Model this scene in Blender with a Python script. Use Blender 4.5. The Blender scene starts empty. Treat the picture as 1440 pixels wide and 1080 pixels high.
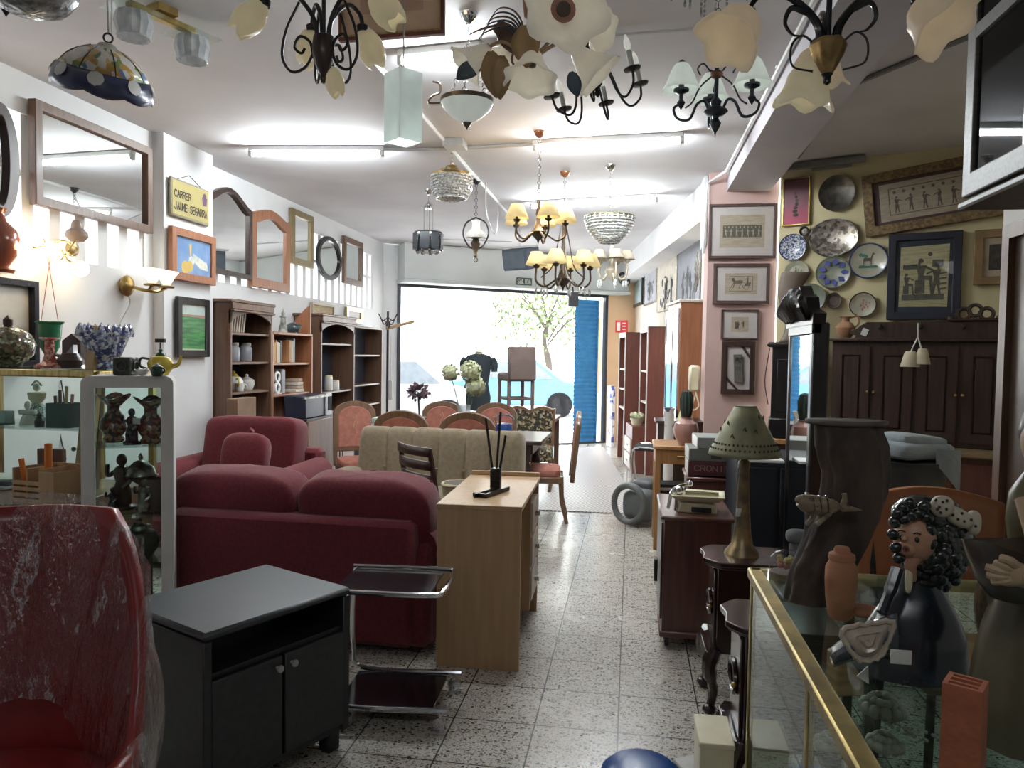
import bpy, bmesh, math, random
from math import sin, cos, pi, radians as R_
from mathutils import Vector, Matrix, Euler, noise as mnoise
C = bpy.context.scene.collection
V = Vector
random.seed(7)
# ------------------------------------------------------------- camera model (1440x1080)
HC, FPX, ROLL = 1.5, 1050.0, 0.0155
_dx, _dy = 888.0-720.0, 500.0-540.0
_ux = cos(ROLL)*_dx+sin(ROLL)*_dy
_uy = -sin(ROLL)*_dx+cos(ROLL)*_dy
YAW = math.atan2(_ux, FPX)
PIT = math.atan2(_uy, FPX)
FW = V((-sin(YAW)*cos(PIT), cos(YAW)*cos(PIT), sin(PIT)))
_r0 = V((cos(YAW), sin(YAW), 0))
_u0 = _r0.cross(FW)
RT = cos(ROLL)*_r0+sin(ROLL)*_u0
UP = -sin(ROLL)*_r0+cos(ROLL)*_u0
CAMP = V((0, 0, HC))
def ray(px, py):
    return FW+RT*((px-720)/FPX)-UP*((py-540)/FPX)
def at(px, py, x=None, y=None, z=None, pl=None):
    """Room point seen at a photo pixel on a given plane of the room."""
    d = ray(px, py)
    if pl is not None: t = (pl[0]-CAMP).dot(pl[1])/d.dot(pl[1])
    elif x is not None: t = x/d.x
    elif y is not None: t = y/d.y
    else: t = (z-HC)/d.z
    return CAMP+d*t
# ------------------------------------------------------------- materials
_M = {}
def _nt(name):
    m = bpy.data.materials.new(name); m.use_nodes = True
    nt = m.node_tree; b = nt.nodes['Principled BSDF']
    return m, nt, b
def nd(nt, t, **kw):
    n = nt.nodes.new('ShaderNode'+t)
    for k, v in kw.items():
        if k in n.inputs.keys() if isinstance(k, str) else False: n.inputs[k].default_value = v
        else: setattr(n, k, v)
    return n
def c4(c): return (c[0], c[1], c[2], 1.0)
def mixc(nt, fac, a, b):
    n = nt.nodes.new('ShaderNodeMix'); n.data_type = 'RGBA'
    for i, v in ((0, fac), (6, a), (7, b)):
        if hasattr(v, 'is_linked'): nt.links.new(v, n.inputs[i])
        else: n.inputs[i].default_value = v if i == 0 else c4(v)
    return n.outputs[2]
def ramp(nt, fac, stops):
    n = nt.nodes.new('ShaderNodeValToRGB'); e = n.color_ramp.elements
    while len(e) < len(stops): e.new(0.5)
    for i, (p, c) in enumerate(stops):
        e[i].position = p; e[i].color = c4(c)
    nt.links.new(fac, n.inputs[0]); return n.outputs[0]
def coords(nt, scale=(1, 1, 1), kind='Object'):
    t = nt.nodes.new('ShaderNodeTexCoord'); m = nt.nodes.new('ShaderNodeMapping')
    m.inputs['Scale'].default_value = scale
    nt.links.new(t.outputs[kind], m.inputs[0]); return m.outputs[0]
def bump(nt, b, h, s=0.2, d=0.01):
    n = nt.nodes.new('ShaderNodeBump'); n.inputs['Strength'].default_value = s; n.inputs['Distance'].default_value = d
    nt.links.new(h, n.inputs['Height']); nt.links.new(n.outputs[0], b.inputs['Normal'])
def noise(nt, vec, scale=5, detail=3, rough=.5):
    n = nt.nodes.new('ShaderNodeTexNoise'); n.inputs['Scale'].default_value = scale; n.inputs['Detail'].default_value = detail
    n.inputs['Roughness'].default_value = rough
    nt.links.new(vec, n.inputs['Vector']); return n.outputs[0]
def M(name, col=(.5, .5, .5), rough=.5, metal=0, col2=None, ns=8, stretch=(1, 1, 1), bmp=0, bs=40, lo=.4, hi=.6, coat=0, spec=.5, em=None, ems=0, tr=0, ior=1.45, alpha=1, sheen=0):
    """Cached procedural material: two colours mixed by noise, with optional bump."""
    if name in _M: return _M[name]
    m, nt, b = _nt(name)
    b.inputs['Roughness'].default_value = rough; b.inputs['Metallic'].default_value = metal
    b.inputs['Specular IOR Level'].default_value = spec
    v = coords(nt, stretch)
    c2 = col2 if col2 else tuple(x*.86 for x in col)
    nt.links.new(ramp(nt, noise(nt, v, ns, 4), ((lo, col), (hi, c2))), b.inputs['Base Color'])
    if bmp: bump(nt, b, noise(nt, v, bs, 3), bmp)
    if coat: b.inputs['Coat Weight'].default_value = coat; b.inputs['Coat Roughness'].default_value = .15
    if em: b.inputs['Emission Color'].default_value = c4(em); b.inputs['Emission Strength'].default_value = ems
    if tr: b.inputs['Transmission Weight'].default_value = tr; b.inputs['IOR'].default_value = ior
    if sheen: b.inputs['Sheen Weight'].default_value = sheen
    if alpha < 1: b.inputs['Alpha'].default_value = alpha
    _M[name] = m; return m
def wood(name, a, b2, rough=.4, axis=2, coat=.1, ns=3.0):
    st = [14, 14, 14]; st[axis] = 1.0
    return M(name, a, rough, 0, b2, ns, tuple(st), bmp=.05, bs=6, lo=.35, hi=.68, coat=coat)
def glassm(name, tint=(.9, .97, .95), amount=.86, rough=.02):
    """Thin pane: mostly see-through with a glossy reflection."""
    if name in _M: return _M[name]
    m, nt, b = _nt(name); nt.nodes.remove(b)
    t = nt.nodes.new('ShaderNodeBsdfTransparent'); t.inputs[0].default_value = c4(tint)
    g = nt.nodes.new('ShaderNodeBsdfGlossy'); g.inputs['Roughness'].default_value = rough
    f = nt.nodes.new('ShaderNodeLayerWeight'); pw = nt.nodes.new('ShaderNodeMath'); pw.operation = 'POWER'; pw.inputs[1].default_value = 5
    mp = nt.nodes.new('ShaderNodeMath'); mp.operation = 'MULTIPLY_ADD'; mp.inputs[1].default_value = amount*.8; mp.inputs[2].default_value = .025
    mx = nt.nodes.new('ShaderNodeMixShader')
    nt.links.new(f.outputs['Facing'], pw.inputs[0]); nt.links.new(pw.outputs[0], mp.inputs[0]); nt.links.new(mp.outputs[0], mx.inputs[0])
    nt.links.new(t.outputs[0], mx.inputs[1]); nt.links.new(g.outputs[0], mx.inputs[2])
    nt.links.new(mx.outputs[0], nt.nodes['Material Output'].inputs[0]); _M[name] = m; return m
def translucent(name, col, mixw=.5, rough=.4, em=0):
    """Frosted or fabric shade: diffuse + translucent."""
    if name in _M: return _M[name]
    m, nt, b = _nt(name)
    b.inputs['Roughness'].default_value = rough
    v = coords(nt); cc = ramp(nt, noise(nt, v, 12, 3), ((.3, col), (.75, tuple(x*.88 for x in col))))
    nt.links.new(cc, b.inputs['Base Color'])
    if em: nt.links.new(cc, b.inputs['Emission Color']); b.inputs['Emission Strength'].default_value = em  # em: self-glow put in for light behind the shade
    t = nt.nodes.new('ShaderNodeBsdfTranslucent'); nt.links.new(cc, t.inputs[0])
    mx = nt.nodes.new('ShaderNodeMixShader'); mx.inputs[0].default_value = mixw
    nt.links.new(b.outputs[0], mx.inputs[1]); nt.links.new(t.outputs[0], mx.inputs[2])
    nt.links.new(mx.outputs[0], nt.nodes['Material Output'].inputs[0]); _M[name] = m; return m
def emit(name, col, s):
    if name in _M: return _M[name]
    m, nt, b = _nt(name)
    b.inputs['Base Color'].default_value = c4(col); b.inputs['Emission Color'].default_value = c4(col); b.inputs['Emission Strength'].default_value = s
    _M[name] = m; return m
def spots(name, base, chips, scale=60, thr=.5, rough=.4, coat=.3, metal=0):
    """Patterned surface: voronoi cells picked at random between colours (glaze, mosaic, floral print)."""
    if name in _M: return _M[name]
    m, nt, b = _nt(name); b.inputs['Roughness'].default_value = rough; b.inputs['Coat Weight'].default_value = coat; b.inputs['Metallic'].default_value = metal
    v = nt.nodes.new('ShaderNodeTexVoronoi'); v.inputs['Scale'].default_value = scale
    cv = coords(nt); nt.links.new(cv, v.inputs['Vector'])
    s = nt.nodes.new('ShaderNodeSeparateColor'); nt.links.new(v.outputs['Color'], s.inputs[0])
    st = [(0, base)]+[(thr+(1-thr)*i/len(chips), c) for i, c in enumerate(chips)]
    n = ramp(nt, s.outputs[0], st); n.node.color_ramp.interpolation = 'CONSTANT'
    nt.links.new(n, b.inputs['Base Color']); _M[name] = m; return m
# ------------------------------------------------------------- mesh builder
class B:
    def __init__(s): s.bm = bmesh.new(); s.mi = 0; s.T = None
    def put(s, vs, fs, sm=True):
        T = s.T
        bv = [s.bm.verts.new(T @ V(v) if T else v) for v in vs]
        for f in fs:
            if len(set(f)) < 3: continue
            try:
                q = s.bm.faces.new([bv[i] for i in f]); q.smooth = sm; q.material_index = s.mi
            except ValueError: pass
        return bv
    def box(s, c, d, rz=0, bev=0, rx=0, ry=0):
        x, y, z = d[0]/2, d[1]/2, d[2]/2
        E = Euler((rx, ry, rz)).to_matrix(); c = V(c)
        b = min(bev, x*.9, y*.9, z*.9)
        if b <= 0:
            vs = [c+E @ V((i*x, j*y, k*z)) for i in (-1, 1) for j in (-1, 1) for k in (-1, 1)]
            s.put(vs, [(0, 1, 3, 2), (4, 6, 7, 5), (0, 4, 5, 1), (2, 3, 7, 6), (0, 2, 6, 4), (1, 5, 7, 3)]); return s
        # chamfered box: 24 corner points
        vs = []; ix = {}
        for i in (-1, 1):
            for j in (-1, 1):
                for k in (-1, 1):
                    for a in range(3):
                        p = [i*(x-b), j*(y-b), k*(z-b)]; p[a] = (i*x, j*y, k*z)[a]
                        ix[(i, j, k, a)] = len(vs); vs.append(c+E @ V(p))
        fs = []
        for a in range(3):
            o = [q for q in range(3) if q != a]
            for sg in (-1, 1):
                def key(u, w):
                    t = [0, 0, 0]; t[a] = sg; t[o[0]] = u; t[o[1]] = w; return ix[(*t, a)]
                fs.append([key(-1, -1), key(1, -1), key(1, 1), key(-1, 1)])
        for a, b2 in ((0, 1), (0, 2), (1, 2)):
            e = 3-a-b2
            for u in (-1, 1):
                for w in (-1, 1):
                    def k2(t, f):
                        q = [0, 0, 0]; q[a] = u; q[b2] = w; q[e] = t; return ix[(*q, f)]
                    fs.append([k2(-1, a), k2(1, a), k2(1, b2), k2(-1, b2)])
        for i in (-1, 1):
            for j in (-1, 1):
                for k in (-1, 1): fs.append([ix[(i, j, k, 0)], ix[(i, j, k, 1)], ix[(i, j, k, 2)]])
        s.put(vs, fs); return s
    def tube(s, pts, r, n=8, closed=False, cap=True):
        pts = [V(p) for p in pts]; m = len(pts)
        rs = r if isinstance(r, (list, tuple)) else [r]*m
        vs, fs = [], []; up = None
        for i in range(m):
            a = pts[(i-1) % m] if (closed or i > 0) else pts[i]
            b = pts[(i+1) % m] if (closed or i < m-1) else pts[i]
            t = (b-a); t = t.normalized() if t.length > 1e-9 else V((0, 0, 1))
            if up is None: up = t.orthogonal().normalized()
            else:
                up = up-t*up.dot(t); up = up.normalized() if up.length > 1e-6 else t.orthogonal().normalized()
            w = t.cross(up)
            for k in range(n):
                q = 2*pi*k/n; vs.append(pts[i]+(up*cos(q)+w*sin(q))*rs[i])
        L = m if closed else m-1
        for i in range(L):
            j = (i+1) % m
            for k in range(n):
                l = (k+1) % n; fs.append((i*n+k, i*n+l, j*n+l, j*n+k))
        if not closed and cap: fs.append(tuple(range(n-1, -1, -1))); fs.append(tuple((m-1)*n+k for k in range(n)))
        s.put(vs, fs); return s
    def cyl(s, a, b, r, r2=None, n=16): return s.tube([a, b], [r, r if r2 is None else r2], n)
    def lathe(s, pr, c=(0, 0, 0), n=24, ax=None, wob=None, arc=None, sx=1, sy=1):
        """Profile [(r,z)] about a vertical (or ax) axis; wob(angle, t) scales the radius."""
        c = V(c); Q = V((0, 0, 1)).rotation_difference(V(ax)).to_matrix() if ax is not None else Matrix.Identity(3)
        vs, fs = [], []; m = len(pr); full = arc is None; k2 = n if full else n+1
        for i, (r, z) in enumerate(pr):
            for k in range(k2):
                q = 2*pi*k/n if full else arc[0]+(arc[1]-arc[0])*k/n
                w = wob(q, i/(m-1)) if wob else 1
                dz = 0
                if isinstance(w, tuple): w, dz = w
                vs.append(c+Q @ V((r*w*cos(q)*sx, r*w*sin(q)*sy, z+dz)))
        for i in range(m-1):
            for k in range(n):
                l = (k+1) % k2
                fs.append((i*k2+k, i*k2+l, (i+1)*k2+l, (i+1)*k2+k))
        if full:
            if pr[0][0] > 1e-5: fs.append(tuple(range(n-1, -1, -1))) if s._cap else None
            if pr[-1][0] > 1e-5: fs.append(tuple((m-1)*n+k for k in range(n))) if s._cap else None
        s.put(vs, fs); return s
    _cap = True
    def open(s): s._cap = False; return s
    def sph(s, c, r, n=14, m=9, rot=None):
        r = r if isinstance(r, (list, tuple)) else (r, r, r); c = V(c); vs, fs = [], []
        E = Euler(rot).to_matrix() if rot else Matrix.Identity(3)
        for i in range(m+1):
            a = -pi/2+pi*i/m
            for k in range(n):
                q = 2*pi*k/n; vs.append(c+E @ V((r[0]*cos(a)*cos(q), r[1]*cos(a)*sin(q), r[2]*sin(a))))
        for i in range(m):
            for k in range(n):
                l = (k+1) % n; fs.append((i*n+k, i*n+l, (i+1)*n+l, (i+1)*n+k))
        bv = s.put(vs, fs); bmesh.ops.remove_doubles(s.bm, verts=bv, dist=1e-6); return s
    def tor(s, c, Rr, r, ax=(0, 0, 1), n=18, k=6, sx=1):
        Q = V((0, 0, 1)).rotation_difference(V(ax)).to_matrix(); c = V(c)
        return s.tube([c+Q @ V((Rr*cos(2*pi*i/n)*sx, Rr*sin(2*pi*i/n), 0)) for i in range(n)], r, k, True)
    def prism(s, p2, d, plane='xz', o=(0, 0, 0)):
        """2-D outline extruded by d along the plane's normal."""
        o = V(o); m = len(p2)
        def q(a, b, t): return o+{'xz': V((a, t, b)), 'xy': V((a, b, t)), 'yz': V((t, a, b))}[plane]
        vs = [q(a, b, 0) for a, b in p2]+[q(a, b, d) for a, b in p2]
        fs = [tuple(range(m)), tuple(range(2*m-1, m-1, -1))]+[(i, i+m, (i+1) % m+m, (i+1) % m) for i in range(m)]
        s.put(vs, fs); return s
    def ring(s, outer, inner, d, plane='xz', o=(0, 0, 0)):
        """Frame between two outlines with the same number of points, extruded."""
        o = V(o); m = len(outer)
        def q(a, b, t): return o+{'xz': V((a, t, b)), 'xy': V((a, b, t)), 'yz': V((t, a, b))}[plane]
        vs = [q(*p, 0) for p in outer]+[q(*p, 0) for p in inner]+[q(*p, d) for p in outer]+[q(*p, d) for p in inner]
        fs = []
        for i in range(m):
            j = (i+1) % m
            fs += [(i, j, m+j, m+i), (2*m+i, 3*m+i, 3*m+j, 2*m+j), (i, 2*m+i, 2*m+j, j), (m+i, m+j, 3*m+j, 3*m+i)]
        s.put(vs, fs); return s
    def surf(s, f, nu, nv, cu=False, cv=False):
        vs = [V(f(i/nu, j/nv)) for i in range(nu+(not cu)) for j in range(nv+(not cv))]
        kv = nv+(not cv); ku = nu+(not cu)
        s.put(vs, [(i*kv+j, ((i+1) % ku)*kv+j, ((i+1) % ku)*kv+(j+1) % kv, i*kv+(j+1) % kv) for i in range(nu) for j in range(nv)]); return s
    def obj(s, name, mat, par=None, ang=38, sol=0, sub=0, bev=0):
        bmesh.ops.recalc_face_normals(s.bm, faces=s.bm.faces)
        me = bpy.data.meshes.new(name); s.bm.to_mesh(me); s.bm.free()
        for m in (mat if isinstance(mat, (list, tuple)) else [mat]): me.materials.append(m)
        try: me.set_sharp_from_angle(angle=R_(ang))
        except Exception: pass
        o = bpy.data.objects.new(name, me); C.objects.link(o)
        if par is not None: o.parent = par
        if sub: q = o.modifiers.new('s', 'SUBSURF'); q.levels = sub; q.render_levels = sub
        if sol: q = o.modifiers.new('t', 'SOLIDIFY'); q.thickness = sol; q.offset = 0
        if bev: q = o.modifiers.new('b', 'BEVEL'); q.width = bev; q.segments = 2; q.limit_method = 'ANGLE'
        return o
def tag(o, label, cat, group=None):
    o['label'] = label; o['category'] = cat
    if group: o['group'] = group
    return o
def thing(name, label, cat, loc=(0, 0, 0), rz=0, group=None, rx=0, ry=0, s=1):
    o = bpy.data.objects.new(name, None); C.objects.link(o); o.empty_display_size = .05
    o.location = loc; o.rotation_euler = (rx, ry, rz); o.scale = (s, s, s)
    return tag(o, label, cat, group)
def one(b, name, mat, label, cat, loc=(0, 0, 0), rz=0, group=None, **kw):
    o = b.obj(name, mat, None, **kw); o.location = loc; o.rotation_euler = (0, 0, rz); return tag(o, label, cat, group)
def struct(b, name, mat, par=None, **kw):
    o = b.obj(name, mat, par, **kw)
    if par is None: o['kind'] = 'structure'
    return o
def copy_thing(o, loc, rz=0, label=None, group=None, s=None):
    c = o.copy(); C.objects.link(c); c.location = loc; c.rotation_euler = (o.rotation_euler.x, o.rotation_euler.y, rz)
    if label: c['label'] = label
    if group: c['group'] = group
    if s: c.scale = (s, s, s)
    def kids(a, b):
        for ch in [q for q in C.objects if q.parent == a]:
            d = ch.copy(); C.objects.link(d); d.parent = b; kids(ch, d)
    kids(o, c); return c
def arc(c, r, a0, a1, n=10, plane='xz'):
    out = []
    for i in range(n+1):
        q = a0+(a1-a0)*i/n; u, w = r*cos(q), r*sin(q)
        out.append(V(c)+{'xz': V((u, 0, w)), 'xy': V((u, w, 0)), 'yz': V((0, u, w))}[plane])
    return out
def bez(p, n=12):
    """Smooth curve through points (Catmull-Rom)."""
    p = [V(q) for q in p]; q = [p[0]*2-p[1]]+p+[p[-1]*2-p[-2]]; out = []
    for i in range(1, len(q)-2):
        for k in range(n):
            t = k/n; a, b, c, d = q[i-1], q[i], q[i+1], q[i+2]
            out.append(.5*((2*b)+(c-a)*t+(2*a-5*b+4*c-d)*t*t+(3*b-a-3*c+d)*t*t*t))
    out.append(p[-1]); return out
def rotz(v, a): return V((v[0]*cos(a)-v[1]*sin(a), v[0]*sin(a)+v[1]*cos(a), v[2]))
def chain(b, p0, p1, r=.012, w=.0025):
    p0, p1 = V(p0), V(p1); L = (p1-p0).length; n = max(2, int(L/(r*2.3))); d = (p1-p0)/n
    for i in range(n):
        b.tor(p0+d*(i+.5), r, w, ax=(1, 0, 0) if i % 2 else (0, 1, 0), n=8, k=4, sx=1)
    return b
# letters drawn as strokes
GL = {'A': [[(0, 0), (.5, 1), (1, 0)], [(.2, .4), (.8, .4)]], 'C': [[(1, .85), (.7, 1), (.3, 1), (0, .75), (0, .25), (.3, 0), (.7, 0), (1, .15)]],
 'R': [[(0, 0), (0, 1), (.7, 1), (1, .8), (.7, .52), (0, .52)], [(.5, .52), (1, 0)]], 'E': [[(1, 1), (0, 1), (0, 0), (1, 0)], [(0, .5), (.8, .5)]],
 'J': [[(.8, 1), (.8, .2), (.5, 0), (.2, 0), (0, .2)]], 'U': [[(0, 1), (0, .2), (.3, 0), (.7, 0), (1, .2), (1, 1)]], 'M': [[(0, 0), (0, 1), (.5, .4), (1, 1), (1, 0)]],
 'S': [[(1, .85), (.7, 1), (.3, 1), (0, .78), (.2, .55), (.8, .45), (1, .22), (.7, 0), (.3, 0), (0, .15)]], 'G': [[(1, .85), (.7, 1), (.3, 1), (0, .75), (0, .25), (.3, 0), (1, 0), (1, .45), (.6, .45)]],
 'L': [[(0, 1), (0, 0), (1, 0)]], 'I': [[(.5, 0), (.5, 1)]], 'D': [[(0, 0), (0, 1), (.6, 1), (1, .7), (1, .3), (.6, 0), (0, 0)]], 'O': [[(.3, 0), (0, .3), (0, .7), (.3, 1), (.7, 1), (1, .7), (1, .3), (.7, 0), (.3, 0)]],
 'N': [[(0, 0), (0, 1), (1, 0), (1, 1)]], 'T': [[(0, 1), (1, 1)], [(.5, 0), (.5, 1)]], '8': [[(.3, .5), (0, .75), (.3, 1), (.7, 1), (1, .75), (.7, .5), (.3, .5), (0, .25), (.3, 0), (.7, 0), (1, .25), (.7, .5)]]}
def text(b, s, x, z, h, w=None, gap=.3, t=None, y=0):
    """Flat stroked lettering in the local x-z plane."""
    w = w or h*.6; t = t or h*.13
    for ch in s:
        for st in GL.get(ch, []):
            for (a0, b0), (a1, b1) in zip(st, st[1:]):
                p, q = V((x+a0*w, y, z+b0*h)), V((x+a1*w, y, z+b1*h)); d = (q-p)
                if d.length < 1e-6: continue
                d.normalize(); nn = V((-d.z, 0, d.x))*t/2; e = d*t/2
                b.put([p-e+nn, p-e-nn, q+e-nn, q+e+nn], [(0, 1, 2, 3)])
        x += w*(1+gap)
    return x
def disc(b, x, z, r, y=0, n=12, rz=None):
    b.put([(x+r*cos(2*pi*i/n), y, z+(rz or r)*sin(2*pi*i/n)) for i in range(n)], [tuple(range(n))])
def pol(b, pts, y=0): b.put([(p[0], y, p[1]) for p in pts], [tuple(range(len(pts)))])
# ------------------------------------------------------------- palette
LACQ = 'n'
W_DARK = wood('dark_walnut_wood', (.055, .03, .022), (.03, .016, .013), .35)
W_BRN = wood('brown_oak_wood', (.16, .085, .05), (.10, .052, .032), .45)
W_RED = wood('red_mahogany_wood', (.13, .045, .03), (.075, .026, .02), .35, coat=.3)
W_ORG = wood('orange_pine_wood', (.36, .15, .07), (.27, .10, .045), .4)
W_LITE = wood('light_beech_wood', (.50, .33, .18), (.43, .27, .14), .42)
W_OAK = wood('honey_oak_wood', (.42, .22, .085), (.33, .16, .06), .4)
W_BLK = wood('ebonised_wood', (.016, .014, .014), (.008, .007, .008), .3)
BRASS = M('aged_brass', (.55, .40, .16), .32, 1, (.38, .27, .10), 14)
GOLDF = M('brushed_gold_metal', (.62, .50, .24), .3, 1, (.44, .33, .14), 9, (6, 6, .6))
CHROME = M('polished_chrome', (.75, .76, .78), .12, 1, (.65, .66, .68), 6)
SILVER = M('tarnished_silver', (.42, .40, .37), .3, 1, (.14, .13, .12), 26)
IRON = M('wrought_iron', (.035, .033, .04), .45, .6, (.055, .05, .05), 20)
BLUEMET = M('blue_grey_metal', (.07, .085, .10), .35, .7, (.05, .06, .075), 20)
BLACKP = M('black_laminate', (.022, .024, .027), .42, 0, (.016, .017, .019), 30)
WHITEP = M('white_enamel', (.74, .74, .72), .35, 0, (.68, .68, .67), 5)
CREAM = M('cream_enamel', (.74, .69, .50), .3, 0, (.68, .62, .42), 9)
TERRA = M('terracotta', (.42, .19, .10), .75, 0, (.34, .145, .075), 12, bmp=.2)
MIRROR = M('mirror_glass', (.86, .89, .88), .02, 1, (.84, .87, .86), 3)
GLASS = glassm('clear_pane_glass')
GLASSG = glassm('green_shelf_glass', (.86, .94, .915), .9)
REDF = M('red_woven_fabric', (.165, .016, .026), .9, 0, (.125, .012, .02), 60, bmp=.25, bs=220, sheen=.2)
DARKF = M('charcoal_fabric', (.018, .018, .022), .9, 0, (.026, .026, .03), 50, bmp=.2, bs=150)
PAPER = M('cream_paper', (.72, .66, .52), .8, 0, (.66, .59, .44), 14)
PAPYR = M('papyrus_sheet', (.56, .45, .29), .85, 0, (.44, .34, .20), 10, (1, 1, 9), bmp=.1)
MATW = M('grey_white_mount', (.50, .46, .45), .8, 0, (.46, .42, .41), 4)
INK = M('dark_ink', (.035, .03, .028), .7, 0, (.07, .055, .045), 30)
WALLW = M('white_wall_paint', (.80, .80, .80), .75, 0, (.74, .745, .755), 1.6, bmp=.06, bs=60)
# ------------------------------------------------------------- floor, terrazzo tiles
def floor_mat():
    m, nt, b = _nt('terrazzo_tiles')
    g = nt.nodes.new('ShaderNodeNewGeometry'); p = g.outputs['Position']
    def chips(sc, thr, seed):
        mp = nt.nodes.new('ShaderNodeMapping'); mp.inputs['Location'].default_value = (seed, seed*2, 0); mp.inputs['Scale'].default_value = (sc, sc*1.25, 1)
        ns = nt.nodes.new('ShaderNodeTexNoise'); ns.inputs['Scale'].default_value = 30
        ad = nt.nodes.new('ShaderNodeMix'); ad.data_type = 'VECTOR'; ad.inputs[0].default_value = .018
        nt.links.new(p, ns.inputs['Vector']); nt.links.new(p, ad.inputs[4]); nt.links.new(ns.outputs['Color'], ad.inputs[5]); nt.links.new(ad.outputs[1], mp.inputs[0])
        v = nt.nodes.new('ShaderNodeTexVoronoi'); v.inputs['Scale'].default_value = 1; v.inputs['Randomness'].default_value = 1
        nt.links.new(mp.outputs[0], v.inputs['Vector'])
        s = nt.nodes.new('ShaderNodeSeparateColor'); nt.links.new(v.outputs['Color'], s.inputs[0])
        r = nt.nodes.new('ShaderNodeMath'); r.operation = 'MULTIPLY'; r.inputs[1].default_value = thr; nt.links.new(s.outputs[0], r.inputs[0])
        l = nt.nodes.new('ShaderNodeMath'); l.operation = 'LESS_THAN'; nt.links.new(v.outputs['Distance'], l.inputs[0]); nt.links.new(r.outputs[0], l.inputs[1])
        return l.outputs[0], s.outputs[1]
    base = ramp(nt, noise(nt, p, 90, 4), ((.35, (.60, .57, .51)), (.65, (.46, .43, .38))))
    l1, c1 = chips(62, .5, 0); l2, c2 = chips(120, .55, 5)
    col = mixc(nt, l2, base, (.20, .175, .15))
    dark = ramp(nt, c1, ((.15, (.04, .037, .035)), (.6, (.15, .13, .115)), (.9, (.32, .27, .22))))
    col = mixc(nt, l1, col, dark)
    sx = nt.nodes.new('ShaderNodeSeparateXYZ'); nt.links.new(p, sx.inputs[0])
    lines = []
    for i, off in ((0, .0245), (1, .055)):
        a = nt.nodes.new('ShaderNodeMath'); a.operation = 'ADD'; a.inputs[1].default_value = off+33*.333; nt.links.new(sx.outputs[i], a.inputs[0])
        q = nt.nodes.new('ShaderNodeMath'); q.operation = 'MODULO'; q.inputs[1].default_value = .333; nt.links.new(a.outputs[0], q.inputs[0])
        l = nt.nodes.new('ShaderNodeMath'); l.operation = 'LESS_THAN'; l.inputs[1].default_value = .006; nt.links.new(q.outputs[0], l.inputs[0]); lines.append(l.outputs[0])
    mx = nt.nodes.new('ShaderNodeMath'); mx.operation = 'MAXIMUM'; nt.links.new(lines[0], mx.inputs[0]); nt.links.new(lines[1], mx.inputs[1])
    col = mixc(nt, mx.outputs[0], col, (.055, .05, .045))
    nt.links.new(col, b.inputs['Base Color'])
    rr = nt.nodes.new('ShaderNodeMapRange'); rr.inputs[3].default_value = .16; rr.inputs[4].default_value = .34
    nt.links.new(noise(nt, p, 2.2, 3), rr.inputs[0]); nt.links.new(rr.outputs[0], b.inputs['Roughness'])
    iv = nt.nodes.new('ShaderNodeMath'); iv.operation = 'SUBTRACT'; iv.inputs[0].default_value = 1; nt.links.new(mx.outputs[0], iv.inputs[1])
    bump(nt, b, iv.outputs[0], .3, .004)
    return m
H = 3.1
FA, FB = V((-3.72, 10.62, 0)), V((.05, 13.2, 0))         # shop front line
FD = (FB-FA).normalized(); FN = V((FD.y, -FD.x, 0))       # along it, and its normal into the room
WA, WB = V((.95, 6.75, 0)), V((.03, 13.3, 0))             # slanted right wall
AA = V((1.15, 6.64, 0)); AD = V((cos(R_(-24)), sin(R_(-24)), 0)); AB = AA+AD*2.6; AN = V((AD.y, -AD.x, 0))
ROOM = [(-3.7, -1.6), (3.5, -1.6), (3.5, 5.6), (AA.x, AA.y+.05), (.95, 6.75), (.05, 13.2), (-3.7, 10.63)]
b = B(); b.prism(ROOM, -.08, 'xy'); struct(b, 'floor', floor_mat())
CEIL = M('ceiling_plaster', (.70, .685, .70), .8, 0, (.62, .60, .62), 1.1, bmp=.12, bs=14)
b = B(); b.prism(ROOM, .1, 'xy', (0, 0, H)); struct(b, 'ceiling', CEIL)
def wall_x(name, x, th, y0, y1, mat, openings=()):
    b = B(); ys = y0
    for (a, c, zb, zt) in openings:
        b.box((x+th/2, (ys+a)/2, H/2), (abs(th), a-ys, H)); b.box((x+th/2, (a+c)/2, zb/2), (abs(th), c-a, zb)); b.box((x+th/2, (a+c)/2, (zt+H)/2), (abs(th), c-a, H-zt)); ys = c
    b.box((x+th/2, (ys+y1)/2, H/2), (abs(th), y1-ys, H)); return struct(b, name, mat)
wall_x('wall_left', -3.55, -.2, -1.6, 5.12, WALLW, [(2.9, 5.02, 2.05, 2.86)])
wall_x('wall_left_far', -3.65, -.2, 5.78, 10.64, WALLW, [(5.95, 10.2, 2.1, 2.86)])
b = B(); b.box((-3.62, 5.45, H/2), (.32, .66, H)); struct(b, 'trim_1', WALLW)
FROST = translucent('rippled_window_glass', (.95, .95, .95), .8)
def clerestory(name, x, y0, y1, zb, zt, pitch):
    b = B(); n = int((y1-y0)/pitch)
    for i in range(n+1): b.box((x-.06, y0+(y1-y0)*i/n, (zb+zt)/2), (.1, pitch*.42, zt-zb))
    b.box((x-.06, (y0+y1)/2, (zb+zt)/2+.06), (.09, y1-y0, .035))
    w = struct(b, name, WALLW)
    p = B(); p.box((x-.14, (y0+y1)/2, (zb+zt)/2), (.012, y1-y0, zt-zb)); p.obj('pane', FROST, w)
clerestory('window_1', -3.55, 2.9, 5.02, 2.05, 2.86, .21)
clerestory('window_2', -3.65, 5.95, 10.2, 2.1, 2.86, .2)
b = B(); b.box((0, -1.66, H/2), (7.4, .12, H)); struct(b, 'wall_back', M('dark_grey_back_wall', (.22, .21, .2), .8))  # unseen wall, dark grey so it throws less light forward
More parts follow.
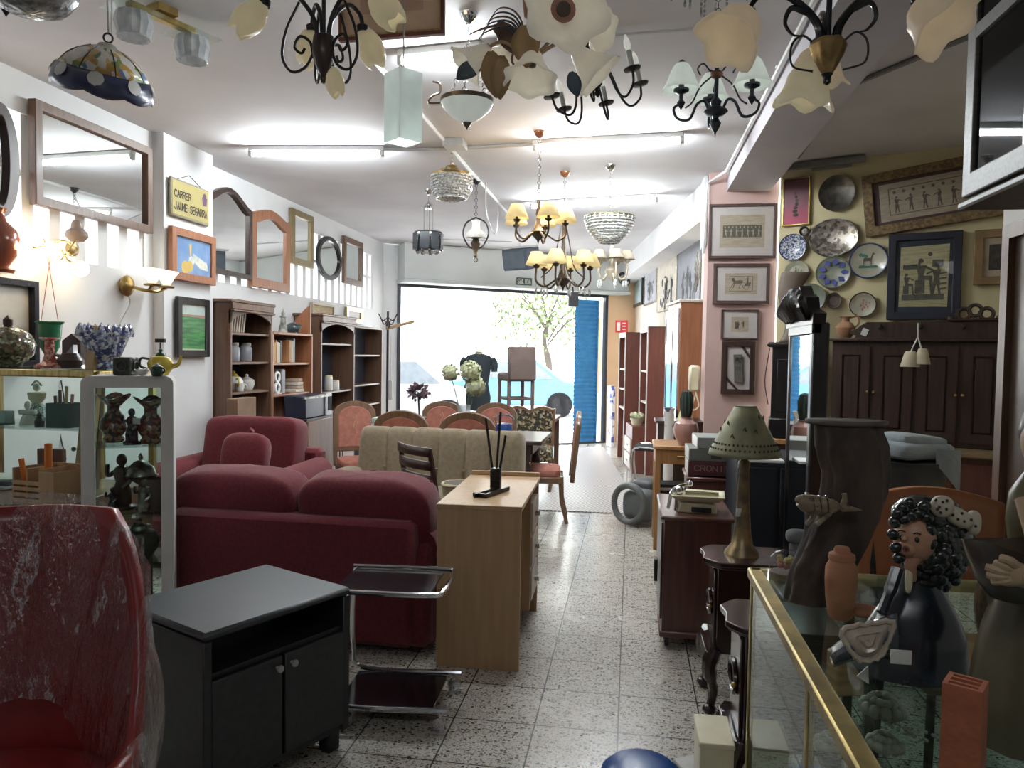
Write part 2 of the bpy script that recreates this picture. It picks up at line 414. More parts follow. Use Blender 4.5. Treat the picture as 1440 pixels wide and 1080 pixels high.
CREAMW = M('pale_yellow_wall_paint', (.66, .58, .35), .75, 0, (.60, .53, .32), 1.6, bmp=.06, bs=60)
b = B(); b.box((3.56, 2, H/2), (.12, 7.3, H)); struct(b, 'wall_right', CREAMW)
def wall_line(name, a, c, th, mat, zb=0, zt=H, par=None):
    d = (c-a); b = B(); n = V((d.y, -d.x, 0)).normalized(); m = (a+c)/2-n*th/2
    b.box((m.x, m.y, (zb+zt)/2), (d.length, th, zt-zb), math.atan2(d.y, d.x)); return struct(b, name, mat, par)
wall_line('wall_alcove', AA+AD*.06, AB, .12, CREAMW)
PINKW = M('dusty_pink_wall_paint', (.52, .36, .33), .75, 0, (.47, .325, .305), 1.5, bmp=.06, bs=60)
b = B(); b.box((.93, 6.93, H/2), (.58, .36, H)); struct(b, 'trim_2', PINKW)
wall_line('wall_right_far', WB, WA, .12, M('warm_white_wall_paint', (.78, .72, .62), .75, 0, (.73, .67, .57), 1.5))
# soffit along the slanted wall, ceiling beam to the pillar
d = (WA-WB); n = V((-d.y, d.x, 0)).normalized()
n = n if n.x < 0 else -n
b = B(); m = (WA+WB)/2+n*.13; m -= d.normalized()*.2; b.box((m.x, m.y, 2.93), (d.length-.4, .3, .34), math.atan2(d.y, d.x)); struct(b, 'trim_3', WALLW)
BEAM = M('beam_paint', (.55, .53, .56), .75, 0, (.50, .48, .52), 1.6)
b = B(); b.box((.965, 2.6, 3.02), (.36, 8.35, .17)); struct(b, 'trim_4', BEAM)
# shop front: jambs, lintel box, peach return
PEACH = M('peach_wall_paint', (.86, .60, .38), .75, 0, (.80, .55, .34), 1.5)
LINT = M('shutter_box_paint', (.62, .64, .62), .55, 0, (.57, .59, .58), 1.5)
sR = 3.98
wall_line('wall_front', FA+FD*sR, FB+FD*.1, .15, PEACH)
wall_line('wall_front_left', FA-FD*.05, FA+FD*.3, .15, WALLW)
wall_line('trim_5', FA+FD*.3, FA+FD*sR, .15, LINT, 2.55, H)
b = B(); m = FA+FD*2.25+FN*.16; b.box((m.x, m.y, 2.83), (3.9, .34, .53), math.atan2(FD.y, FD.x), .01)
b.box((m.x+FN.x*.02, m.y+FN.y*.02, 2.545), (3.95, .36, .05), math.atan2(FD.y, FD.x), .01); struct(b, 'trim_6', LINT)
DKF = M('dark_window_frame', (.03, .035, .045), .4)
b = B()
for s0 in (.32, sR-.02): q = FA+FD*s0; b.box((q.x, q.y, 1.27), (.05, .08, 2.54), math.atan2(FD.y, FD.x))
q = FA+FD*2.15; b.box((q.x, q.y, 2.5), (3.66, .07, .05), math.atan2(FD.y, FD.x)); b.box((q.x, q.y, .012), (3.66, .1, .024), math.atan2(FD.y, FD.x)); struct(b, 'trim_7', DKF)
# conduits and ceiling tubes
PIPE = M('grey_conduit_plastic', (.50, .49, .48), .5)
def conduit(pts, r, label, mat=PIPE, name='cable_conduit'):
    one(B().tube(pts, r, 6), name, mat, label, 'conduit')
conduit([(-1.42, 4.0, 3.085), (-1.42, 8.6, 3.085)], .014, 'white cable conduit running along the main ceiling toward the shop front', WHITEP)
conduit([at(540, 210, z=3.08), at(632, 209, z=3.08), at(750, 203, z=3.08)], .013, 'grey conduit joining the two nearest ceiling tube lights')
conduit([(.76, .2, 3.07), (.76, 6.55, 3.07), (.62, 6.72, 3.0), (.6, 6.74, 2.4)], .016, 'white pipe running along the left edge of the ceiling beam and down the pillar', WHITEP)
conduit([at(1440, 20, z=3.085), at(1192, 122, z=3.085), at(1122, 222, z=3.085)], .014, 'grey conduit crossing the dark ceiling of the alcove', M('alcove_conduit', (.26, .25, .24), .6))
conduit([at(690, 62, z=3.09), at(990, 40, z=3.09)], .008, 'thin surface cable across the ceiling near the flower chandelier', WHITEP)
TUBE = emit('fluorescent_glow', (.90, .97, 1.0), 120)
def tube_light(p0, p1, label, on=True):
    p0, p1 = V(p0), V(p1); L = (p1-p0).length; m = (p0+p1)/2; a = math.atan2((p1-p0).y, (p1-p0).x)
    t = thing('tube_light', label, 'ceiling light', m, a, 'fluorescent tubes on the ceiling')
    B().box((0, 0, .02), (L, .055, .04), 0, .006).obj('housing', WHITEP, t)
    B().cyl((-L/2+.03, 0, -.022), (L/2-.03, 0, -.022), .016, n=10).obj('tube', TUBE, t)
    for sg in (-1, 1): B().box((sg*(L/2-.015), 0, -.015), (.03, .045, .05), 0, .005).obj('end_cap', PIPE, t)
tube_light(at(350, 213, z=3.06), at(540, 213, z=3.06), 'bright fluorescent tube on the ceiling left of the square pendant lamp')
tube_light(at(750, 205, z=3.06), at(962, 194, z=3.06), 'bright fluorescent tube on the ceiling above the cream-shaded chandeliers, nearer one')
tube_light(at(745, 288, z=3.06), at(925, 278, z=3.06), 'bright fluorescent tube farthest back, above the crystal basket light')
tube_light(at(560, 82, z=3.06), at(680, 70, z=3.06), 'bright fluorescent tube nearest the camera, behind the square pendant lamp')
one(B().box((0, 0, 0), (.16, .16, .06), 0, .006), 'junction_box', PIPE, 'square grey junction box on the ceiling where the conduits meet', 'junction box', at(640, 203, z=3.07))
one(B().box((0, 0, 0), (.035, .05, .09), 0, .004), 'junction_box', WHITEP, 'small white junction box on the side of the ceiling beam', 'junction box', at(1096, 82, x=.765))
b = B(); b.box((0, 0, 0), (.03, .3, .62), 0, .004); one(b, 'wall_box', M('wall_box_white', (.62, .68, .70), .5), 'tall white electric box on the left side of the pink pillar', 'box', at(990, 300, x=.62))
# ------------------------------------------------------------- outside: street, cars, tree, houses
ST = M('pale_pavement', (.72, .71, .69), .9, 0, (.62, .61, .6), 3)
b = B(); b.box((0, 26, -.12), (60, 38, .1)); struct(b, 'ground_street', ST)
one(B().box((0, 0, 5), (26, .3, 10)), 'opposite_building', M('white_render', (.86, .86, .84), .9), 'white rendered building across the street', 'building', (-6, 33, -.07))
t = thing('yellow_house', 'pale house with an orange doorway beside the blue shutter', 'building', at(820, 560, y=31)+V((.3, 0, -.6)), R_(-6))
t.location.z = -.07
hb = B(); hb.box((1.2, .2, 2.5), (3.4, .4, 5)); hb.obj('facade', M('white_render2', (.9, .88, .84), .9), t)
hb = B(); hb.box((.05, -.03, 1.55), (.62, .06, 3.1)); hb.obj('doorway', M('orange_paint', (.30, .10, .02), .8), t)
hb = B(); hb.box((-.02, -.05, 1.4), (.46, .05, 2.8)); hb.obj('door_leaf', M('yellow_paint', (.34, .22, .05), .8), t)
LEAF = M('tree_leaf_green', (.05, .075, .018), .7, 0, (.09, .12, .04), 6)
t = thing('street_tree', 'small leafy tree standing on the street outside', 'tree', (at(770, 500, y=22.5).x, 22.5, -.07), s=1.15)
tb = B(); tb.tube(bez([(0, 0, 0), (.05, 0, 1), (-.1, 0, 1.8), (.1, 0, 2.4)], 5), [.09]*8+[.06]*8, 8)
for k in range(7): a = k*.9; tb.tube(bez([(.0, 0, 1.6+.1*k), (.5*cos(a), .5*sin(a), 2.2+.12*k), (1.1*cos(a), .9*sin(a), 2.5+.2*k)], 4), .025, 5)
tb.obj('trunk', M('tree_bark', (.05, .04, .03), .9), t)
tb = B(); rnd = random.Random(3)
for k in range(900):
    a, q = rnd.random()*6.3, rnd.random()**.5; c = V((1.5*q*cos(a), 1.2*q*sin(a), 2.55+rnd.gauss(0, .42))); u = V((rnd.gauss(0, 1), rnd.gauss(0, 1), rnd.gauss(0, 1))).normalized()*.07; w = u.orthogonal().normalized()*.04
    tb.put([c-u, c+w, c+u, c-w], [(0, 1, 2, 3)])
tb.obj('foliage', LEAF, t)
def car(loc, rz, body, label):
    t = thing('car', label, 'car', loc, rz)
    pr = [(-2.0, .3), (-2.05, .62), (-1.9, .82), (-1.2, .92), (-.6, 1.4), (.7, 1.45), (1.35, .95), (1.95, .8), (2.05, .5), (2.0, .3)]
    b = B(); b.prism(pr, 1.66, 'xz', (0, -.83, 0)); b.obj('body', body, t, bev=.05)
    g = B(); g.prism([(-1.05, .96), (-.55, 1.34), (-.02, 1.37), (-.02, .96)], 1.68, 'xz', (0, -.84, 0)); g.prism([(.05, .96), (.05, 1.37), (.62, 1.38), (1.12, .96)], 1.68, 'xz', (0, -.84, 0)); g.obj('side_window', M('car_window', (.10, .115, .13), .3), t)
    for x in (-1.28, 1.28):
        for y in (-.78, .78):
            w = B(); w.lathe([(.31, -.1), (.32, -.06), (.32, .06), (.31, .1), (.2, .1), (.2, -.1), (.31, -.1)], (x, y, .32), 24, (0, 1, 0)); wo = w.obj('wheel', M('tyre_rubber', (.006, .006, .008), .9), t)
            h = B(); h.lathe([(0, -.085), (.2, -.075), (.2, .075), (0, .085)], (x, y, .32), 18, (0, 1, 0)); [h.box((x+.12*cos(k*1.257), y, .32+.12*sin(k*1.257)), (.05, .19, .05)) for k in range(5)]; h.obj('hub_cap', M('hub_grey', (.22, .23, .24), .6), wo)
    for x, m in ((-2.04, M('tail_light', (.5, .02, .02), .3)), (2.02, CHROME)):
        l = B(); [l.box((x, y, .66), (.06, .3, .12), 0, .01) for y in (-.6, .6)]; l.obj('lamp', m, t)
q = at(628, 565, z=0)
car(V((at(530, 560, y=14.6).x, 14.6, -.07)), R_(28), M('white_car_paint', (.20, .21, .22), .3), 'white car parked outside the shop front, on the left')
car(V((at(715, 560, y=19).x, 19, -.07)), R_(8), M('light_blue_car_paint', (.06, .15, .22), .35), 'light blue car parked outside behind the bar stool')
q = FA+FD*(sR-.32)-FN*.12
b = B(); rz = math.atan2(FD.y, FD.x)
b.surf(lambda u, v: ((u-.5)*.42, .012*sin(v*2*pi*34), v*2.44), 1, 204); b.surf(lambda u, v: ((u-.5)*.42, .03+.012*sin(v*2*pi*34), v*2.44), 1, 204)
t = thing('folding_shutter', 'bright blue corrugated shutter panel at the right of the shop front', 'shutter', q, rz)
b.obj('panel', M('bright_blue_paint', (.06, .30, .62), .5), t)
b = B(); b.box((.215, .015, 1.22), (.03, .07, 2.44)); b.obj('edge_post', M('mid_blue_paint', (.05, .25, .6), .5), t)
# ------------------------------------------------------------- world, sun, camera
w = bpy.data.worlds.new('World'); bpy.context.scene.world = w; w.use_nodes = True
bg = w.node_tree.nodes['Background']; bg.inputs[0].default_value = (.90, .96, 1, 1); bg.inputs[1].default_value = 4.0
def light(name, kind, loc, rot, en, col=(1, 1, 1), **kw):
    l = bpy.data.lights.new(name, kind); l.energy = en; l.color = col
    for k, v in kw.items(): setattr(l, k, v)
    o = bpy.data.objects.new(name, l); C.objects.link(o); o.location = loc; o.rotation_euler = rot; return o
light('sun', 'SUN', (0, -5, 12), (R_(38), 0, R_(8)), 5, (1, .97, .92), angle=.02)
cam = bpy.data.cameras.new('camera'); co = bpy.data.objects.new('camera', cam); C.objects.link(co)
cam.sensor_width = 36; cam.lens = FPX/1440*36; cam.clip_start = .05
light('ceiling_fill', 'AREA', (.1, -.7, 3.0), (R_(18), 0, 0), 7, (.95, .97, 1), shape='RECTANGLE', size=2.6, size_y=.5)  # fill light added behind the camera, no fitting there
light('alcove_fill', 'AREA', (2.3, 3.4, 3.0), (0, 0, 0), 3, (1, .95, .86), shape='RECTANGLE', size=.9, size_y=.1)  # area light added to brighten the alcove; no lit tube there
co.matrix_world = Matrix(((RT.x, UP.x, -FW.x, 0), (RT.y, UP.y, -FW.y, 0), (RT.z, UP.z, -FW.z, HC), (0, 0, 0, 1)))
sc = bpy.context.scene; sc.camera = co
sc.view_settings.view_transform = 'Standard'; sc.view_settings.look = 'None'; sc.view_settings.exposure = 1.15
sc.cycles.use_denoising = True; sc.cycles.max_bounces = 8; sc.cycles.transparent_max_bounces = 24; sc.cycles.sample_clamp_indirect = 6
# ============================================================= frames, mirrors, pictures
PLN = {'LW': (V((-3.54, 4, 0)), V((1, 0, 0)), pi/2), 'PIL': (V((-3.45, 5, 0)), V((1, 0, 0)), pi/2), 'LF': (V((-3.64, 7, 0)), V((1, 0, 0)), pi/2),
       'COL': (V((.9, 6.745, 0)), V((0, -1, 0)), 0.0), 'ALC': (AA+AN*.01, AN, R_(-24)), 'RW': (WA-V((.012, 0, 0)), V((-(WA-WB).normalized().y*-1, -(WA-WB).normalized().x, 0))*-1, math.atan2((WA-WB).y, (WA-WB).x))}
def span(pl, x0, y0, x1, y1):
    """Rect on a wall plane from two photo corners: centre on the wall, width, height, rotation."""
    p, n, rz = PLN[pl]; a, c = at(x0, y0, pl=(p, n)), at(x1, y1, pl=(p, n))
    w = math.hypot(c.x-a.x, c.y-a.y); return (a+c)/2, w, abs(a.z-c.z), rz
def oval(w, h, n=32): return [(w/2*cos(2*pi*i/n), h/2*sin(2*pi*i/n)) for i in range(n)]
def rect(w, h): return [(-w/2, -h/2), (w/2, -h/2), (w/2, h/2), (-w/2, h/2)]
def archtop(w, h, rise, flat=.0, n=12):
    top = []
    for i in range(n+1):
        u = i/n; x = w/2-w*u; k = (1-abs(2*u-1)/(1-flat)) if flat else 0
        top.append((x, h/2-rise+rise*(sin(pi*u)**1.5)))
    return [(-w/2, -h/2), (w/2, -h/2)]+top
def framed(pl, rc, name, label, cat, fm, fw=.04, kind='mirror', shape='rect', mount=None, mw=0, art=None, group=None, dep=.03, tilt=0, roll=0, inner=None, backm=None, rise=.1):
    c, w, h, rz = span(pl, *rc); n = PLN[pl][1]
    t = thing(name, label, cat, c+n*.005, rz, group, rx=tilt, ry=roll)
    mk = {'rect': rect, 'oval': oval, 'arch': lambda a, q: archtop(a, q, rise)}[shape]
    O, I = mk(w, h), mk(w-2*fw, h-2*fw)
    b = B(); b.ring(O, I, -dep, 'xz'); b.obj('frame', fm, t, bev=.004 if min(w, h) > .2 else 0)
    if inner:
        b = B(); b.ring(I, mk(w-2*fw-.02, h-2*fw-.02), -.006, 'xz', (0, -dep*.6, 0)); b.obj('inner_trim', inner, t)
    b = B(); b.put([(p[0], -dep*.45, p[1]) for p in I], [tuple(range(len(I)))], False)
    if kind == 'mirror': b.obj('mirror', MIRROR, t)
    else:
        b.obj('mount' if mount else 'print', mount or PAPER, t)
        if art: art(t, w-2*fw-2*mw, h-2*fw-2*mw, -dep*.45-.002)
        if kind == 'glazed': g = B(); g.put([(p[0], -dep*.8, p[1]) for p in I], [tuple(range(len(I)))], False); g.obj('glass', GLASS, t)
    return t
M_LEFT = 'mirrors hung along the left wall'
framed('LW', (38, 138, 206, 329), 'wall_mirror', 'large rectangular wall mirror in a brown wooden frame, nearest the camera on the left wall', 'mirror', W_BRN, .055, dep=.05, group=M_LEFT)
framed('LW', (-38, 133, 17, 312), 'oval_mirror', 'dark oval frame cut off by the left edge of the photo', 'mirror', W_DARK, .07, shape='oval', dep=.05)
framed('LF', (282, 250, 348, 394), 'wall_mirror', 'arched dark framed mirror partly behind the street sign', 'mirror', W_DARK, .045, shape='arch', group=M_LEFT, dep=.05, rise=.14)
framed('LF', (349, 285, 403, 412), 'wall_mirror', 'tall orange pine mirror with a curved top board, on the left wall', 'mirror', W_ORG, .09, shape='arch', group=M_LEFT, dep=.04, rise=.08)
framed('LF', (406, 292, 436, 378), 'wall_mirror', 'olive gilt rectangular mirror between the pine mirror and the oval one', 'mirror', M('olive_gilt', (.25, .19, .09), .45, .4), .07, group=M_LEFT, dep=.04)
framed('LF', (443, 326, 476, 398), 'oval_mirror', 'black oval mirror high on the left wall', 'mirror', W_BLK, .055, shape='oval', group=M_LEFT, dep=.04)
framed('LF', (480, 331, 506, 404), 'wall_mirror', 'small brown rectangular mirror farthest along the left wall', 'mirror', W_BRN, .075, group=M_LEFT, dep=.04)
# street sign
c, w, h, rz = span('PIL', 236, 247, 291, 319)
t = thing('street_sign', 'yellow street name sign reading CARRER JAUME SEGARRA on the pilaster', 'sign', c, rz)
b = B(); b.box((0, -.012, 0), (w, .02, h), 0, .01); b.obj('border', M('sign_edge', (.30, .28, .20), .4), t)
b = B(); b.box((0, -.02, 0), (w-.03, .012, h-.03), 0, .006); b.obj('plate', M('sign_yellow', (.46, .385, .15), .35, 0, (.41, .35, .14), 3), t)
b = B(); text(b, 'CARRER', -w*.42, h*.02, h*.17, w*.055, .28, h*.03, -.028); text(b, 'JAUME SEGARRA', -w*.42, -h*.3, h*.19, w*.05, .3, h*.03, -.028); b.obj('lettering', INK, t)
b = B(); pol(b, [(w*.3, h*.02), (w*.4, h*.02), (w*.42, h*.24), (w*.28, h*.24)], -.028); disc(b, w*.35, h*.27, w*.05, -.028); b.obj('coat_of_arms', M('crest_purple', (.16, .09, .16), .6), t)
b = B(); b.tube([(-w*.3, -.01, h/2), (0, -.01, h/2+.06), (w*.3, -.01, h/2)], .003, 4); b.obj('hanging_wire', IRON, t)
def art_still(t, w, h, y):
    b = B(); pol(b, rect(w, h), y); b.obj('print', M('painting_blue', (.13, .25, .46), .5, 0, (.22, .34, .55), 4), t)
    b = B(); b.mi = 0; disc(b, -w*.22, -h*.33, w*.11, y-.001); disc(b, -w*.1, -h*.28, w*.09, y-.0015); pol(b, [(-w*.1, h*.02), (-w*.06, h*.02), (-w*.05, h*.36), (-w*.11, h*.34)], y-.001); b.obj('lemon_shapes', M('paint_yellow', (.70, .48, .12), .5), t)
    b = B(); pol(b, [(0, h*.1), (w*.4, -h*.1), (w*.45, -h*.33), (w*.2, -h*.3), (0, -h*.12)], y-.001); disc(b, -w*.05, -h*.12, w*.08, y-.0012); b.obj('white_flower_shapes', M('paint_cream', (.72, .70, .58), .5, 0, (.5, .55, .5), 20), t)
framed('PIL', (235, 317, 297, 402), 'painting', 'blue still life painting in an orange wooden frame under the street sign', 'painting', W_ORG, .06, 'pic', art=art_still, dep=.04)
def art_green(t, w, h, y):
    b = B(); pol(b, rect(w, h*.94), y); b.obj('print', M('green_view', (.12, .34, .12), .5, 0, (.05, .17, .07), 5, (1, 1, 8)), t)
    b = B(); pol(b, [(-w/2, h*.26), (w/2, h*.26), (w/2, h*.47), (-w/2, h*.47)], y-.001); b.obj('sky', M('pale_sky', (.66, .68, .66), .5), t)
    b = B(); pol(b, [(-w/2, h*.24), (w/2, h*.22), (w/2, h*.28), (-w/2, h*.28)], y-.0015); b.obj('roof_line', M('pink_roofs', (.5, .25, .2), .6), t)
framed('PIL', (245, 416, 290, 502), 'framed_print', 'green landscape print in a black frame beside the first bookcase', 'picture', W_BLK, .055, 'glazed', art=art_green, dep=.03)
# leaning black framed glass on the showcase, brown vase on it
framed('LW', (-60, 384, 41, 516), 'leaning_picture', 'black metal framed white panel leaning on the wall behind the mosaic ball', 'frame', M('black_frame_metal', (.03, .03, .04), .25, .5), .04, 'pic', mount=M('panel_white', (.62, .60, .56), .3), dep=.07)
q = at(-3, 384, x=-3.50)
b = B(); b.lathe([(.0, 0), (.075, 0), (.085, .02), (.05, .035), (.06, .05), (.10, .11), (.115, .17), (.095, .24), (.045, .29), (.035, .33), (.05, .36)], (0, 0, 0), 24)
one(b, 'ceramic_vase', M('brown_glaze', (.22, .065, .035), .2, coat=.6), 'glossy brown ceramic vase at the left edge above the black frame', 'vase', q)
# wall lamp with globe bulbs
BULB = emit('bulb_glow', (1.0, .80, .50), 5)
q0 = at(95, 345, x=-3.5)
t = thing('wall_lamp', 'twisted wire wall lamp with glowing round bulbs under the big mirror', 'lamp', q0, pi/2)
def lo(px, py, x=-3.42): p = at(px, py, x=x)-q0; return V((p.y, -p.x, p.z))
b = B(); b.tube(bez([lo(70, 345), lo(88, 338, -3.35), lo(108, 350), lo(100, 358, -3.3), lo(86, 350), lo(95, 365, -3.35), lo(108, 372)], 6), .006, 6); b.tube(bez([lo(108, 335), lo(98, 350, -3.35), lo(86, 365)], 6), .005, 6); b.tube(bez([lo(28, 352), lo(50, 348), lo(70, 346)], 5), .005, 5); b.obj('wire_arm', BRASS, t)
b = B(); b.lathe([(0, 0), (.05, 0), (.045, .02), (.02, .03)], lo(100, 350, -3.53), 16, (0, -1, 0)); b.obj('wall_plate', BRASS, t)
for px, py in ((72, 351), (114, 378), (32, 350)):
    b = B(); b.sph(lo(px, py), .048, 16, 12); g = b.obj('bulb', BULB, t)
b = B(); b.lathe([(.02, .07), (.03, .05), (.035, .02), (.06, 0), (.065, -.03), (.04, -.06), (0, -.068)], lo(108, 326), 18); b.obj('frosted_shade', translucent('smoked_shade', (.40, .33, .30), .4), t)
light('wall_lamp_light', 'POINT', at(72, 351, x=-3.3), (0, 0, 0), 1.6, (1, .72, .4), shadow_soft_size=.06)
# hanging pot on red cords
q = at(70, 477, x=-3.36)
t = thing('hanging_pot', 'green plastic pot hung on red cords from the wall lamp', 'pot', q); t.scale = (.68, .68, 1.12)
b = B(); b.lathe([(0, -.095), (.03, -.095), (.075, -.04), (.09, .03), (.095, .075), (.115, .09), (.11, .093), (.09, .078), (.07, -.03), (0, -.08)], n=26); b.obj('bowl', M('green_glaze', (.02, .20, .09), .25, coat=.5), t)
b = B(); [b.tube([(x, 0, .085), (0, -.02 if k else .02, .44), (0, -.06, .52)], .003, 4) for k, x in enumerate((-.085, .085))]; b.obj('cord', M('red_cord', (.38, .12, .08), .8), t)
# brass sconce with two frosted fan shades
q = at(176, 402, x=-3.53)
t = thing('wall_sconce', 'brass wall sconce with two white frosted fan shades beside the pilaster', 'lamp', q, pi/2)
b = B(); b.lathe([(0, -.03), (.05, -.03), (.07, -.01), (.075, .01), (.06, .03), (.03, .045), (0, .05)], (0, -.01, 0), 20, (0, -1, 0), sx=.8); b.obj('back_plate', BRASS, t)
for x in (.07, .235):
    b = B(); b.tube(bez([(0, -.03, 0), (x*.5, -.14, -.03), (x, -.16, .005)], 8), .011, 8); b.lathe([(0, 0), (.05, .0), (.06, .012), (.02, .022)], (x, -.16, .005), 14); b.obj('arm', BRASS, t)
    b = B().open(); b.lathe([(.022, .02), (.04, .045), (.08, .10), (.105, .125)], (x, -.16, 0), 20, sy=.7); b.obj('shade', emit('warm_white_shade', (1, .93, .80), .45), t, sol=.004)
b = B(); b.tube(bez([(0, -.02, -.05), (.01, -.03, -.12), (-.02, -.01, -.2), (-.12, -.006, -.33)], 6), .004, 5); b.obj('cable', PIPE, t)
# ============================================================= bookcases along the left wall
def bookcase(name, label, y0, y1, xf, xb, zt, wm, shelves, back, top='flat', base=None, group=None, sidef=None):
    w, d = y1-y0, xf-xb
    t = thing(name, label, 'bookcase', (xf, y0, 0), pi/2, group)          # local x -> +Y, local y -> into the wall
    for x in (.012, w-.012): B().box((x, d/2, zt/2), (.024, d, zt), 0, .003).obj('side_panel', wm, t)
    B().box((w/2, d-.008, zt/2), (w-.03, .012, zt-.02)).obj('back_panel', back, t)
    for z in shelves: B().box((w/2, d/2+.006, z), (w-.048, d-.03, .022), 0, .003).obj('shelf', wm, t)
    b = B()
    if top == 'cornice':
        b.box((w/2, d/2, zt-.01), (w+.05, d+.05, .03), 0, .008); b.box((w/2, -.005, zt-.05), (w, .03, .06), 0, .006); b.box((w/2, -.012, zt-.09), (w, .04, .02), 0, .005)
        n = 14; lo_ = [(w*i/n, zt-.2+.1*(sin(pi*i/n)**.6)) for i in range(n+1)]; b.prism(lo_+[(w, zt-.08), (0, zt-.08)], .02, 'xz', (0, .0, 0))
    else: b.box((w/2, d/2, zt-.012), (w-.01, d, .024), 0, .003)
    b.obj('cornice' if top == 'cornice' else 'top_board', wm, t)
    if base:
        B().box((w/2, d/2, base/2), (w-.05, d-.02, base)).obj('base_cabinet', wm, t)
        for k in (0, 1):
            dr = B(); dr.box((w*(.27+.46*k), -.008, base*.52), (w*.42, .02, base*.82), 0, .006); dr.box((w*(.27+.46*k), -.02, base*.52), (w*.3, .012, base*.6), 0, .006); o = dr.obj('door', wm, t)
            B().sph((w*(.45+.1*k), -.03, base*.6), .013, 8, 6).obj('knob', BRASS, o)
    return t
BACKB = M('dark_back_panel', (.03, .032, .05), .6)  # even blue-black colour for the bookcase backs
ya = 5.80; xf1 = -3.31; yb = at(383, 434, x=xf1).y; yc = at(440, 470, x=xf1).y
yd = at(416, 437, x=-3.62).y; xf3 = at(452, 440, y=yd).x; ye = at(499, 452, x=xf3).y; yf = at(538, 462, x=xf3-.05).y
zt1 = at(320, 420, x=xf1).z; zt2 = at(440, 470, x=xf1).z; zt3 = at(452, 441, x=xf3).z; zt4 = at(538, 462, x=xf3-.05).z
sh1 = [at(330, p, x=xf1).z for p in (469, 511, 554)]+[.62, .3]
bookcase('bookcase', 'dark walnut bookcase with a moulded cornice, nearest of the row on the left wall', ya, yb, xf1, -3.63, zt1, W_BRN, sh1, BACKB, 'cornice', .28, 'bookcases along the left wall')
sh2 = [at(400, p, x=xf1).z for p in (469, 512, 556)]+[.62, .3]
t2 = bookcase('bookcase', 'lighter orange-brown bookcase full of books, second of the row on the left wall', yb+.01, yc, xf1, -3.63, at(410, 468, x=xf1).z, W_ORG, sh2[1:], W_BRN, 'flat', None, 'bookcases along the left wall')
w2 = yc-yb-.01; zt2b = at(410, 468, x=xf1).z
b = B(); b.prism([(.31, zt2b), (.31, zt2b+.02), (.08, zt2b+.26), (.02, zt2b+.3), (.02, zt2b)], .02, 'yz', (w2-.022, 0, 0)); b.obj('side_wing', W_ORG, t2)
sh3 = [at(465, p, x=xf3).z for p in (484, 552)]
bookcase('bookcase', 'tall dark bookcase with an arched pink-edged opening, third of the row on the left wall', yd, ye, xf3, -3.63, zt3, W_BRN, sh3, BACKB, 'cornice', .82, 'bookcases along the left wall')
sh4 = [at(520, p, x=xf3-.05).z for p in (500, 541)]
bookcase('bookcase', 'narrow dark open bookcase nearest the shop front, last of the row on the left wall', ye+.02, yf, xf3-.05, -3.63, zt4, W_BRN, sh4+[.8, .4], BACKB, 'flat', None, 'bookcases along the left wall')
PINKE = M('pink_lit_edge', (.62, .38, .36), .6)
# books and things on the shelves (shelf tops follow the boards)
rnd = random.Random(11)
def row(y0, z, x, n, cols, hs, th, label, group, lean=0, dep=.2):
    y = y0
    for i in range(n):
        h = rnd.uniform(*hs); k = rnd.uniform(*th); col = cols[i % len(cols)]
        t = thing('book', label(i), 'book', (x, y+k/2, z), pi/2, group, ry=lean)
        b = B(); b.box((0, dep/2, h/2), (k, dep, h), 0, .003); b.obj('cover', M('book_%02x%02x%02x' % tuple(int(c*255) for c in col), col, .6), t)
        b = B(); b.box((0, dep/2, h+.0005), (k*.75, dep*.95, .002)); b.obj('pages', PAPER, t)
        y += k+(.004 if not lean else .014)
    return y
zs = sh1[0]+.012
ORDB = ['first', 'second', 'third', 'fourth', 'fifth', 'sixth', 'seventh', 'eighth', 'ninth', 'tenth', 'eleventh', 'twelfth']
row(ya+.05, zs, xf1-.05, 7, [(.36, .30, .25), (.42, .36, .30), (.30, .25, .21)], (.24, .27), (.02, .03), lambda i: '%s leaning beige folder from the left on the first bookcase top shelf' % ORDB[i], 'beige folders on the top shelf', R_(12))
zb2 = sh2[1]+.012
colsb = [(.05, .04, .04), (.08, .06, .05), (.70, .66, .58), (.62, .42, .10), (.45, .22, .12), (.68, .60, .45), (.66, .62, .50), (.10, .12, .12), (.05, .10, .12), (.05, .06, .06)]
yy = row(yb+.05, zb2, xf1-.05, 8, colsb, (.19, .24), (.022, .036), lambda i: '%s book from the left on the upper shelf of the orange-brown bookcase' % ORDB[i], 'books on the upper shelf of the second bookcase')
row(yy+.16, zb2, xf1-.05, 4, [(.55, .28, .12), (.42, .40, .33), (.60, .55, .30), (.28, .36, .42)], (.2, .24), (.022, .03), lambda i: '%s book of the right-hand group on the upper shelf of the orange-brown bookcase' % ORDB[i], 'books on the upper shelf of the second bookcase')
zb3 = sh2[2]+.012
row(yb+.05, zb3, xf1-.05, 2, [(.05, .10, .22), (.06, .07, .09)], (.2, .26), (.04, .05), lambda i: '%s dark binder beside the white figure eight ornament' % ORDB[i], 'dark binders by the ornament')
b = B(); b.tor((0, 0, .06), .045, .014, (0, 1, 0)); b.tor((0, 0, .165), .045, .014, (0, 1, 0)); b.box((0, 0, .008), (.09, .05, .016)); one(b, 'number_ornament', WHITEP, 'white ornament shaped like a figure eight on the second bookcase', 'ornament', (xf1-.06, yb+.22, zb3), pi/2)
one(B().box((0, .1, .12), (.075, .2, .24), 0, .01), 'box_file', M('grey_box', (.33, .33, .35), .6), 'grey box file beside the figure eight ornament', 'box', (xf1-.05, yb+.34, zb3), pi/2)
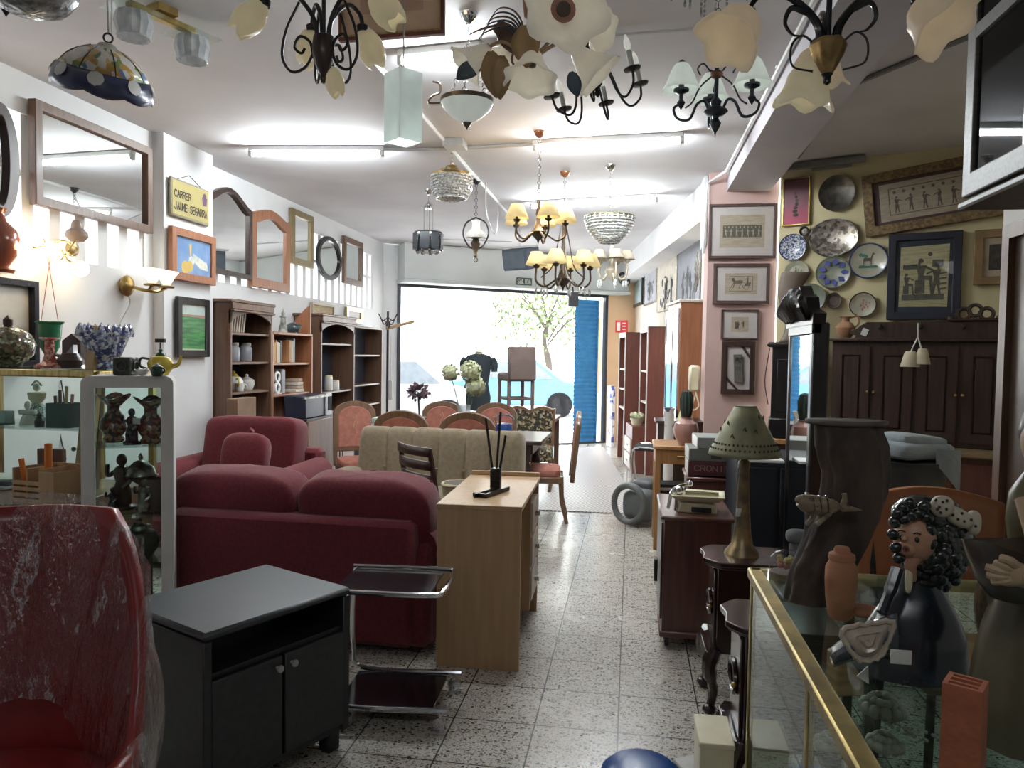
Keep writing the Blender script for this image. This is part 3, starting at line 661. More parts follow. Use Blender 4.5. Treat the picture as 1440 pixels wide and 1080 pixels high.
for i, (z, wd) in enumerate(((0, .2), (.035, .16), (.07, .17), (.105, .13))):
    b = B(); b.box((0, 0, .015), (wd, .15, .03), 0, .003)
    one(b, 'book', M('stack_book%d' % (i % 2), ((.72, .66, .58), (.55, .42, .32))[i % 2], .7), ['bottom book of the flat stack on the second bookcase', 'second book up in the flat stack on the second bookcase', 'third book up in the flat stack on the second bookcase', 'top book of the flat stack on the second bookcase'][i], 'book', (xf1-.12, yc-.2, zb3+z), pi/2+.06*i, 'flat stack of books')
# glass jars, tea set
for i, px in enumerate((326, 344)):
    q = at(px, 510, x=xf1-.12); t = thing('glass_jar', ['glass jar on the first bookcase middle shelf, left one', 'glass jar with metal lid, right on the first bookcase middle shelf'][i], 'jar', (q.x, q.y, sh1[1]+.012))
    b = B(); b.lathe([(0, 0), (.06, 0), (.065, .01), (.065, .12), (.05, .14), (.05, .145)], n=18); b.obj('body', M('milky_jar_glass', (.30, .31, .34), .15, alpha=.75), t); B().cyl((0, 0, .142), (0, 0, .165), .055, n=18).obj('lid', SILVER, t)
PORC = M('white_porcelain', (.72, .72, .68), .2, coat=.4); YEL = M('yellow_glaze', (.66, .50, .06), .25, coat=.5)
zz = sh1[2]+.012
def teapot(name, label, loc, s, body, lidm, rz=0):
    t = thing(name, label, 'teapot', loc, rz, s=s)
    b = B(); b.lathe([(0, 0), (.045, 0), (.05, .01), (.075, .05), (.08, .08), (.06, .12), (.035, .13)], n=22); b.obj('body', body, t)
    b = B(); b.lathe([(.038, .128), (.03, .145), (.01, .155), (.014, .168), (0, .178)], n=18); b.obj('lid', lidm, t)
    b = B(); b.tube(bez([(.07, 0, .06), (.11, 0, .075), (.13, 0, .13)], 6), [.018-.0007*i for i in range(13)], 8); b.obj('spout', body, t)
    b = B(); b.tube(bez([(-.065, 0, .105), (-.12, 0, .11), (-.125, 0, .06), (-.072, 0, .04)], 6), .008, 7); b.obj('handle', lidm, t); return t
q = at(329, 550, x=xf1-.14); teapot('teapot', 'white teapot with yellow lid on the lowest shelf of the first bookcase', (q.x, q.y, zz), 1.0, PORC, YEL, 2.4)
q = at(347, 550, x=xf1-.14); b = B(); b.lathe([(0, 0), (.05, 0), (.07, .05), (.065, .09), (.03, .11), (.012, .12), (.016, .135), (0, .145)], n=20); one(b, 'sugar_bowl', PORC, 'round white lidded sugar bowl on the lowest shelf of the first bookcase', 'bowl', (q.x, q.y, zz))
q = at(337, 553, x=xf1-.07); b = B(); b.lathe([(0, .0), (.035, 0), (.045, .07), (.04, .07), (.03, .006), (0, .006)], n=18); b.tor((.05, 0, .04), .02, .005, (0, 1, 0)); one(b, 'tea_cup', PORC, 'small white cup in front of the white teapot', 'cup', (q.x, q.y, zz))
# on top of the second bookcase
q = at(398, 467, x=xf1-.12); t = thing('lighthouse_model', 'small green lighthouse ornament on top of the second bookcase', 'ornament', (q.x, q.y, zt2b))
b = B(); b.lathe([(0, 0), (.045, 0), (.04, .07), (.028, .08), (.022, .15), (.032, .155), (.03, .165), (.016, .17), (.018, .2), (.006, .215), (0, .25)], n=14); b.obj('tower', M('weathered_green', (.12, .14, .12), .6, 0, (.45, .45, .40), 16), t)
q = at(412, 467, x=xf1-.14); b = B(); b.sph((0, 0, .055), (.075, .06, .06)); b.sph((.04, .02, .07), (.04, .045, .035)); b.box((0, 0, .01), (.1, .09, .02), 0, .005); one(b, 'helmet_ornament', M('dark_teal_glaze', (.03, .05, .055), .15, coat=.6), 'dark glazed rounded ornament beside the lighthouse', 'ornament', (q.x, q.y, zt2b))
q = at(462, 551, x=xf3-.1); q2 = at(471, 551, x=xf3-.1)
for i, (p, h, r) in enumerate(((q, .15, .045), (q2, .09, .05))):
    t = thing('canister', ['tall cream canister on the arched bookcase', 'short cream canister on the arched bookcase'][i], 'canister', (p.x, p.y, sh3[1]+.012))
    B().lathe([(0, 0), (r, 0), (r, h), (r*.8, h+.005), (0, h+.005)], n=18).obj('body', PORC, t); B().lathe([(r*.95, h), (r*.95, h+.02), (0, h+.028)], n=18).obj('lid', CREAM, t)
# stereo, folders and cardboard in front of the lower shelves
q = at(430, 592, x=xf1+.08); t = thing('radio', 'silver and black table radio on the lower shelf behind the red armchair', 'radio', (xf1+.27, yc-.5, .85), pi/2)
B().box((.0, .1, .11), (.56, .22, .22), 0, .01).obj('housing', M('radio_black', (.03, .035, .06), .3), t); B().box((.24, -.015, .11), (.14, .02, .22), 0, .006).obj('speaker_panel', M('radio_silver', (.55, .56, .58), .4), t); B().box((.25, -.028, .12), (.09, .006, .14)).obj('speaker_grille', DARKF, t); B().box((-.08, -.012, .2), (.5, .02, .02)).obj('trim_strip', SILVER, t)
B().box((.0, .1, -.01), (.6, .26, .02)).obj('foot', BLACKP, t)
b = B(); b.box((0, 0, .415), (.6, .3, .83), 0, .006); one(b, 'low_cupboard', W_BRN, 'low brown cupboard under the radio, mostly hidden by the red armchair', 'cupboard', (xf1+.17, yc-.5, 0), pi/2)
q = at(362, 562, x=-3.05); b = B(); b.box((0, .06, .55), (.3, .1, 1.1), 0, .004); one(b, 'cardboard_box', M('brown_cardboard', (.24, .155, .10), .8), 'tall plain brown board box in front of the first bookcase', 'box', (-3.13, at(362, 562, x=-3.05).y, 0), pi/2)
for i, px in enumerate((455, 495)):
    pass
framed('LF', (436, 424, 467, 446), 'framed_print', 'small pale framed print propped on top of the arched bookcase', 'picture', M('pale_wood_frame', (.45, .36, .25), .5), .03, 'pic', mount=PAPYR)
framed('LF', (485, 431, 507, 455), 'framed_print', 'small gold framed dark picture propped on the row of bookcases', 'picture', GOLDF, .05, 'pic', mount=W_BRN)
# coat rack of antlers and a wooden rod at the end of the row
q = at(545, 500, y=9.6); t = thing('coat_stand', 'thin dark metal coat stand with hooks at the end of the bookcases', 'coat stand', (q.x, 9.6, 0))
zt = at(547, 438, y=9.6).z
b = B(); b.tube([(0, 0, .02), (0, 0, zt)], .016, 8); [b.tube(bez([(0, 0, .3), (.12*cos(a), .12*sin(a), .12), (.26*cos(a), .26*sin(a), .012)], 5), .012, 6) for a in (0, 2.1, 4.2)]; b.obj('pole', IRON, t)
for k in range(6):
    a = k*1.05; b = B(); b.tube(bez([(0, 0, zt-.08-.05*(k % 3)), (.07*cos(a), .07*sin(a), zt-.12-.05*(k % 3)), (.13*cos(a), .13*sin(a), zt-.03-.05*(k % 3))], 5), .008, 6); b.obj('hook', IRON, t)
b = B(); b.cyl((0, 0, 0), (.36, .1, .1), .022, n=10); one(b, 'wooden_rod', W_LITE, 'short light wooden rod resting across the coat stand hooks', 'rod', (q.x-.02, 9.58, at(547, 462, y=9.6).z))
b = B(); b.tube([(0, 0, 0), (0, .0, -.62)], .006, 6); b.box((0, 0, -.72), (.06, .03, .26), 0, .01); one(b, 'strip_thermometer', WHITEP, 'white strip hanging on a cord beside the coat stand', 'hanging strip', at(550, 472, y=9.5))
# ============================================================= glass showcase with gold frame (far left)
XR = -2.44; t = thing('glass_showcase', 'gold framed glass showcase on a brown base at the left edge', 'display case', (-3.08, 3.3, 0))
B().box((0, .1, .38), (.94, .72, .76), 0, .006).obj('base_cabinet', W_BRN, t)
b = B(); zt = 1.385; x0, x1, y0, y1 = -.48, .48, .0, .44
for z in (zt,):
    for y in (y0, y1): b.box(((x0+x1)/2, y, z-.018), (x1-x0, .035, .036), 0, .006)
    for x in (x0, x1): b.box((x, (y0+y1)/2, z-.018), (.035, y1-y0, .036), 0, .006)
b.box((.18, y1-.03, (.76+zt)/2), (.04, .04, zt-.78)); [b.box((x, y1, (.76+zt)/2), (.03, .03, zt-.78)) for x in (x0, x1)]; b.obj('gold_frame', GOLDF, t)
B().box((0, .22, zt+.003), (.95, .46, .006)).obj('top_glass', GLASSG, t)
B().box((0, .22, 1.085), (.92, .42, .008)).obj('glass_shelf', GLASSG, t)
B().box((.0, .002, (.78+zt)/2), (.92, .005, zt-.83)).obj('front_glass', GLASS, t)
B().box((.14, y1-.02, (.76+zt)/2), (.035, .03, zt-.79)).obj('back_strip', IRON, t)
ST_ = 1.391; GS = 1.089
q = at(12, 515, y=3.52)
t = thing('mosaic_ball', 'large mosaic glass ball planter with a dark finial on the glass showcase', 'planter', (q.x, 3.52, ST_))
b = B(); b.lathe([(0, 0), (.06, 0), (.07, .02), (.115, .06), (.13, .115), (.11, .17), (.06, .205), (0, .215)], n=26); b.obj('ball', spots('mosaic_green', (.05, .05, .03), [(.20, .19, .10), (.10, .10, .06), (.38, .40, .28), (.16, .09, .06)], 70, .3, .12, .8), t); b = B(); b.lathe([(.015, .2), (.024, .225), (.024, .25), (0, .275)], n=12); b.obj('finial', W_DARK, t)
q = at(70, 518, y=3.45)
b = B(); b.lathe([(0, 0), (.075, 0), (.07, .012), (.035, .03), (.025, .06), (.024, .14), (.05, .15), (.045, .155), (0, .15)], n=20); one(b, 'candlestick', spots('pink_mosaic', (.45, .10, .07), [(.6, .28, .2), (.66, .45, .36), (.35, .07, .05)], 90, .35, .25), 'pink and red candlestick standing on the glass showcase', 'candlestick', (q.x, 3.45, ST_))
t = thing('hatchet', 'small hatchet with a grey head lying on the glass showcase', 'axe', (at(92, 515, y=3.5).x, 3.5, ST_+.02))
b = B(); b.tube([(-.14, .03, .06), (.03, 0, .025)], .010, 6); b.obj('handle', W_DARK, t); b = B(); b.prism([(-.02, 0), (.10, -.02), (.05, .04), (.045, .10), (.0, .05)], .03, 'xz'); b.obj('head', M('axe_steel', (.45, .46, .48), .45, .6), t)
q = at(112, 520, y=3.62); b = B(); b.prism([(-.055, 0), (.055, 0), (.055, .14), (0, .18), (-.055, .14)], .12, 'xz', (0, -.06, 0)); b.lathe([(.0, 0), (.06, .0), (.065, .04), (.04, .075), (0, .08)], (.045, -.12, 0), 16); one(b, 'carved_box', W_DARK, 'dark carved wooden box behind the blue and white pot', 'box', (q.x, 3.62, ST_))
BW = spots('blue_white_pattern', (.10, .13, .30), [(.55, .58, .66), (.30, .34, .52), (.07, .08, .20), (.70, .72, .76)], 75, .25, .2, .7)
q = at(148, 520, y=3.48); t = thing('flower_pot', 'blue and white porcelain pot with a spiky crown rim', 'pot', (q.x, 3.48, ST_))
b = B(); b.lathe([(0, 0), (.055, 0), (.06, .02), (.05, .035), (.075, .07), (.095, .12), (.112, .17), (.118, .19)], n=48, wob=lambda a, k: (1+.03*sin(a*12)*k, .022*(sin(a*12)+.3)*(k > .95))); b.obj('body', BW, t)
for k in range(12): a = k*pi/6; b = B(); b.lathe([(.020, -.02), (.022, .0), (.014, .028), (0, .05)], (.116*cos(a), .116*sin(a), .185), 7); b.obj('crown_point', BW, t)
t = thing('easel', 'folded light wooden easel leaning between the showcase and the white cabinet', 'easel', (at(112, 725, y=3.44).x+.01, 3.42, 0))
b = B(); p0, p1 = V((-.09, 0, 0)), V((.11, 0, 1.61)); b.tube([p0, p1], .03, 4); b.obj('front_leg', W_LITE, t); b = B(); b.tube([(-.06, .04, 0), (.11, .03, 1.52)], .022, 4); b.obj('front_leg', W_LITE, t); b = B(); b.tube([(-.02, .07, 0), (.10, .06, 1.48)], .02, 4); b.obj('rear_leg', W_BRN, t)
for x in (0, .05): B().sph((x, -.03, .98), .012).obj('bolt', SILVER, t)
# inside the showcase
q = at(40, 622, y=3.5); t = thing('doll_figurine', 'small figurine in a patterned skirt and yellow top on the showcase shelf', 'figurine', (q.x, 3.56, GS))
b = B(); b.lathe([(0, 0), (.07, 0), (.072, .03), (.03, .1), (.02, .11)], n=18); b.obj('skirt', spots('mint_print', (.55, .62, .58), [(.12, .2, .18), (.7, .72, .68), (.2, .3, .3)], 160, .4), t); b = B(); b.lathe([(.022, .105), (.04, .13), (.045, .16), (.04, .165), (0, .16)], n=14); b.obj('bodice', CREAM, t); b = B(); b.sph((0, 0, .19), (.018, .018, .022)); b.tube(bez([(-.03, 0, .2), (0, 0, .225), (.03, 0, .2)], 4), .006, 5); b.obj('head', PORC, t)
q = at(86, 620, y=3.38); t = thing('pen_box', 'dark green box of pencils on the glass showcase shelf', 'box', (q.x, 3.4, GS))
B().ring(rect(.125, .1), rect(.11, .085), .125, 'xy').obj('box', M('dark_teal_plastic', (.01, .055, .05), .4), t)
for i, (x, h, c) in enumerate(((-.04, .16, 'brown'), (-.02, .19, 'brown'), (.01, .21, 'tan'), (.035, .17, 'pink'))):
    cc = {'brown': (.12, .05, .03), 'tan': (.55, .42, .2), 'pink': (.66, .25, .3)}[c]; one(B().tube([(0, 0, 0), (.008*(i-1), 0, h)], .008, 6), 'pencil', M('pencil_'+c, cc, .5), ['dark brown pencil at the left of the green box', 'tall brown pencil in the green box', 'tallest tan pencil in the green box', 'pink pencil at the right of the green box'][i], 'pencil', (q.x+x, 3.4, GS))
q = at(60, 616, y=3.4); b = B(); b.lathe([(0, 0), (.022, 0), (.024, .03), (.012, .045), (.01, .055), (.016, .06), (0, .075)], n=12); one(b, 'perfume_bottle', BLACKP, 'small black bottle on the glass showcase shelf', 'bottle', (q.x, 3.38, GS))
q = at(48, 616, y=3.5); b = B(); b.lathe([(0, 0), (.04, 0), (.03, .04), (.02, .05)], n=12); b.box((0, 0, .065), (.1, .03, .025), 0, .006); b.sph((0, 0, .1), (.016, .016, .024)); one(b, 'pale_figurine', PORC, 'small pale figure with spread arms on the showcase shelf', 'figurine', (q.x, 3.46, GS))
q = at(18, 618, y=3.5)
for i, x in enumerate((-.08, .0)):
    b = B(); b.ring(rect(.08, .06), rect(.06, .045), .07, 'xy'); b.box((0, 0, .004), (.08, .06, .008)); one(b, 'trinket_tray', M('mint_glass', (.42, .55, .52), .15), ['pale glass trinket box at the far left of the showcase shelf', 'pale glass trinket box beside the patterned figurine'][i], 'box', (q.x+x, 3.44, GS))
for i in range(3):
    b = B(); b.box((0, 0, .008), (.3-.04*i, .2, .016), .2*i-.2, .003); one(b, 'magazine', M('magazine%d' % i, [(.5, .52, .55), (.10, .10, .13), (.62, .62, .6)][i], .35), ['bottom magazine of the pile inside the showcase', 'dark magazine in the middle of the showcase pile', 'top magazine of the pile inside the showcase'][i], 'magazine', (-3.28, 3.46, .762+.017*i))
# wooden crate of pens on the ledge
q = at(68, 722, y=3.12); t = thing('pen_crate', 'slatted wooden desk crate with compartments in front of the showcase', 'crate', (q.x, 3.12, .762), R_(-8))
b = B(); [b.box((-.04, -.08, .02+.028*k), (.16, .008, .018)) for k in range(4)]; b.obj('slats', W_LITE, t)
for x, hh in ((-.12, .17), (-.035, .17), (.04, .17)): B().box((x, 0, hh/2), (.008, .16, hh)).obj('divider', W_LITE, t)
B().box((0, .08, .09), (.25, .008, .18)).obj('back', W_LITE, t); B().box((.085, -.08, .08), (.09, .008, .16)).obj('front_panel', W_LITE, t); B().box((.125, 0, .08), (.008, .16, .16)).obj('side', W_LITE, t); B().box((0, 0, .004), (.25, .16, .008)).obj('floor', W_LITE, t)
ORG = M('orange_plastic', (.72, .20, .03), .4)
for i, (x, y, h, r) in enumerate(((-.08, -.03, .2, .012), (0, .0, .27, .017))): one(B().tube([(0, 0, 0), (-.035 if i == 0 else .004, 0, h)], r, 8), 'orange_tube', ORG, ['leaning orange tube at the left of the wooden crate', 'upright orange tube in the middle of the wooden crate'][i], 'tube', (q.x+x, 3.12+y, .772))
one(B().box((0, 0, .12), (.14, .03, .24), 0, .004), 'notebook', W_BRN, 'brown book standing at the back of the wooden crate', 'book', (q.x-.07, 3.225, .762))
one(B().tube(bez([(0, 0, 0), (.02, 0, -.15), (-.01, 0, -.32), (.03, 0, -.5)], 6), .004, 5), 'power_cable', IRON, 'dark cable with a switch hanging behind the showcase', 'cable', at(86, 535, x=-3.545))
# ============================================================= white display cabinet
q0, q1 = at(118, 600, y=3.05), at(243, 600, y=3.05); W = .375; CRZ = R_(31); ZT = at(180, 529, y=3.05).z
t = thing('display_cabinet', 'white enamel display cabinet with rounded corners and a glass door', 'cabinet', ((q0.x+q1.x)/2, 3.05, 0), CRZ)
D = .34; k = .052
def rr(w, h, r, n=5):
    o = []
    for cx, cz, a in ((w/2-r, h/2-r, 0), (-w/2+r, h/2-r, pi/2), (-w/2+r, -h/2+r, pi), (w/2-r, -h/2+r, 1.5*pi)):
        o += [(cx+r*cos(a+pi/2*i/n), cz+r*sin(a+pi/2*i/n)) for i in range(n+1)]
    return o
B().ring(rr(W, ZT, .035), rr(W-2*k, ZT-2*k, .006), .03, 'xz', (0, 0, ZT/2)).obj('door_frame', WHITEP, t)
B().ring(rr(W-.004, ZT-.004, .035), rr(W-.03, ZT-.03, .025), D-.04, 'xz', (0, .034, ZT/2)).obj('carcass', WHITEP, t)
B().box((0, D-.01, ZT/2), (W-.03, .008, ZT-.03)).obj('back_glass', GLASS, t)
SHV = [at(180, p, y=3.2).z for p in (624, 720)]+[.5, .06]
for z in SHV: B().box((0, D/2+.01, z), (W-.04, D-.06, .006)).obj('glass_shelf', GLASSG, t)
B().box((0, .012, ZT/2), (W-2*k+.02, .004, ZT-2*k+.02)).obj('door_glass', GLASS, t)
CX = (q0.x+q1.x)/2; CY = 3.05+D/2
RVASE = spots('imari_red', (.16, .05, .035), [(.30, .12, .07), (.07, .06, .10), (.40, .26, .16)], 60, .4, .2, .6)
def flared(label, px, z, s, m=RVASE):
    q = at(px, 600, y=CY); b = B(); b.lathe([(0, 0), (.045, 0), (.05, .015), (.04, .03), (.065, .07), (.06, .11), (.03, .15), (.03, .18), (.06, .215), (.075, .225), (.07, .222), (.026, .18)], n=24, wob=lambda a, k: (1+.12*(k > .7)*cos(3*a), .015*(k > .8)*cos(3*a))); o = one(b, 'flared_vase', m, label, 'vase', (q.x, CY, z)); o.scale = (s, s, s)
zz = SHV[0]+.004
flared('dark red vase with a flared rim left on the white cabinet top shelf', 160, zz, .98); flared('patterned red vase with a flared rim right on the white cabinet top shelf', 212, zz, .94)
def figurine(label, px, z, h, m, dy=0, name='figurine'):
    q = at(px, 600, y=CY+dy); t = thing(name, label, 'figurine', (q.x, CY+dy, z), s=h/.2)
    b = B(); b.lathe([(0, 0), (.045, 0), (.045, .012), (.03, .02), (.032, .06), (.02, .1), (.028, .13), (.022, .15), (.009, .158)], n=14, wob=lambda a, k: 1+.15*sin(a*3+k*5)); b.tube(bez([(.02, 0, .14), (.045, -.02, .11), (.03, -.04, .085)], 4), .008, 6); b.tube(bez([(-.02, 0, .14), (-.05, -.01, .12), (-.045, -.02, .16)], 4), .008, 6); b.obj('body', m, t)
    B().sph((0, -.004, .177), (.018, .019, .022)).obj('head', m, t)
PEWT = M('blackened_pewter', (.16, .17, .20), .3, .8, (.04, .04, .06), 40); BRZ = M('dark_bronze', (.07, .055, .045), .35, .7)
figurine('blackened metal figurine with a paper tag on the top shelf of the white cabinet', 186, zz, .17, PEWT, -.06)
one(B().box((0, 0, 0), (.035, .002, .03), .1, 0, .1), 'price_tag', PORC, 'small white tag on the metal figurine in the white cabinet', 'tag', at(192, 592, y=CY-.11))
zz = SHV[1]+.004
figurine('bronze figure of a leaning child on the middle shelf of the white cabinet', 172, zz, .27, BRZ, .02)
figurine('small silver statuette in front on the middle shelf of the white cabinet', 203, zz, .17, SILVER, -.07); figurine('tiny dark figurine at the left of the middle shelf in the white cabinet', 158, zz, .12, PEWT, -.05)
q = at(196, 640, y=CY+.03); t = thing('silver_cloche', 'silver footed dish with a domed lid on the middle shelf of the white cabinet', 'dish', (q.x, CY+.04, zz))
b = B(); b.lathe([(0, 0), (.04, 0), (.012, .02), (.012, .12), (.075, .16), (.08, .165), (0, .16)], n=20); b.obj('stand', SILVER, t); b = B(); b.lathe([(.07, .166), (.06, .2), (.03, .23), (.008, .24), (.012, .255), (0, .275)], n=20); b.obj('dome', SILVER, t)
q = at(220, 690, y=CY+.05); b = B(); b.lathe([(0, 0), (.05, 0), (.07, .05), (.05, .12), (.055, .15), (.045, .15), (0, .02)], n=18); one(b, 'dull_jar', M('mauve_clay', (.20, .15, .14), .7), 'dull mauve clay jar at the right of the middle shelf in the white cabinet', 'jar', (q.x, CY+.05, zz))
zz = SHV[2]+.004
for i, (px, dy, s, lb) in enumerate(((165, 0, 1.05, 'silver teapot with a hinged lid on the lower shelf of the white cabinet'), (196, -.05, 1.1, 'large gilded teapot on the lower shelf of the white cabinet'), (205, .07, .7, 'small silver teapot at the right of the lower shelf in the white cabinet'))):
    q = at(px, 760, y=CY+dy); teapot('silver_teapot', lb, (q.x, CY+dy, zz), s, SILVER if i != 1 else BRZ, SILVER, .6+i*1.7)
q = at(180, 830, y=CY); 
for i, (px, dy) in enumerate(((165, .02), (200, -.03), (222, .06))):
    q = at(px, 830, y=CY+dy); b = B(); b.lathe([(0, 0), (.04, 0), (.012, .02), (.014, .05), (.06, .09), (.075, .12), (.07, .12), (.0, .06)], n=18); one(b, 'silver_goblet', SILVER, ['silver footed bowl at the left of the bottom shelf in the white cabinet', 'silver footed bowl in the middle of the bottom shelf in the white cabinet', 'silver footed bowl at the right of the bottom shelf in the white cabinet'][i], 'bowl', (q.x, CY+dy, SHV[3]+.004))
# on top of the white cabinet
q = at(177, 527, y=3.15); b = B(); b.box((0, 0, .042), (.085, .085, .084), .2, .006); [b.tor((0.046*cos(a+.2), .046*sin(a+.2), .045), .022, .006, (cos(a+.2), sin(a+.2), 0), 10, 4) for a in (0, pi/2, pi, 1.5*pi)]; one(b, 'cube_box', M('dark_green_stone', (.03, .035, .028), .4, 0, (.06, .065, .05), 40), 'dark carved cube box on top of the white cabinet', 'box', (q.x, 3.15, ZT))
q = at(222, 527, y=3.2); teapot('yellow_teapot', 'yellow glazed teapot with green lid on top of the white cabinet', (q.x, 3.22, ZT), .72, YEL, M('green_glaze2', (.03, .10, .05), .25, coat=.5), .3)
q = at(221, 527, y=3.1); b = B(); b.lathe([(0, 0), (.022, 0), (.028, .02), (.024, .045), (.012, .052), (0, .06)], n=14); b.tube(bez([(.022, 0, .04), (.038, 0, .03), (.024, 0, .01)], 4), .004, 5); one(b, 'small_jug', M('green_glaze3', (.02, .07, .045), .3, coat=.5), 'tiny green jug in front of the yellow teapot', 'jug', (q.x, 3.1, ZT))
q = at(222, 500, y=3.3); b = B(); b.tube([(0, 0, 0), (0, 0, .155)], .004, 6); b.box((0, 0, .165), (.05, .012, .018)); b.lathe([(0, 0), (.02, 0), (.012, .01)], n=12); one(b, 'small_sign_stand', IRON, 'small metal stand with a flat plate behind the yellow teapot', 'stand', (q.x, 3.32, ZT))
q = at(200, 526, y=3.1); b = B(); b.sph((0, 0, .016), (.025, .016, .016)); b.sph((.022, 0, .028), (.012, .011, .011)); b.tube([(-.02, 0, .02), (-.04, 0, .03)], .004, 5); one(b, 'tiny_bird', PORC, 'tiny pale bird ornament between the cube box and the teapot', 'ornament', (q.x, 3.1, ZT))
# ============================================================= upholstered things
def spw(v, e): return math.copysign(abs(v)**e, v)
def pillow(b, c, r, e1=.45, e2=.4, n=20, m=12, rot=None, lump=0, seed=0):
    """Rounded cushion (superellipsoid) with optional soft lumps."""
    c = V(c); E = Euler(rot).to_matrix() if rot else Matrix.Identity(3)
    def f(u, v):
        a, q = -pi/2+pi*v, 2*pi*u
        p = V((r[0]*spw(cos(a), e1)*spw(cos(q), e2), r[1]*spw(cos(a), e1)*spw(sin(q), e2), r[2]*spw(sin(a), e1)))
        if lump: p *= 1+lump*sin(p.x*17+seed)*cos(p.z*13+seed*2)
        return c+E @ p
    b.surf(f, n, m, cu=True)
    return b
def sofa(name, label, loc, rz, w, d, hb, ha, fab, n, aw=.2, fullback=False, cush_h=.3):
    """Faces local -y; seat cushions, leaning back cushions, rolled arms."""
    t = thing(name, label, 'sofa' if n > 1 else 'armchair', loc, rz)
    iw = w-2*aw
    b = B(); b.box((0, 0, .2), (w-.02, d-.04, .32), 0, .03); b.obj('base', fab, t)
    b = B(); b.box((0, d/2-.07, hb*.41), (w-aw*.9, .14, hb*.78-.04), 0, .03); b.obj('back_panel', fab, t)
    for s in (-1, 1):
        b = B(); pillow(b, (s*(w/2-aw/2), -.02, ha*.5), (aw*.46, d/2-.02, ha*.48), .3, .3); b.tube([(s*(w/2-aw/2), -d/2+.01, ha-.08), (s*(w/2-aw/2), d/2-.1, ha-.06)], aw*.52, 14); b.obj('arm', fab, t)
    for i in range(n):
        x = -iw/2+iw*(i+.5)/n
        b = B(); pillow(b, (x, -.08, .4), (iw/n/2-.005, d/2-.12, .1), .4, .3); b.obj('seat_cushion', fab, t)
        b = B(); wd = (iw if not fullback else w-.06)/n
        xx = x if not fullback else -(w-.06)/2+(w-.06)*(i+.5)/n
        pillow(b, (xx, d/2-.2, hb-cush_h*.62), (wd/2-.002, .13, cush_h*.66), .5 if n > 1 else .28, .26, 28, 16, (-.16, 0, 0), .022, i*2.)
        o = b.obj('back_cushion', fab, t)
        p = B(); p.tube([V((xx-wd/2+.04, d/2-.25, hb-.03)), V((xx, d/2-.26, hb+.012)), V((xx+wd/2-.04, d/2-.25, hb-.03))], .007, 5); p.obj('piping', fab, o)
    for sx in (-1, 1):
        for sy in (-1, 1): B().cyl((sx*(w/2-.1), sy*(d/2-.1), 0), (sx*(w/2-.1), sy*(d/2-.1), .06), .025, .03, 10).obj('foot', W_DARK, t)
    return t
sofa('sofa', 'large dark red fabric sofa seen from behind, beside the beech desk', (-1.68, 3.93, 0), R_(178.5), 1.5, .86, .86, .58, REDF, 2, .2, True, .34)
sofa('armchair', 'wide red fabric armchair facing the camera in front of the bookcases', (-2.80, 4.98, 0), R_(-3), 1.16, .9, .98, .66, REDF, 1, .2, False, .42)
b = B(); pillow(b, (0, 0, .14), (.16, .08, .15), .6, .45, rot=(-.3, 0, .1)); b.tube([(0, .03, .28), (.03, .03, .31)], .02, 6); one(b, 'throw_cushion', REDF, 'small red scatter cushion on the seat of the red armchair', 'cushion', at(346, 668, y=4.74))
# beige channel-back sofa
BEIGE = M('beige_corduroy', (.30, .245, .165), .9, 0, (.255, .205, .135), 30, bmp=.2, bs=180, sheen=.2)
t = thing('sofa', 'beige channel-tufted sofa facing the camera behind the red sofa', 'sofa', (-1.45, 5.27, 0), R_(-3))
B().box((0, -.02, .2), (1.46, .68, .34), 0, .04).obj('base', BEIGE, t)
for i in range(6):
    x = -.52+i*.21; b = B(); pillow(b, (x, .3-.02*(i in (0, 5)), .62), (.13, .12, .3), .36, .6, 20, 14, (-.14, 0, 0)); b.obj('back_channel', BEIGE, t)
    if i < 5: B().sph((x+.105, .18, .62), .012, 8, 6).obj('button', BEIGE, t)
for i in range(2): b = B(); pillow(b, (-.3+.6*i, -.08, .42), (.3, .28, .1), .4, .3); b.obj('seat_cushion', BEIGE, t)
for s in (-1, 1): b = B(); pillow(b, (s*.66, -.03, .34), (.10, .35, .28), .5, .5); b.obj('arm', BEIGE, t)
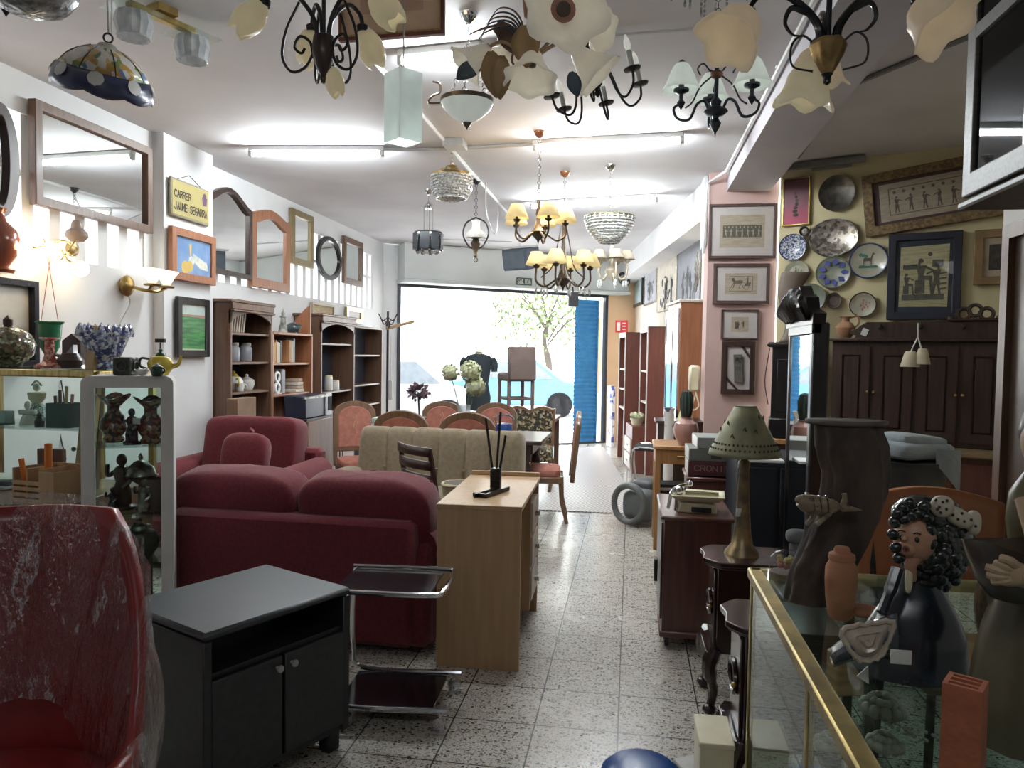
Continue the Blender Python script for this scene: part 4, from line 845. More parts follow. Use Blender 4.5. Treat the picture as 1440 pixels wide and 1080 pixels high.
# dining table and carved rose chairs
W_CH = wood('carved_walnut', (.20, .115, .065), (.13, .07, .042), .4, coat=.2)
ROSE = M('dusty_rose_upholstery', (.42, .17, .125), .85, 0, (.35, .135, .10), 24, bmp=.15, bs=90)
t = thing('dining_table', 'dark polished dining table amid the rose upholstered chairs', 'table', (-1.45, 6.68, 0))
B().box((0, 0, .742), (1.44, .84, .036), 0, .012).obj('tabletop', W_DARK, t); B().box((0, 0, .68), (1.26, .68, .09), 0, .004).obj('apron', W_DARK, t)
for sx in (-1, 1):
    for sy in (-1, 1):
        b = B(); b.lathe([(.045, .7), (.045, .58), (.03, .56), (.05, .5), (.035, .2), (.028, .08), (.04, .04), (.03, 0)], (sx*.57, sy*.32, 0), 12); b.obj('leg', W_DARK, t)
def rose_chair(name, label, loc, rz, w=.44, hb=1.0, group=None, arms=False):
    t = thing(name, label, 'chair', loc, rz, group)
    b = B(); pillow(b, (0, -.02, .44), (w/2, .21, .055), .45, .35); b.obj('seat', ROSE, t)
    B().box((0, -.01, .39), (w, .42, .06), 0, .01).obj('seat_rail', W_CH, t)
    def out(ww, z0, z1, r): return [(-ww/2, z0), (ww/2, z0)]+[(ww/2-ww*i/14, z1-r+r*(sin(pi*i/14)**.55)) for i in range(15)]
    O, I = out(w, .52, hb, .11), out(w-.1, .57, hb-.055, .10)
    b = B(); b.T = Matrix.Translation((0, .2, 0)) @ Euler((-.1, 0, 0)).to_matrix().to_4x4() @ Matrix.Translation((0, 0, 0)); b.ring(O, I, .04, 'xz', (0, .03, 0)); b.box((-w/2+.02, .05, .47), (.04, .04, .18)); b.box((w/2-.02, .05, .47), (.04, .04, .18)); b.obj('back_frame', W_CH, t, bev=.006)
    b = B(); b.T = Matrix.Translation((0, .2, 0)) @ Euler((-.1, 0, 0)).to_matrix().to_4x4(); b.prism(out(w-.09, .56, hb-.05, .10), .045, 'xz', (0, .027, 0)); p = b.obj('back_panel', ROSE, t, bev=.01)
    b = B(); b.T = Matrix.Translation((0, .2, 0)) @ Euler((-.1, 0, 0)).to_matrix().to_4x4(); b.tube(bez([(0, .022, .66), (.015, .02, .72), (-.015, .02, .78), (.012, .02, .84), (0, .022, .88)], 5), .004, 5); [b.sph((.02*(-1)**k, .02, .7+.05*k), .007, 6, 4) for k in range(4)]; b.obj('embroidery', M('gold_embroidery', (.45, .29, .16), .8), p)
    for sx in (-1, 1):
        b = B(); b.tube(bez([(sx*(w/2-.03), -.19, .4), (sx*(w/2-.015), -.2, .28), (sx*(w/2-.04), -.19, .1), (sx*(w/2-.03), -.21, .01)], 5), [.026]*6+[.02]*5+[.016]*5, 8); b.obj('leg', W_CH, t)
        b = B(); b.tube([(sx*(w/2-.03), .19, .42), (sx*(w/2-.03), .2, .2), (sx*(w/2-.03), .25, .005)], [.024, .02, .016], 8); b.obj('leg', W_CH, t)
        if arms: b = B(); b.tube(bez([(sx*w/2, .2, .66), (sx*(w/2+.02), 0, .66), (sx*(w/2+.02), -.16, .64), (sx*w/2, -.17, .46)], 5), .02, 8); b.obj('arm', W_CH, t)
    return t
GCH = 'rose upholstered dining chairs'
for i, (x, y, rz, hb, lb) in enumerate(((-1.80, 6.06, pi, 1.05, 'rose upholstered chair with its back to us, left of the two near the beige sofa'), (-1.26, 6.06, pi, 1.05, 'rose upholstered chair with its back to us, right of the two near the beige sofa'), (-1.95, 7.3, 0, 1.0, 'rose upholstered chair on the far side of the dining table, left one'), (-1.38, 7.3, 0, 1.0, 'rose upholstered chair on the far side of the dining table, right one'), (-2.53, 6.78, R_(32) , 1.02, 'tall rose upholstered chair at the left end of the dining table'), (-.80, 6.70, R_(-84), 1.0, 'rose upholstered chair seen from the side at the right end of the dining table'))):
    rose_chair('dining_chair', lb, (x, y, 0), rz, .44 if i < 4 else .42, hb, GCH)
# dark slatted chair, round stool
t = thing('slatted_chair', 'dark wooden chair with a slatted back and white gaps between the red and beige sofas', 'chair', (-1.14, 4.66, 0), R_(135))
for s in (-1, 1):
    b = B(); b.tube([(s*.2, .19, 0), (s*.2, .18, .45), (s*.19, .26, .92)], [.018, .02, .016], 6); b.obj('back_post', W_DARK, t); b = B(); b.tube([(s*.19, -.18, 0), (s*.19, -.18, .43)], .018, 6); b.obj('leg', W_DARK, t)
for k in range(5): b = B(); z = .53+.085*k; b.surf(lambda u, v: (-.2+.4*u, .195+.08*(z-.45)/.47+.035*sin(pi*u)+.012*0, z+.055*v), 8, 1); b.obj('slat', W_DARK, t, sol=.014)
B().box((0, 0, .45), (.42, .4, .035), 0, .012).obj('seat', W_DARK, t)
q = at(646, 680, y=5.02); q.z -= .5; t = thing('round_basket', 'round beige drum basket with a dark lid on the beige sofa seat', 'basket', (q.x, 5.02, .5))
B().lathe([(0, 0), (.11, 0), (.115, .02), (.12, q.z-.02), (.12, q.z), (0, q.z)], n=28).obj('body', BEIGE, t); B().tor((0, 0, q.z), .118, .010, n=28).obj('rim', CREAM, t); B().lathe([(0, q.z), (.108, q.z), (.105, q.z+.008), (0, q.z+.01)], n=28).obj('top', M('rattan_dark', (.11, .09, .065), .7), t)
# ------------------------------------------------------------- things on and around the dining table
q = at(652, 608, y=6.75); t = thing('flower_vase', 'glass vase of cream hydrangeas on the dining table', 'vase', (q.x, 6.75, .76))
B().open().lathe([(.03, .0), (.045, .01), (.05, .1), (.065, .26)], n=18).obj('glass', M('vase_glass', (.55, .62, .66), .1, alpha=.45), t)
HY = M('hydrangea_cream', (.66, .66, .48), .8, 0, (.48, .55, .30), 60)
for i, (px, py, r) in enumerate(((633, 524, .075), (661, 522, .098), (668, 543, .092))):
    c = at(px, py, y=6.75+.03*i)-V((q.x, 6.75, .76)); b = B()
    for k in range(240):
        u = V((rnd.gauss(0, 1), rnd.gauss(0, 1), rnd.gauss(0, 1))).normalized(); w = u.orthogonal().normalized(); v2 = u.cross(w); p = c+u*r*rnd.uniform(.84, 1.08)*(1+.10*sin(9*u.x)*sin(8*u.z+3*u.y))
        b.put([p+w*.017+u*.004, p+v2*.017-u*.004, p-w*.017+u*.004, p-v2*.017-u*.004], [(0, 1, 2, 3)])
    b.sph(c, r*.8, 10, 7); f = b.obj('flower_head', HY, t); b = B(); b.tube(bez([(0, 0, .02), c*.5+V((.01, 0, 0)), c], 5), .004, 5); b.obj('stem', LEAF, t)
q = at(588, 596, y=6.75); t = thing('dried_bouquet', 'dark dried flower bouquet in a small dark urn on the dining table', 'bouquet', (q.x, 6.8, .76))
c = at(588, 551, y=6.8)-V((q.x, 6.8, .76)); b = B()
for k in range(160):
    u = V((rnd.gauss(0, 1), rnd.gauss(0, 1), rnd.gauss(0, 1))).normalized(); p = c+V((u.x*.1, u.y*.09, u.z*.075))*rnd.uniform(.4, 1.1); w = u.orthogonal().normalized()*.018; b.put([p-w, p+u*.03, p+w, p-u*.012], [(0, 1, 2, 3)])
b.obj('dried_flowers', M('dried_purple', (.10, .06, .08), .9, 0, (.18, .11, .13), 40), t)
b = B(); b.lathe([(0, 0), (.05, 0), (.03, .03), (.055, .08), (.05, .12), (.06, .13)], n=16); b.tube([(0, 0, .1), c], .01, 6); b.obj('urn', M('dark_green_urn', (.04, .05, .05), .4), t)
q = at(709, 611, y=6.5); t = thing('blue_kettle', 'shiny blue enamel pot at the right of the dining table', 'pot', (q.x, 6.5, .76))
b = B(); b.lathe([(0, 0), (.06, 0), (.075, .04), (.075, .09), (.06, .12), (.0, .13)], n=20); b.obj('body', M('cobalt_enamel', (.02, .06, .24), .2, coat=.6), t); b = B(); b.tube(bez([(-.07, 0, .09), (-.08, 0, .17), (0, 0, .2), (.08, 0, .17), (.07, 0, .09)], 5), .007, 6); b.obj('handle', CHROME, t)
one(B().lathe([(0, 0), (.035, 0), (.004, .01), (.004, .1), (.02, .12), (.034, .19), (.032, .19), (.018, .125)], n=14), 'wine_glass', GLASS, 'clear stemmed glass beside the blue enamel pot', 'glass', (q.x+.1, 6.55, .76))
for i, (px, py, w, h, m) in enumerate(((545, 586, .26, .07, WHITEP), (540, 574, .2, .05, M('mint_box', (.45, .55, .5), .6)), (558, 580, .14, .05, M('dark_box', (.04, .05, .06), .5)))):
    q = at(px, 600, y=6.9); b = B(); b.box((0, 0, h/2), (w, .18, h), .1*i, .005); one(b, 'carton', m, ['white flat carton at the left of the dining table', 'mint carton lying on the white carton', 'small dark box beside the white carton on the dining table'][i], 'box', (at(px, 600, y=6.75).x, 6.75, .76 if i != 1 else .83))
b = B()
for k in range(7): b.box((.0, 0, .01+.012*k), (.24, .2, .008), .12*k-.3)
t = thing('small_table', 'low table near the shop front carrying the bar stool', 'table', (-1.6, 8.9, 0))
B().box((0, 0, .73), (1.5, .8, .04), 0, .006).obj('tabletop', W_BRN, t)
for sx in (-1, 1):
    for sy in (-1, 1): B().box((sx*.7, sy*.34, .355), (.06, .06, .71), 0, .006).obj('leg', W_BRN, t)
one(b, 'paper_pile', M('white_paper_pile', (.66, .66, .64), .7), 'fanned pile of white papers by the shop front', 'papers', (-2.15, 8.75, .75))
# bar stool with padded back
TAUPE = M('taupe_leatherette', (.19, .135, .12), .6, 0, (.16, .115, .10), 8)
q0, q1 = at(706, 487, y=8.9), at(747, 487, y=8.9); cx = (q0.x+q1.x)/2; W = q1.x-q0.x; hz = at(726, 530, y=8.9).z-.75; tz = q0.z-.75
t = thing('bar_stool', 'taupe padded bar stool standing on the low table by the shop front', 'stool', (cx, 8.9, .75), R_(-148))
b = B(); b.box((0, .17, (hz+tz)/2-.02), (W, .06, tz-hz+.04), 0, .02, .03); b.obj('backrest', TAUPE, t); b = B(); b.box((0, 0, hz), (W, .36, .1), 0, .025); b.obj('seat', TAUPE, t)
for sx in (-1, 1):
    for sy in (-1, 1): B().box((sx*(W/2-.025), sy*.15, hz/2), (.036, .036, hz), 0, .004).obj('leg', TAUPE, t)
b = B(); b.ring(rect(W-.02, .34), rect(W-.07, .28), .03, 'xy', (0, 0, .2)); b.obj('foot_rest', TAUPE, t)
# dress form
q = at(673, 520, y=9.5); t = thing('dress_form', 'headless dress form in a dark jacket in front of the shop window', 'mannequin', (q.x, 9.5, 0), R_(20))
zt = at(673, 494, y=9.5).z
b = B(); b.lathe([(.0, zt-.78), (.15, zt-.76), (.165, zt-.6), (.13, zt-.42), (.165, zt-.2), (.19, zt-.12), (.15, zt-.055), (.06, zt-.03)], n=26, sy=.62); [b.tube(bez([(s*.16, 0, zt-.1), (s*.2, .0, zt-.16), (s*.205, -.02, zt-.26)], 4), [.05, .055, .055, .055, .05, .05, .045, .04, .04], 10) for s in (-1, 1)]; b.obj('jacket', M('dark_teal_jacket', (.028, .04, .05), .8), t)
b = B(); b.lathe([(.05, zt-.05), (.05, zt-.01), (.055, zt), (0, zt+.005)], n=16); b.obj('neck', CREAM, t)
b = B(); b.cyl((0, 0, .02), (0, 0, zt-.7), .018); b.lathe([(0, 0), (.2, 0), (.19, .02), (.03, .04)], n=20); b.obj('stand', W_DARK, t)
# carved settee with floral back
q0, q1 = at(716, 590, y=8.15), at(770, 590, y=8.15); FLOR = spots('dark_floral_brocade', (.03, .025, .02), [(.30, .24, .14), (.12, .09, .05), (.42, .36, .24), (.05, .05, .03)], 45, .45, .9, 0)
t = thing('settee', 'carved settee with a dark floral back behind the dining table', 'settee', ((q0.x+q1.x)/2, 8.2, 0), R_(4)); W = q1.x-q0.x+.12
def setto(w, z0, z1): return [(-w/2, z0), (w/2, z0)]+[(w/2*(1-2*i/16)*1.06, z1-.07+.05*abs(sin(2*pi*i/16))+.03*(i in (0, 16))) for i in range(17)]
b = B(); b.ring(setto(W, .45, .93), setto(W-.07, .5, .89), .05, 'xz', (0, .2, 0)); b.obj('back_frame', W_CH, t, bev=.008); b = B(); b.prism(setto(W-.06, .49, .895), .04, 'xz', (0, .2, 0)); b.obj('back_panel', FLOR, t)
b = B(); pillow(b, (0, 0, .4), (W/2, .25, .08), .4, .3); b.obj('seat', FLOR, t)
for sx in (-1, 1):
    for sy in (-1, 1): b = B(); b.tube(bez([(sx*(W/2-.03), sy*.2, .36), (sx*(W/2), sy*.21, .2), (sx*(W/2-.03), sy*.21, .0)], 5), .02, 8); b.obj('leg', W_CH, t)
# ------------------------------------------------------------- ribbed mat at the entrance
def ribmat():
    m, nt, b = _nt('ribbed_rubber'); g = nt.nodes.new('ShaderNodeNewGeometry'); mp = nt.nodes.new('ShaderNodeMapping'); mp.inputs['Rotation'].default_value = (0, 0, R_(20))
    w = nt.nodes.new('ShaderNodeTexWave'); w.inputs['Scale'].default_value = 9; w.inputs['Distortion'].default_value = .0
    nt.links.new(g.outputs['Position'], mp.inputs[0]); nt.links.new(mp.outputs[0], w.inputs['Vector'])
    nt.links.new(ramp(nt, w.outputs[1], ((.35, (.34, .30, .28)), (.6, (.62, .58, .56)))), b.inputs['Base Color']); b.inputs['Roughness'].default_value = .32; bump(nt, b, w.outputs[1], .5, .006); return m  # pale stripes carry the entrance glare in the rubber's colour
b = B(); b.prism([(-1.5, 7.05), (.13, 7.1), (-.02, 8.6), (-.42, 12.2), (-1.5, 11.6)], .008, 'xy'); one(b, 'entrance_mat', ribmat(), 'glare-lightened ribbed rubber mat running to the shop entrance', 'mat', (0, 0, .001))
# ------------------------------------------------------------- beech desk and the folding stand on it
t = thing('desk', 'small light beech desk with drawers beside the aisle', 'desk', (-.705, 3.86, 0), R_(1.5)); ht = .785
for y, lb in ((-.425, 'near'), (.425, 'far')): B().box((0, y, (ht-.02)/2), (.40, .022, ht-.02), 0, .002).obj('side_panel', W_LITE, t)
B().box((0, 0, ht-.011), (.412, .885, .022), 0, .003).obj('desktop', W_LITE, t); B().box((-.19, 0, .5), (.018, .83, .5)).obj('back_panel', W_LITE, t); B().box((0, .44, ht+.012), (.40, .016, .024), 0, .002).obj('rear_lip', W_LITE, t)
B().box((.02, .1, .42), (.34, .02, .62)).obj('drawer_side', W_LITE, t)
for k in range(3):
    z = .24+.185*k; o = B().box((.13, .26, z), (.14, .29, .165), 0, .003).obj('drawer', M('drawer_white', (.55, .47, .38), .45), t); B().cyl((.2, .26, z), (.225, .26, z), .014, n=10).obj('knob', SILVER, o)
q = at(697, 690, z=.785); t = thing('folding_stand', 'black folding stand with thin upright legs lying on the beech desk', 'stand', (q.x, q.y, .785))
def lo2(px, py, dy): p = at(px, py, y=q.y+dy); return p-V((q.x, q.y, .785))
b = B(); b.box((-.025, -.1, .012), (.012, .26, .02), R_(-18)); b.box((.025, -.1, .012), (.012, .26, .02), R_(-18)); b.box((-.04, -.2, .012), (.08, .014, .02), R_(-18)); b.obj('base_rails', W_BLK, t)
b = B(); b.box((0, 0, .06), (.055, .05, .12), 0, .008); [b.box((0, -.026, .03+.025*k), (.05, .006, .008)) for k in range(4)]; b.obj('holder', W_BLK, t)
for i, (px, py) in enumerate(((683, 588), (704, 579), (711, 612))): p = lo2(px, py, .02); b = B(); b.tube([(.012*(i-1), 0, .06), p], .007, 6); b.obj('leg', W_BLK, t)
# ============================================================= right side, back: mahogany shelves, wardrobe
RWZ = math.atan2((WA-WB).y, (WA-WB).x); RWD = (WA-WB).normalized(); RWN = V((RWD.y, -RWD.x, 0))
if RWN.x > 0: RWN = -RWN
W_MAH = wood('mahogany_pink', (.20, .065, .045), (.15, .05, .036), .4, coat=.2)
EDGE = M('pale_shelf_edge', (.70, .64, .58), .5)  # mahogany fronts coloured as lit white; white drawers share it
def slim(name, label, x, y, w, d, h, zs, group):
    """Open shelf column whose open side faces the aisle (local -y)."""
    t = thing(name, label, 'shelf', (x, y, 0), RWZ, group)
    for sx in (-1, 1):
        o = B().box((sx*(w/2-.012), d/2, h/2), (.024, d, h), 0, .002).obj('side_panel', W_MAH, t); B().box((sx*(w/2-.012), -.004, h/2), (.03, .012, h)).obj('lit_edge_strip', EDGE, o)
    B().box((0, d-.01, h/2), (w-.04, .012, h-.02)).obj('back_panel', W_MAH, t); B().box((0, d/2, h-.012), (w, d, .024), 0, .002).obj('top_board', W_MAH, t); B().box((0, -.004, h-.035), (w, .012, .07)).obj('fascia', EDGE, t)
    for z in zs: B().box((0, d/2, z), (w-.05, d-.02, .022)).obj('shelf', EDGE, t)
    return t
qb = at(898, 665, z=0); yB = 9.45; pB = V((.2, yB, 0))
slim('shelf_column', 'mahogany shelf column with white-lit edges, nearer one by the slanted wall', pB.x-RWD.x*.3, pB.y-RWD.y*.3, .6, .25, at(926, 459, y=9.45).z, (.12, .5, .9, 1.3), 'mahogany shelf columns')
pA = V((-.08, 10.4, 0))
slim('shelf_column', 'mahogany shelf column with white-lit edges, farther one nearest the shop front', pA.x-RWD.x*.35, pA.y-RWD.y*.35, .7, .22, at(880, 467, y=10.4).z, (.75, 1.02, 1.3), 'mahogany shelf columns')
pm = (pA+pB)/2+RWN*(-.06)+RWD*.05
t = thing('low_drawer_unit', 'low mahogany unit with white drawers between the two shelf columns', 'drawer unit', (pm.x-.02, pm.y, 0), RWZ)
B().box((0, .05, .3), (.6, .34, .6), 0, .004).obj('carcass', W_MAH, t)
for k in range(2): o = B().box((0, -.13, .14+.2*k), (.54, .02, .18), 0, .004).obj('drawer', EDGE, t); B().box((0, -.145, .14+.2*k), (.12, .012, .014)).obj('handle', SILVER, o)
B().box((0, .18, 1.45), (.6, .04, .12)).obj('bridge_shelf', EDGE, t); B().box((0, .2, 1.0), (.6, .016, .9)).obj('back_panel', W_MAH, t)
t = thing('flower_basket', 'white basket of dried flowers on the low mahogany unit', 'basket', (pm.x-.04, pm.y-.1, .6))
b = B(); b.lathe([(0, 0), (.06, 0), (.09, .09), (.085, .09), (.05, .01)], n=16); b.obj('basket', CREAM, t); b = B(); [b.sph((.07*cos(k*2.4)*rnd.random()**.5, .07*sin(k*2.4), .1+.04*rnd.random()), .032, 7, 5) for k in range(16)]; b.obj('flowers', HY, t)
for i in range(2): b = B(); b.lathe([(0, 0), (.03, 0), (.035, .05), (.015, .1), (.025, .14), (.02, .15)], n=12); one(b, 'small_vase', SILVER, ['left small grey vase on the bridge shelf of the mahogany unit', 'right small grey vase on the bridge shelf of the mahogany unit'][i], 'vase', V((pm.x, pm.y, 1.51))-RWN*.18+RWD*(.06+.11*i))
q = at(857, 600, y=12.6); b = B(); b.box((0, 0, .5), (.2, .06, 1.0), 0, .01); one(b, 'patterned_roll', spots('blue_dot_print', (.72, .72, .78), [(.10, .12, .4), (.3, .3, .45)], 14, .7, .8, 0), 'white blue-dotted board leaning by the right jamb of the entrance', 'board', (at(856, 600, y=12.3).x+.03, 12.3, 0), RWZ+.3)
# pictures along the slanted wall
def art_blot(c):
    def f(t, w, h, y):
        b = B(); rr_ = random.Random(int(c*97))
        for k in range(26): disc(b, rr_.gauss(0, .16)*w, rr_.gauss(-.12, .17)*h, rr_.uniform(.015, .06)*w, y, 7, rr_.uniform(.02, .09)*h)
        for k in range(6): x = rr_.gauss(0, .2)*w; pol(b, [(x, -.4*h), (x+.03*w, -.4*h), (x+.02*w, .2*h*rr_.random()), (x-.01*w, .2*h*rr_.random())], y)
        b.obj('ink_figures', M('ink_grey%d' % int(c*10), (c, c, c*1.02), .7), t)
    return f
def wallpic(x0, y0, x1, y1, **k): return framed('RW', (x0, y0, x1, y1), **k)
GREYP = M('grey_poster', (.28, .28, .31), .6, 0, (.24, .24, .27), 3)
wallpic(954, 358, 984, 428, name='poster', label='grey figure poster on the slanted wall above the mirror wardrobe', cat='picture', fm=GREYP, fw=.01, kind='pic', mount=GREYP, art=art_blot(.14), dep=.02)
wallpic(926, 372, 951, 432, name='poster', label='cream poster with black figures on the slanted wall', cat='picture', fm=CREAM, fw=.01, kind='pic', mount=M('cream_poster', (.72, .66, .56), .7), art=art_blot(.04), dep=.02)
wallpic(907, 380, 924, 424, name='framed_print', label='grey framed print between the dark framed picture and the cream poster', cat='picture', fm=SILVER, fw=.03, kind='pic', mount=M('pale_grey_poster', (.55, .55, .60), .6), art=art_blot(.2), dep=.02)
wallpic(886, 391, 904, 428, name='framed_print', label='dark framed pale blue print farthest along the slanted wall', cat='picture', fm=W_BLK, fw=.05, kind='pic', mount=M('pale_blue_print', (.55, .70, .72), .5), dep=.03)
c, w, h, rz = span('RW', 866, 451, 884, 467)
t = thing('fire_sign', 'small red fire extinguisher sign by the entrance', 'sign', at(874, 459, y=12.55), RWZ+pi*.38)
B().box((0, 0, 0), (.21, .01, .2), 0, .004).obj('plate', M('sign_red', (.62, .03, .03), .5), t); b = B(); pol(b, [(-.075, -.07), (-.02, -.07), (-.02, .07), (-.075, .07)], -.007); [pol(b, [(.015, .045-.05*k), (.07, .045-.05*k), (.07, .06-.05*k), (.015, .06-.05*k)], -.007) for k in range(3)]; b.obj('symbols', PORC, t)
# mirror wardrobe
y0, yw = 7.68, 8.35; fx = .53; zt = at(970, 425, y=y0).z
t = thing('mirror_wardrobe', 'orange-brown wardrobe with tall mirror doors facing the aisle', 'wardrobe', (.42, 8.0, 0), RWZ)
B().box((0, .16, zt/2), (.66, .3, zt), 0, .004).obj('carcass', W_ORG, t)
for s in (-1, 1):
    o = B().ring(rect(.31, zt-.62), rect(.28, zt-.66), -.02, 'xz', (s*.165, .008, (zt+.5)/2)).obj('door', CHROME, t); B().box((s*.165, .0, (zt+.5)/2), (.285, .012, zt-.655)).obj('mirror', MIRROR, o)
B().box((0, .16, zt+.015), (.7, .34, .03), 0, .006).obj('cornice', EDGE, t)
# black chair with chrome edge
q = at(930, 600, y=7.2); t = thing('chrome_chair', 'black and chrome cantilever chair beside the mirror wardrobe', 'chair', (.27, 8.78, 0), R_(-95))
b = B(); b.surf(lambda u, v: (-.2+.4*u, .2+.06*sin(v*pi)+.05*v, .45+.7*v), 6, 10); b.obj('backrest', DARKF, t, sol=.025); B().box((0, 0, .44), (.42, .42, .05), 0, .02).obj('seat', DARKF, t)
for s in (-1, 1): b = B(); b.tube(bez([(s*.21, .26, 1.16), (s*.21, .25, .8), (s*.21, .2, .46), (s*.21, -.2, .44), (s*.21, -.22, .1), (s*.21, -.18, .014), (s*.21, .2, .014)], 5), .012, 8); b.obj('frame', CHROME, t)
q = at(940, 600, y=7.0); b = B(); b.lathe([(0, 0), (.05, 0), (.045, .02), (.04, 1.02), (.05, 1.05), (0, 1.06)], n=18); one(b, 'birch_column', spots('birch_bark', (.75, .75, .74), [(.10, .11, .13), (.6, .6, .6)], 16, .82, .7, 0), 'white birch patterned column beside the oak side table', 'column', (at(941, 600, y=6.6).x, 6.6, 0))
q = at(958, 578, y=7.0); b = B(); b.box((0, 0, .45), (.55, .34, .9), 0, .005); b.box((0, 0, .91), (.6, .38, .025), 0, .006); one(b, 'dark_chest', W_DARK, 'dark chest with a pale marble-edged top in front of the mirror wardrobe', 'chest', (at(978, 590, y=6.9).x-.06, 6.98, 0))
q = at(965, 575, y=6.9); b = B(); b.lathe([(.075, 0), (.07, .01), (.01, .2), (0, .21)], n=16); one(b, 'cone_ornament', M('pale_olive', (.46, .44, .22), .6), 'small pale olive cone shade behind the cactus', 'ornament', (at(964, 570, y=6.9).x, 6.9, .923))
q = at(976, 535, y=7.2); t = thing('wall_telephone', 'cream wall telephone hanging by the edge of the pink pillar', 'telephone', at(978, 532, y=6.98)); B().box((-.01, 0, 0), (.10, .1, .24), 0, .02).obj('body', CREAM, t); b = B(); b.tube(bez([(0, -.05, -.12), (.03, -.06, -.25), (-.03, -.06, -.28), (0, -.05, -.14)], 5), .007, 5); b.obj('cord', CREAM, t)
# oak side table with shelves
x0, x1 = at(922, 628, y=5.85).x, at(1000, 630, y=5.85).x; zt = .81
t = thing('side_table', 'honey oak side table with magazine shelves, carrying the pink vase', 'table', ((x0+x1)/2, 6.05, 0))
W = x1-x0
B().box((0, 0, zt-.015), (W+.03, .46, .03), 0, .006).obj('tabletop', W_OAK, t); o = B().box((0, -.2, zt-.085), (W, .02, .11), 0, .003).obj('drawer', W_OAK, t); B().box((0, -.22, zt-.08), (.09, .02, .012), 0, .003).obj('handle', BRASS, o); B().box((0, .01, zt-.085), (W, .4, .11)).obj('apron', W_OAK, t)
for sx in (-1, 1):
    for sy in (-1, 1): B().box((sx*(W/2-.02), sy*.19, (zt-.03)/2), (.045, .045, zt-.03), 0, .004).obj('leg', W_OAK, t)
for z in (.2, .42): B().box((0, 0, z), (W-.04, .4, .016)).obj('shelf', W_OAK, t)
xc = (x0+x1)/2
for i in range(3): one(B().box((0, 0, .012), (.26, .2, .024), .1*i-.1, .003), 'magazine', [DARKF, WHITEP, BLACKP][i], ['bottom dark magazine on the lower shelf of the oak side table', 'white magazine on the lower shelf of the oak side table', 'top black magazine on the lower shelf of the oak side table'][i], 'magazine', (xc-.05, 6.0, .428+.025*i))
for i in range(2): one(B().box((0, 0, .012), (.3, .22, .024), -.1*i, .003), 'magazine', [WHITEP, DARKF][i], ['white magazine on the bottom shelf of the oak side table', 'dark magazine on the bottom shelf of the oak side table'][i], 'magazine', (xc-.04, 6.0, .208+.025*i))
b = B(); b.lathe([(0, 0), (.06, .0), (.1, .03), (.105, .04), (.1, .04), (.05, .01)], n=18); one(b, 'fruit_dish', M('bright_yellow', (.75, .50, .04), .5), 'yellow dish on the oak side table shelf', 'dish', (xc+.13, 5.98, .428)); one(B().sph((0, 0, .06), .055), 'red_ball', M('red_orange', (.60, .09, .04), .5), 'red-orange ball in the yellow dish', 'ball', (xc+.12, 5.98, .436))
q = at(964, 627, y=5.95); b = B(); b.lathe([(0, 0), (.05, 0), (.055, .01), (.082, .06), (.095, .12), (.085, .17), (.045, .2), (.04, .21), (.05, .22), (.04, .22), (.03, .2)], n=48, wob=lambda a, k: 1+.025*cos(14*a)*sin(pi*min(1, k*1.3)))
one(b, 'ribbed_vase', M('dusty_pink_ceramic', (.42, .23, .20), .35, 0, (.36, .2, .175), 5, coat=.4), 'pink ribbed ceramic vase on the oak side table', 'vase', (q.x, 5.95, zt))
b = B(); b.lathe([(.02, 0), (.035, .03), (.048, .1), (.05, .17), (.035, .225), (0, .24)], n=22, wob=lambda a, k: 1+.08*cos(11*a)); one(b, 'cactus', M('dark_green_cactus', (.025, .04, .03), .8), 'dark green cactus standing in the pink ribbed vase', 'plant', (q.x, 5.95, zt+.19))
# vacuum cleaner
q = at(905, 740, z=0); GREYV = M('grey_vacuum_plastic', (.13, .14, .14), .4); t = thing('vacuum_cleaner', 'grey canister vacuum cleaner with a coiled hose on the floor by the oak table', 'vacuum cleaner', (q.x+.0, q.y+.12, 0), R_(-30))
b = B(); pillow(b, (0, 0, .18), (.15, .2, .15), .6, .6); b.obj('body', GREYV, t); b = B(); pillow(b, (0, .06, .33), (.11, .13, .07), .6, .6); b.obj('lid', M('grey_vacuum_dark', (.07, .075, .08), .4), t)
b = B(); n = 90; b.tube([(-.04+.14*cos(a), -.19-.02*sin(a*.5), .2+.16*sin(a)) for a in [i*2*pi*1.35/n for i in range(n+1)]], [.026+.003*(i % 2) for i in range(n+1)], 10); b.obj('hose', GREYV, t)
for sx in (-1, 1): b = B(); b.lathe([(.06, -.015), (.065, 0), (.06, .015)], (sx*.15, .12, .065), 16, (1, 0, 0)); b.obj('wheel', DARKF, t)
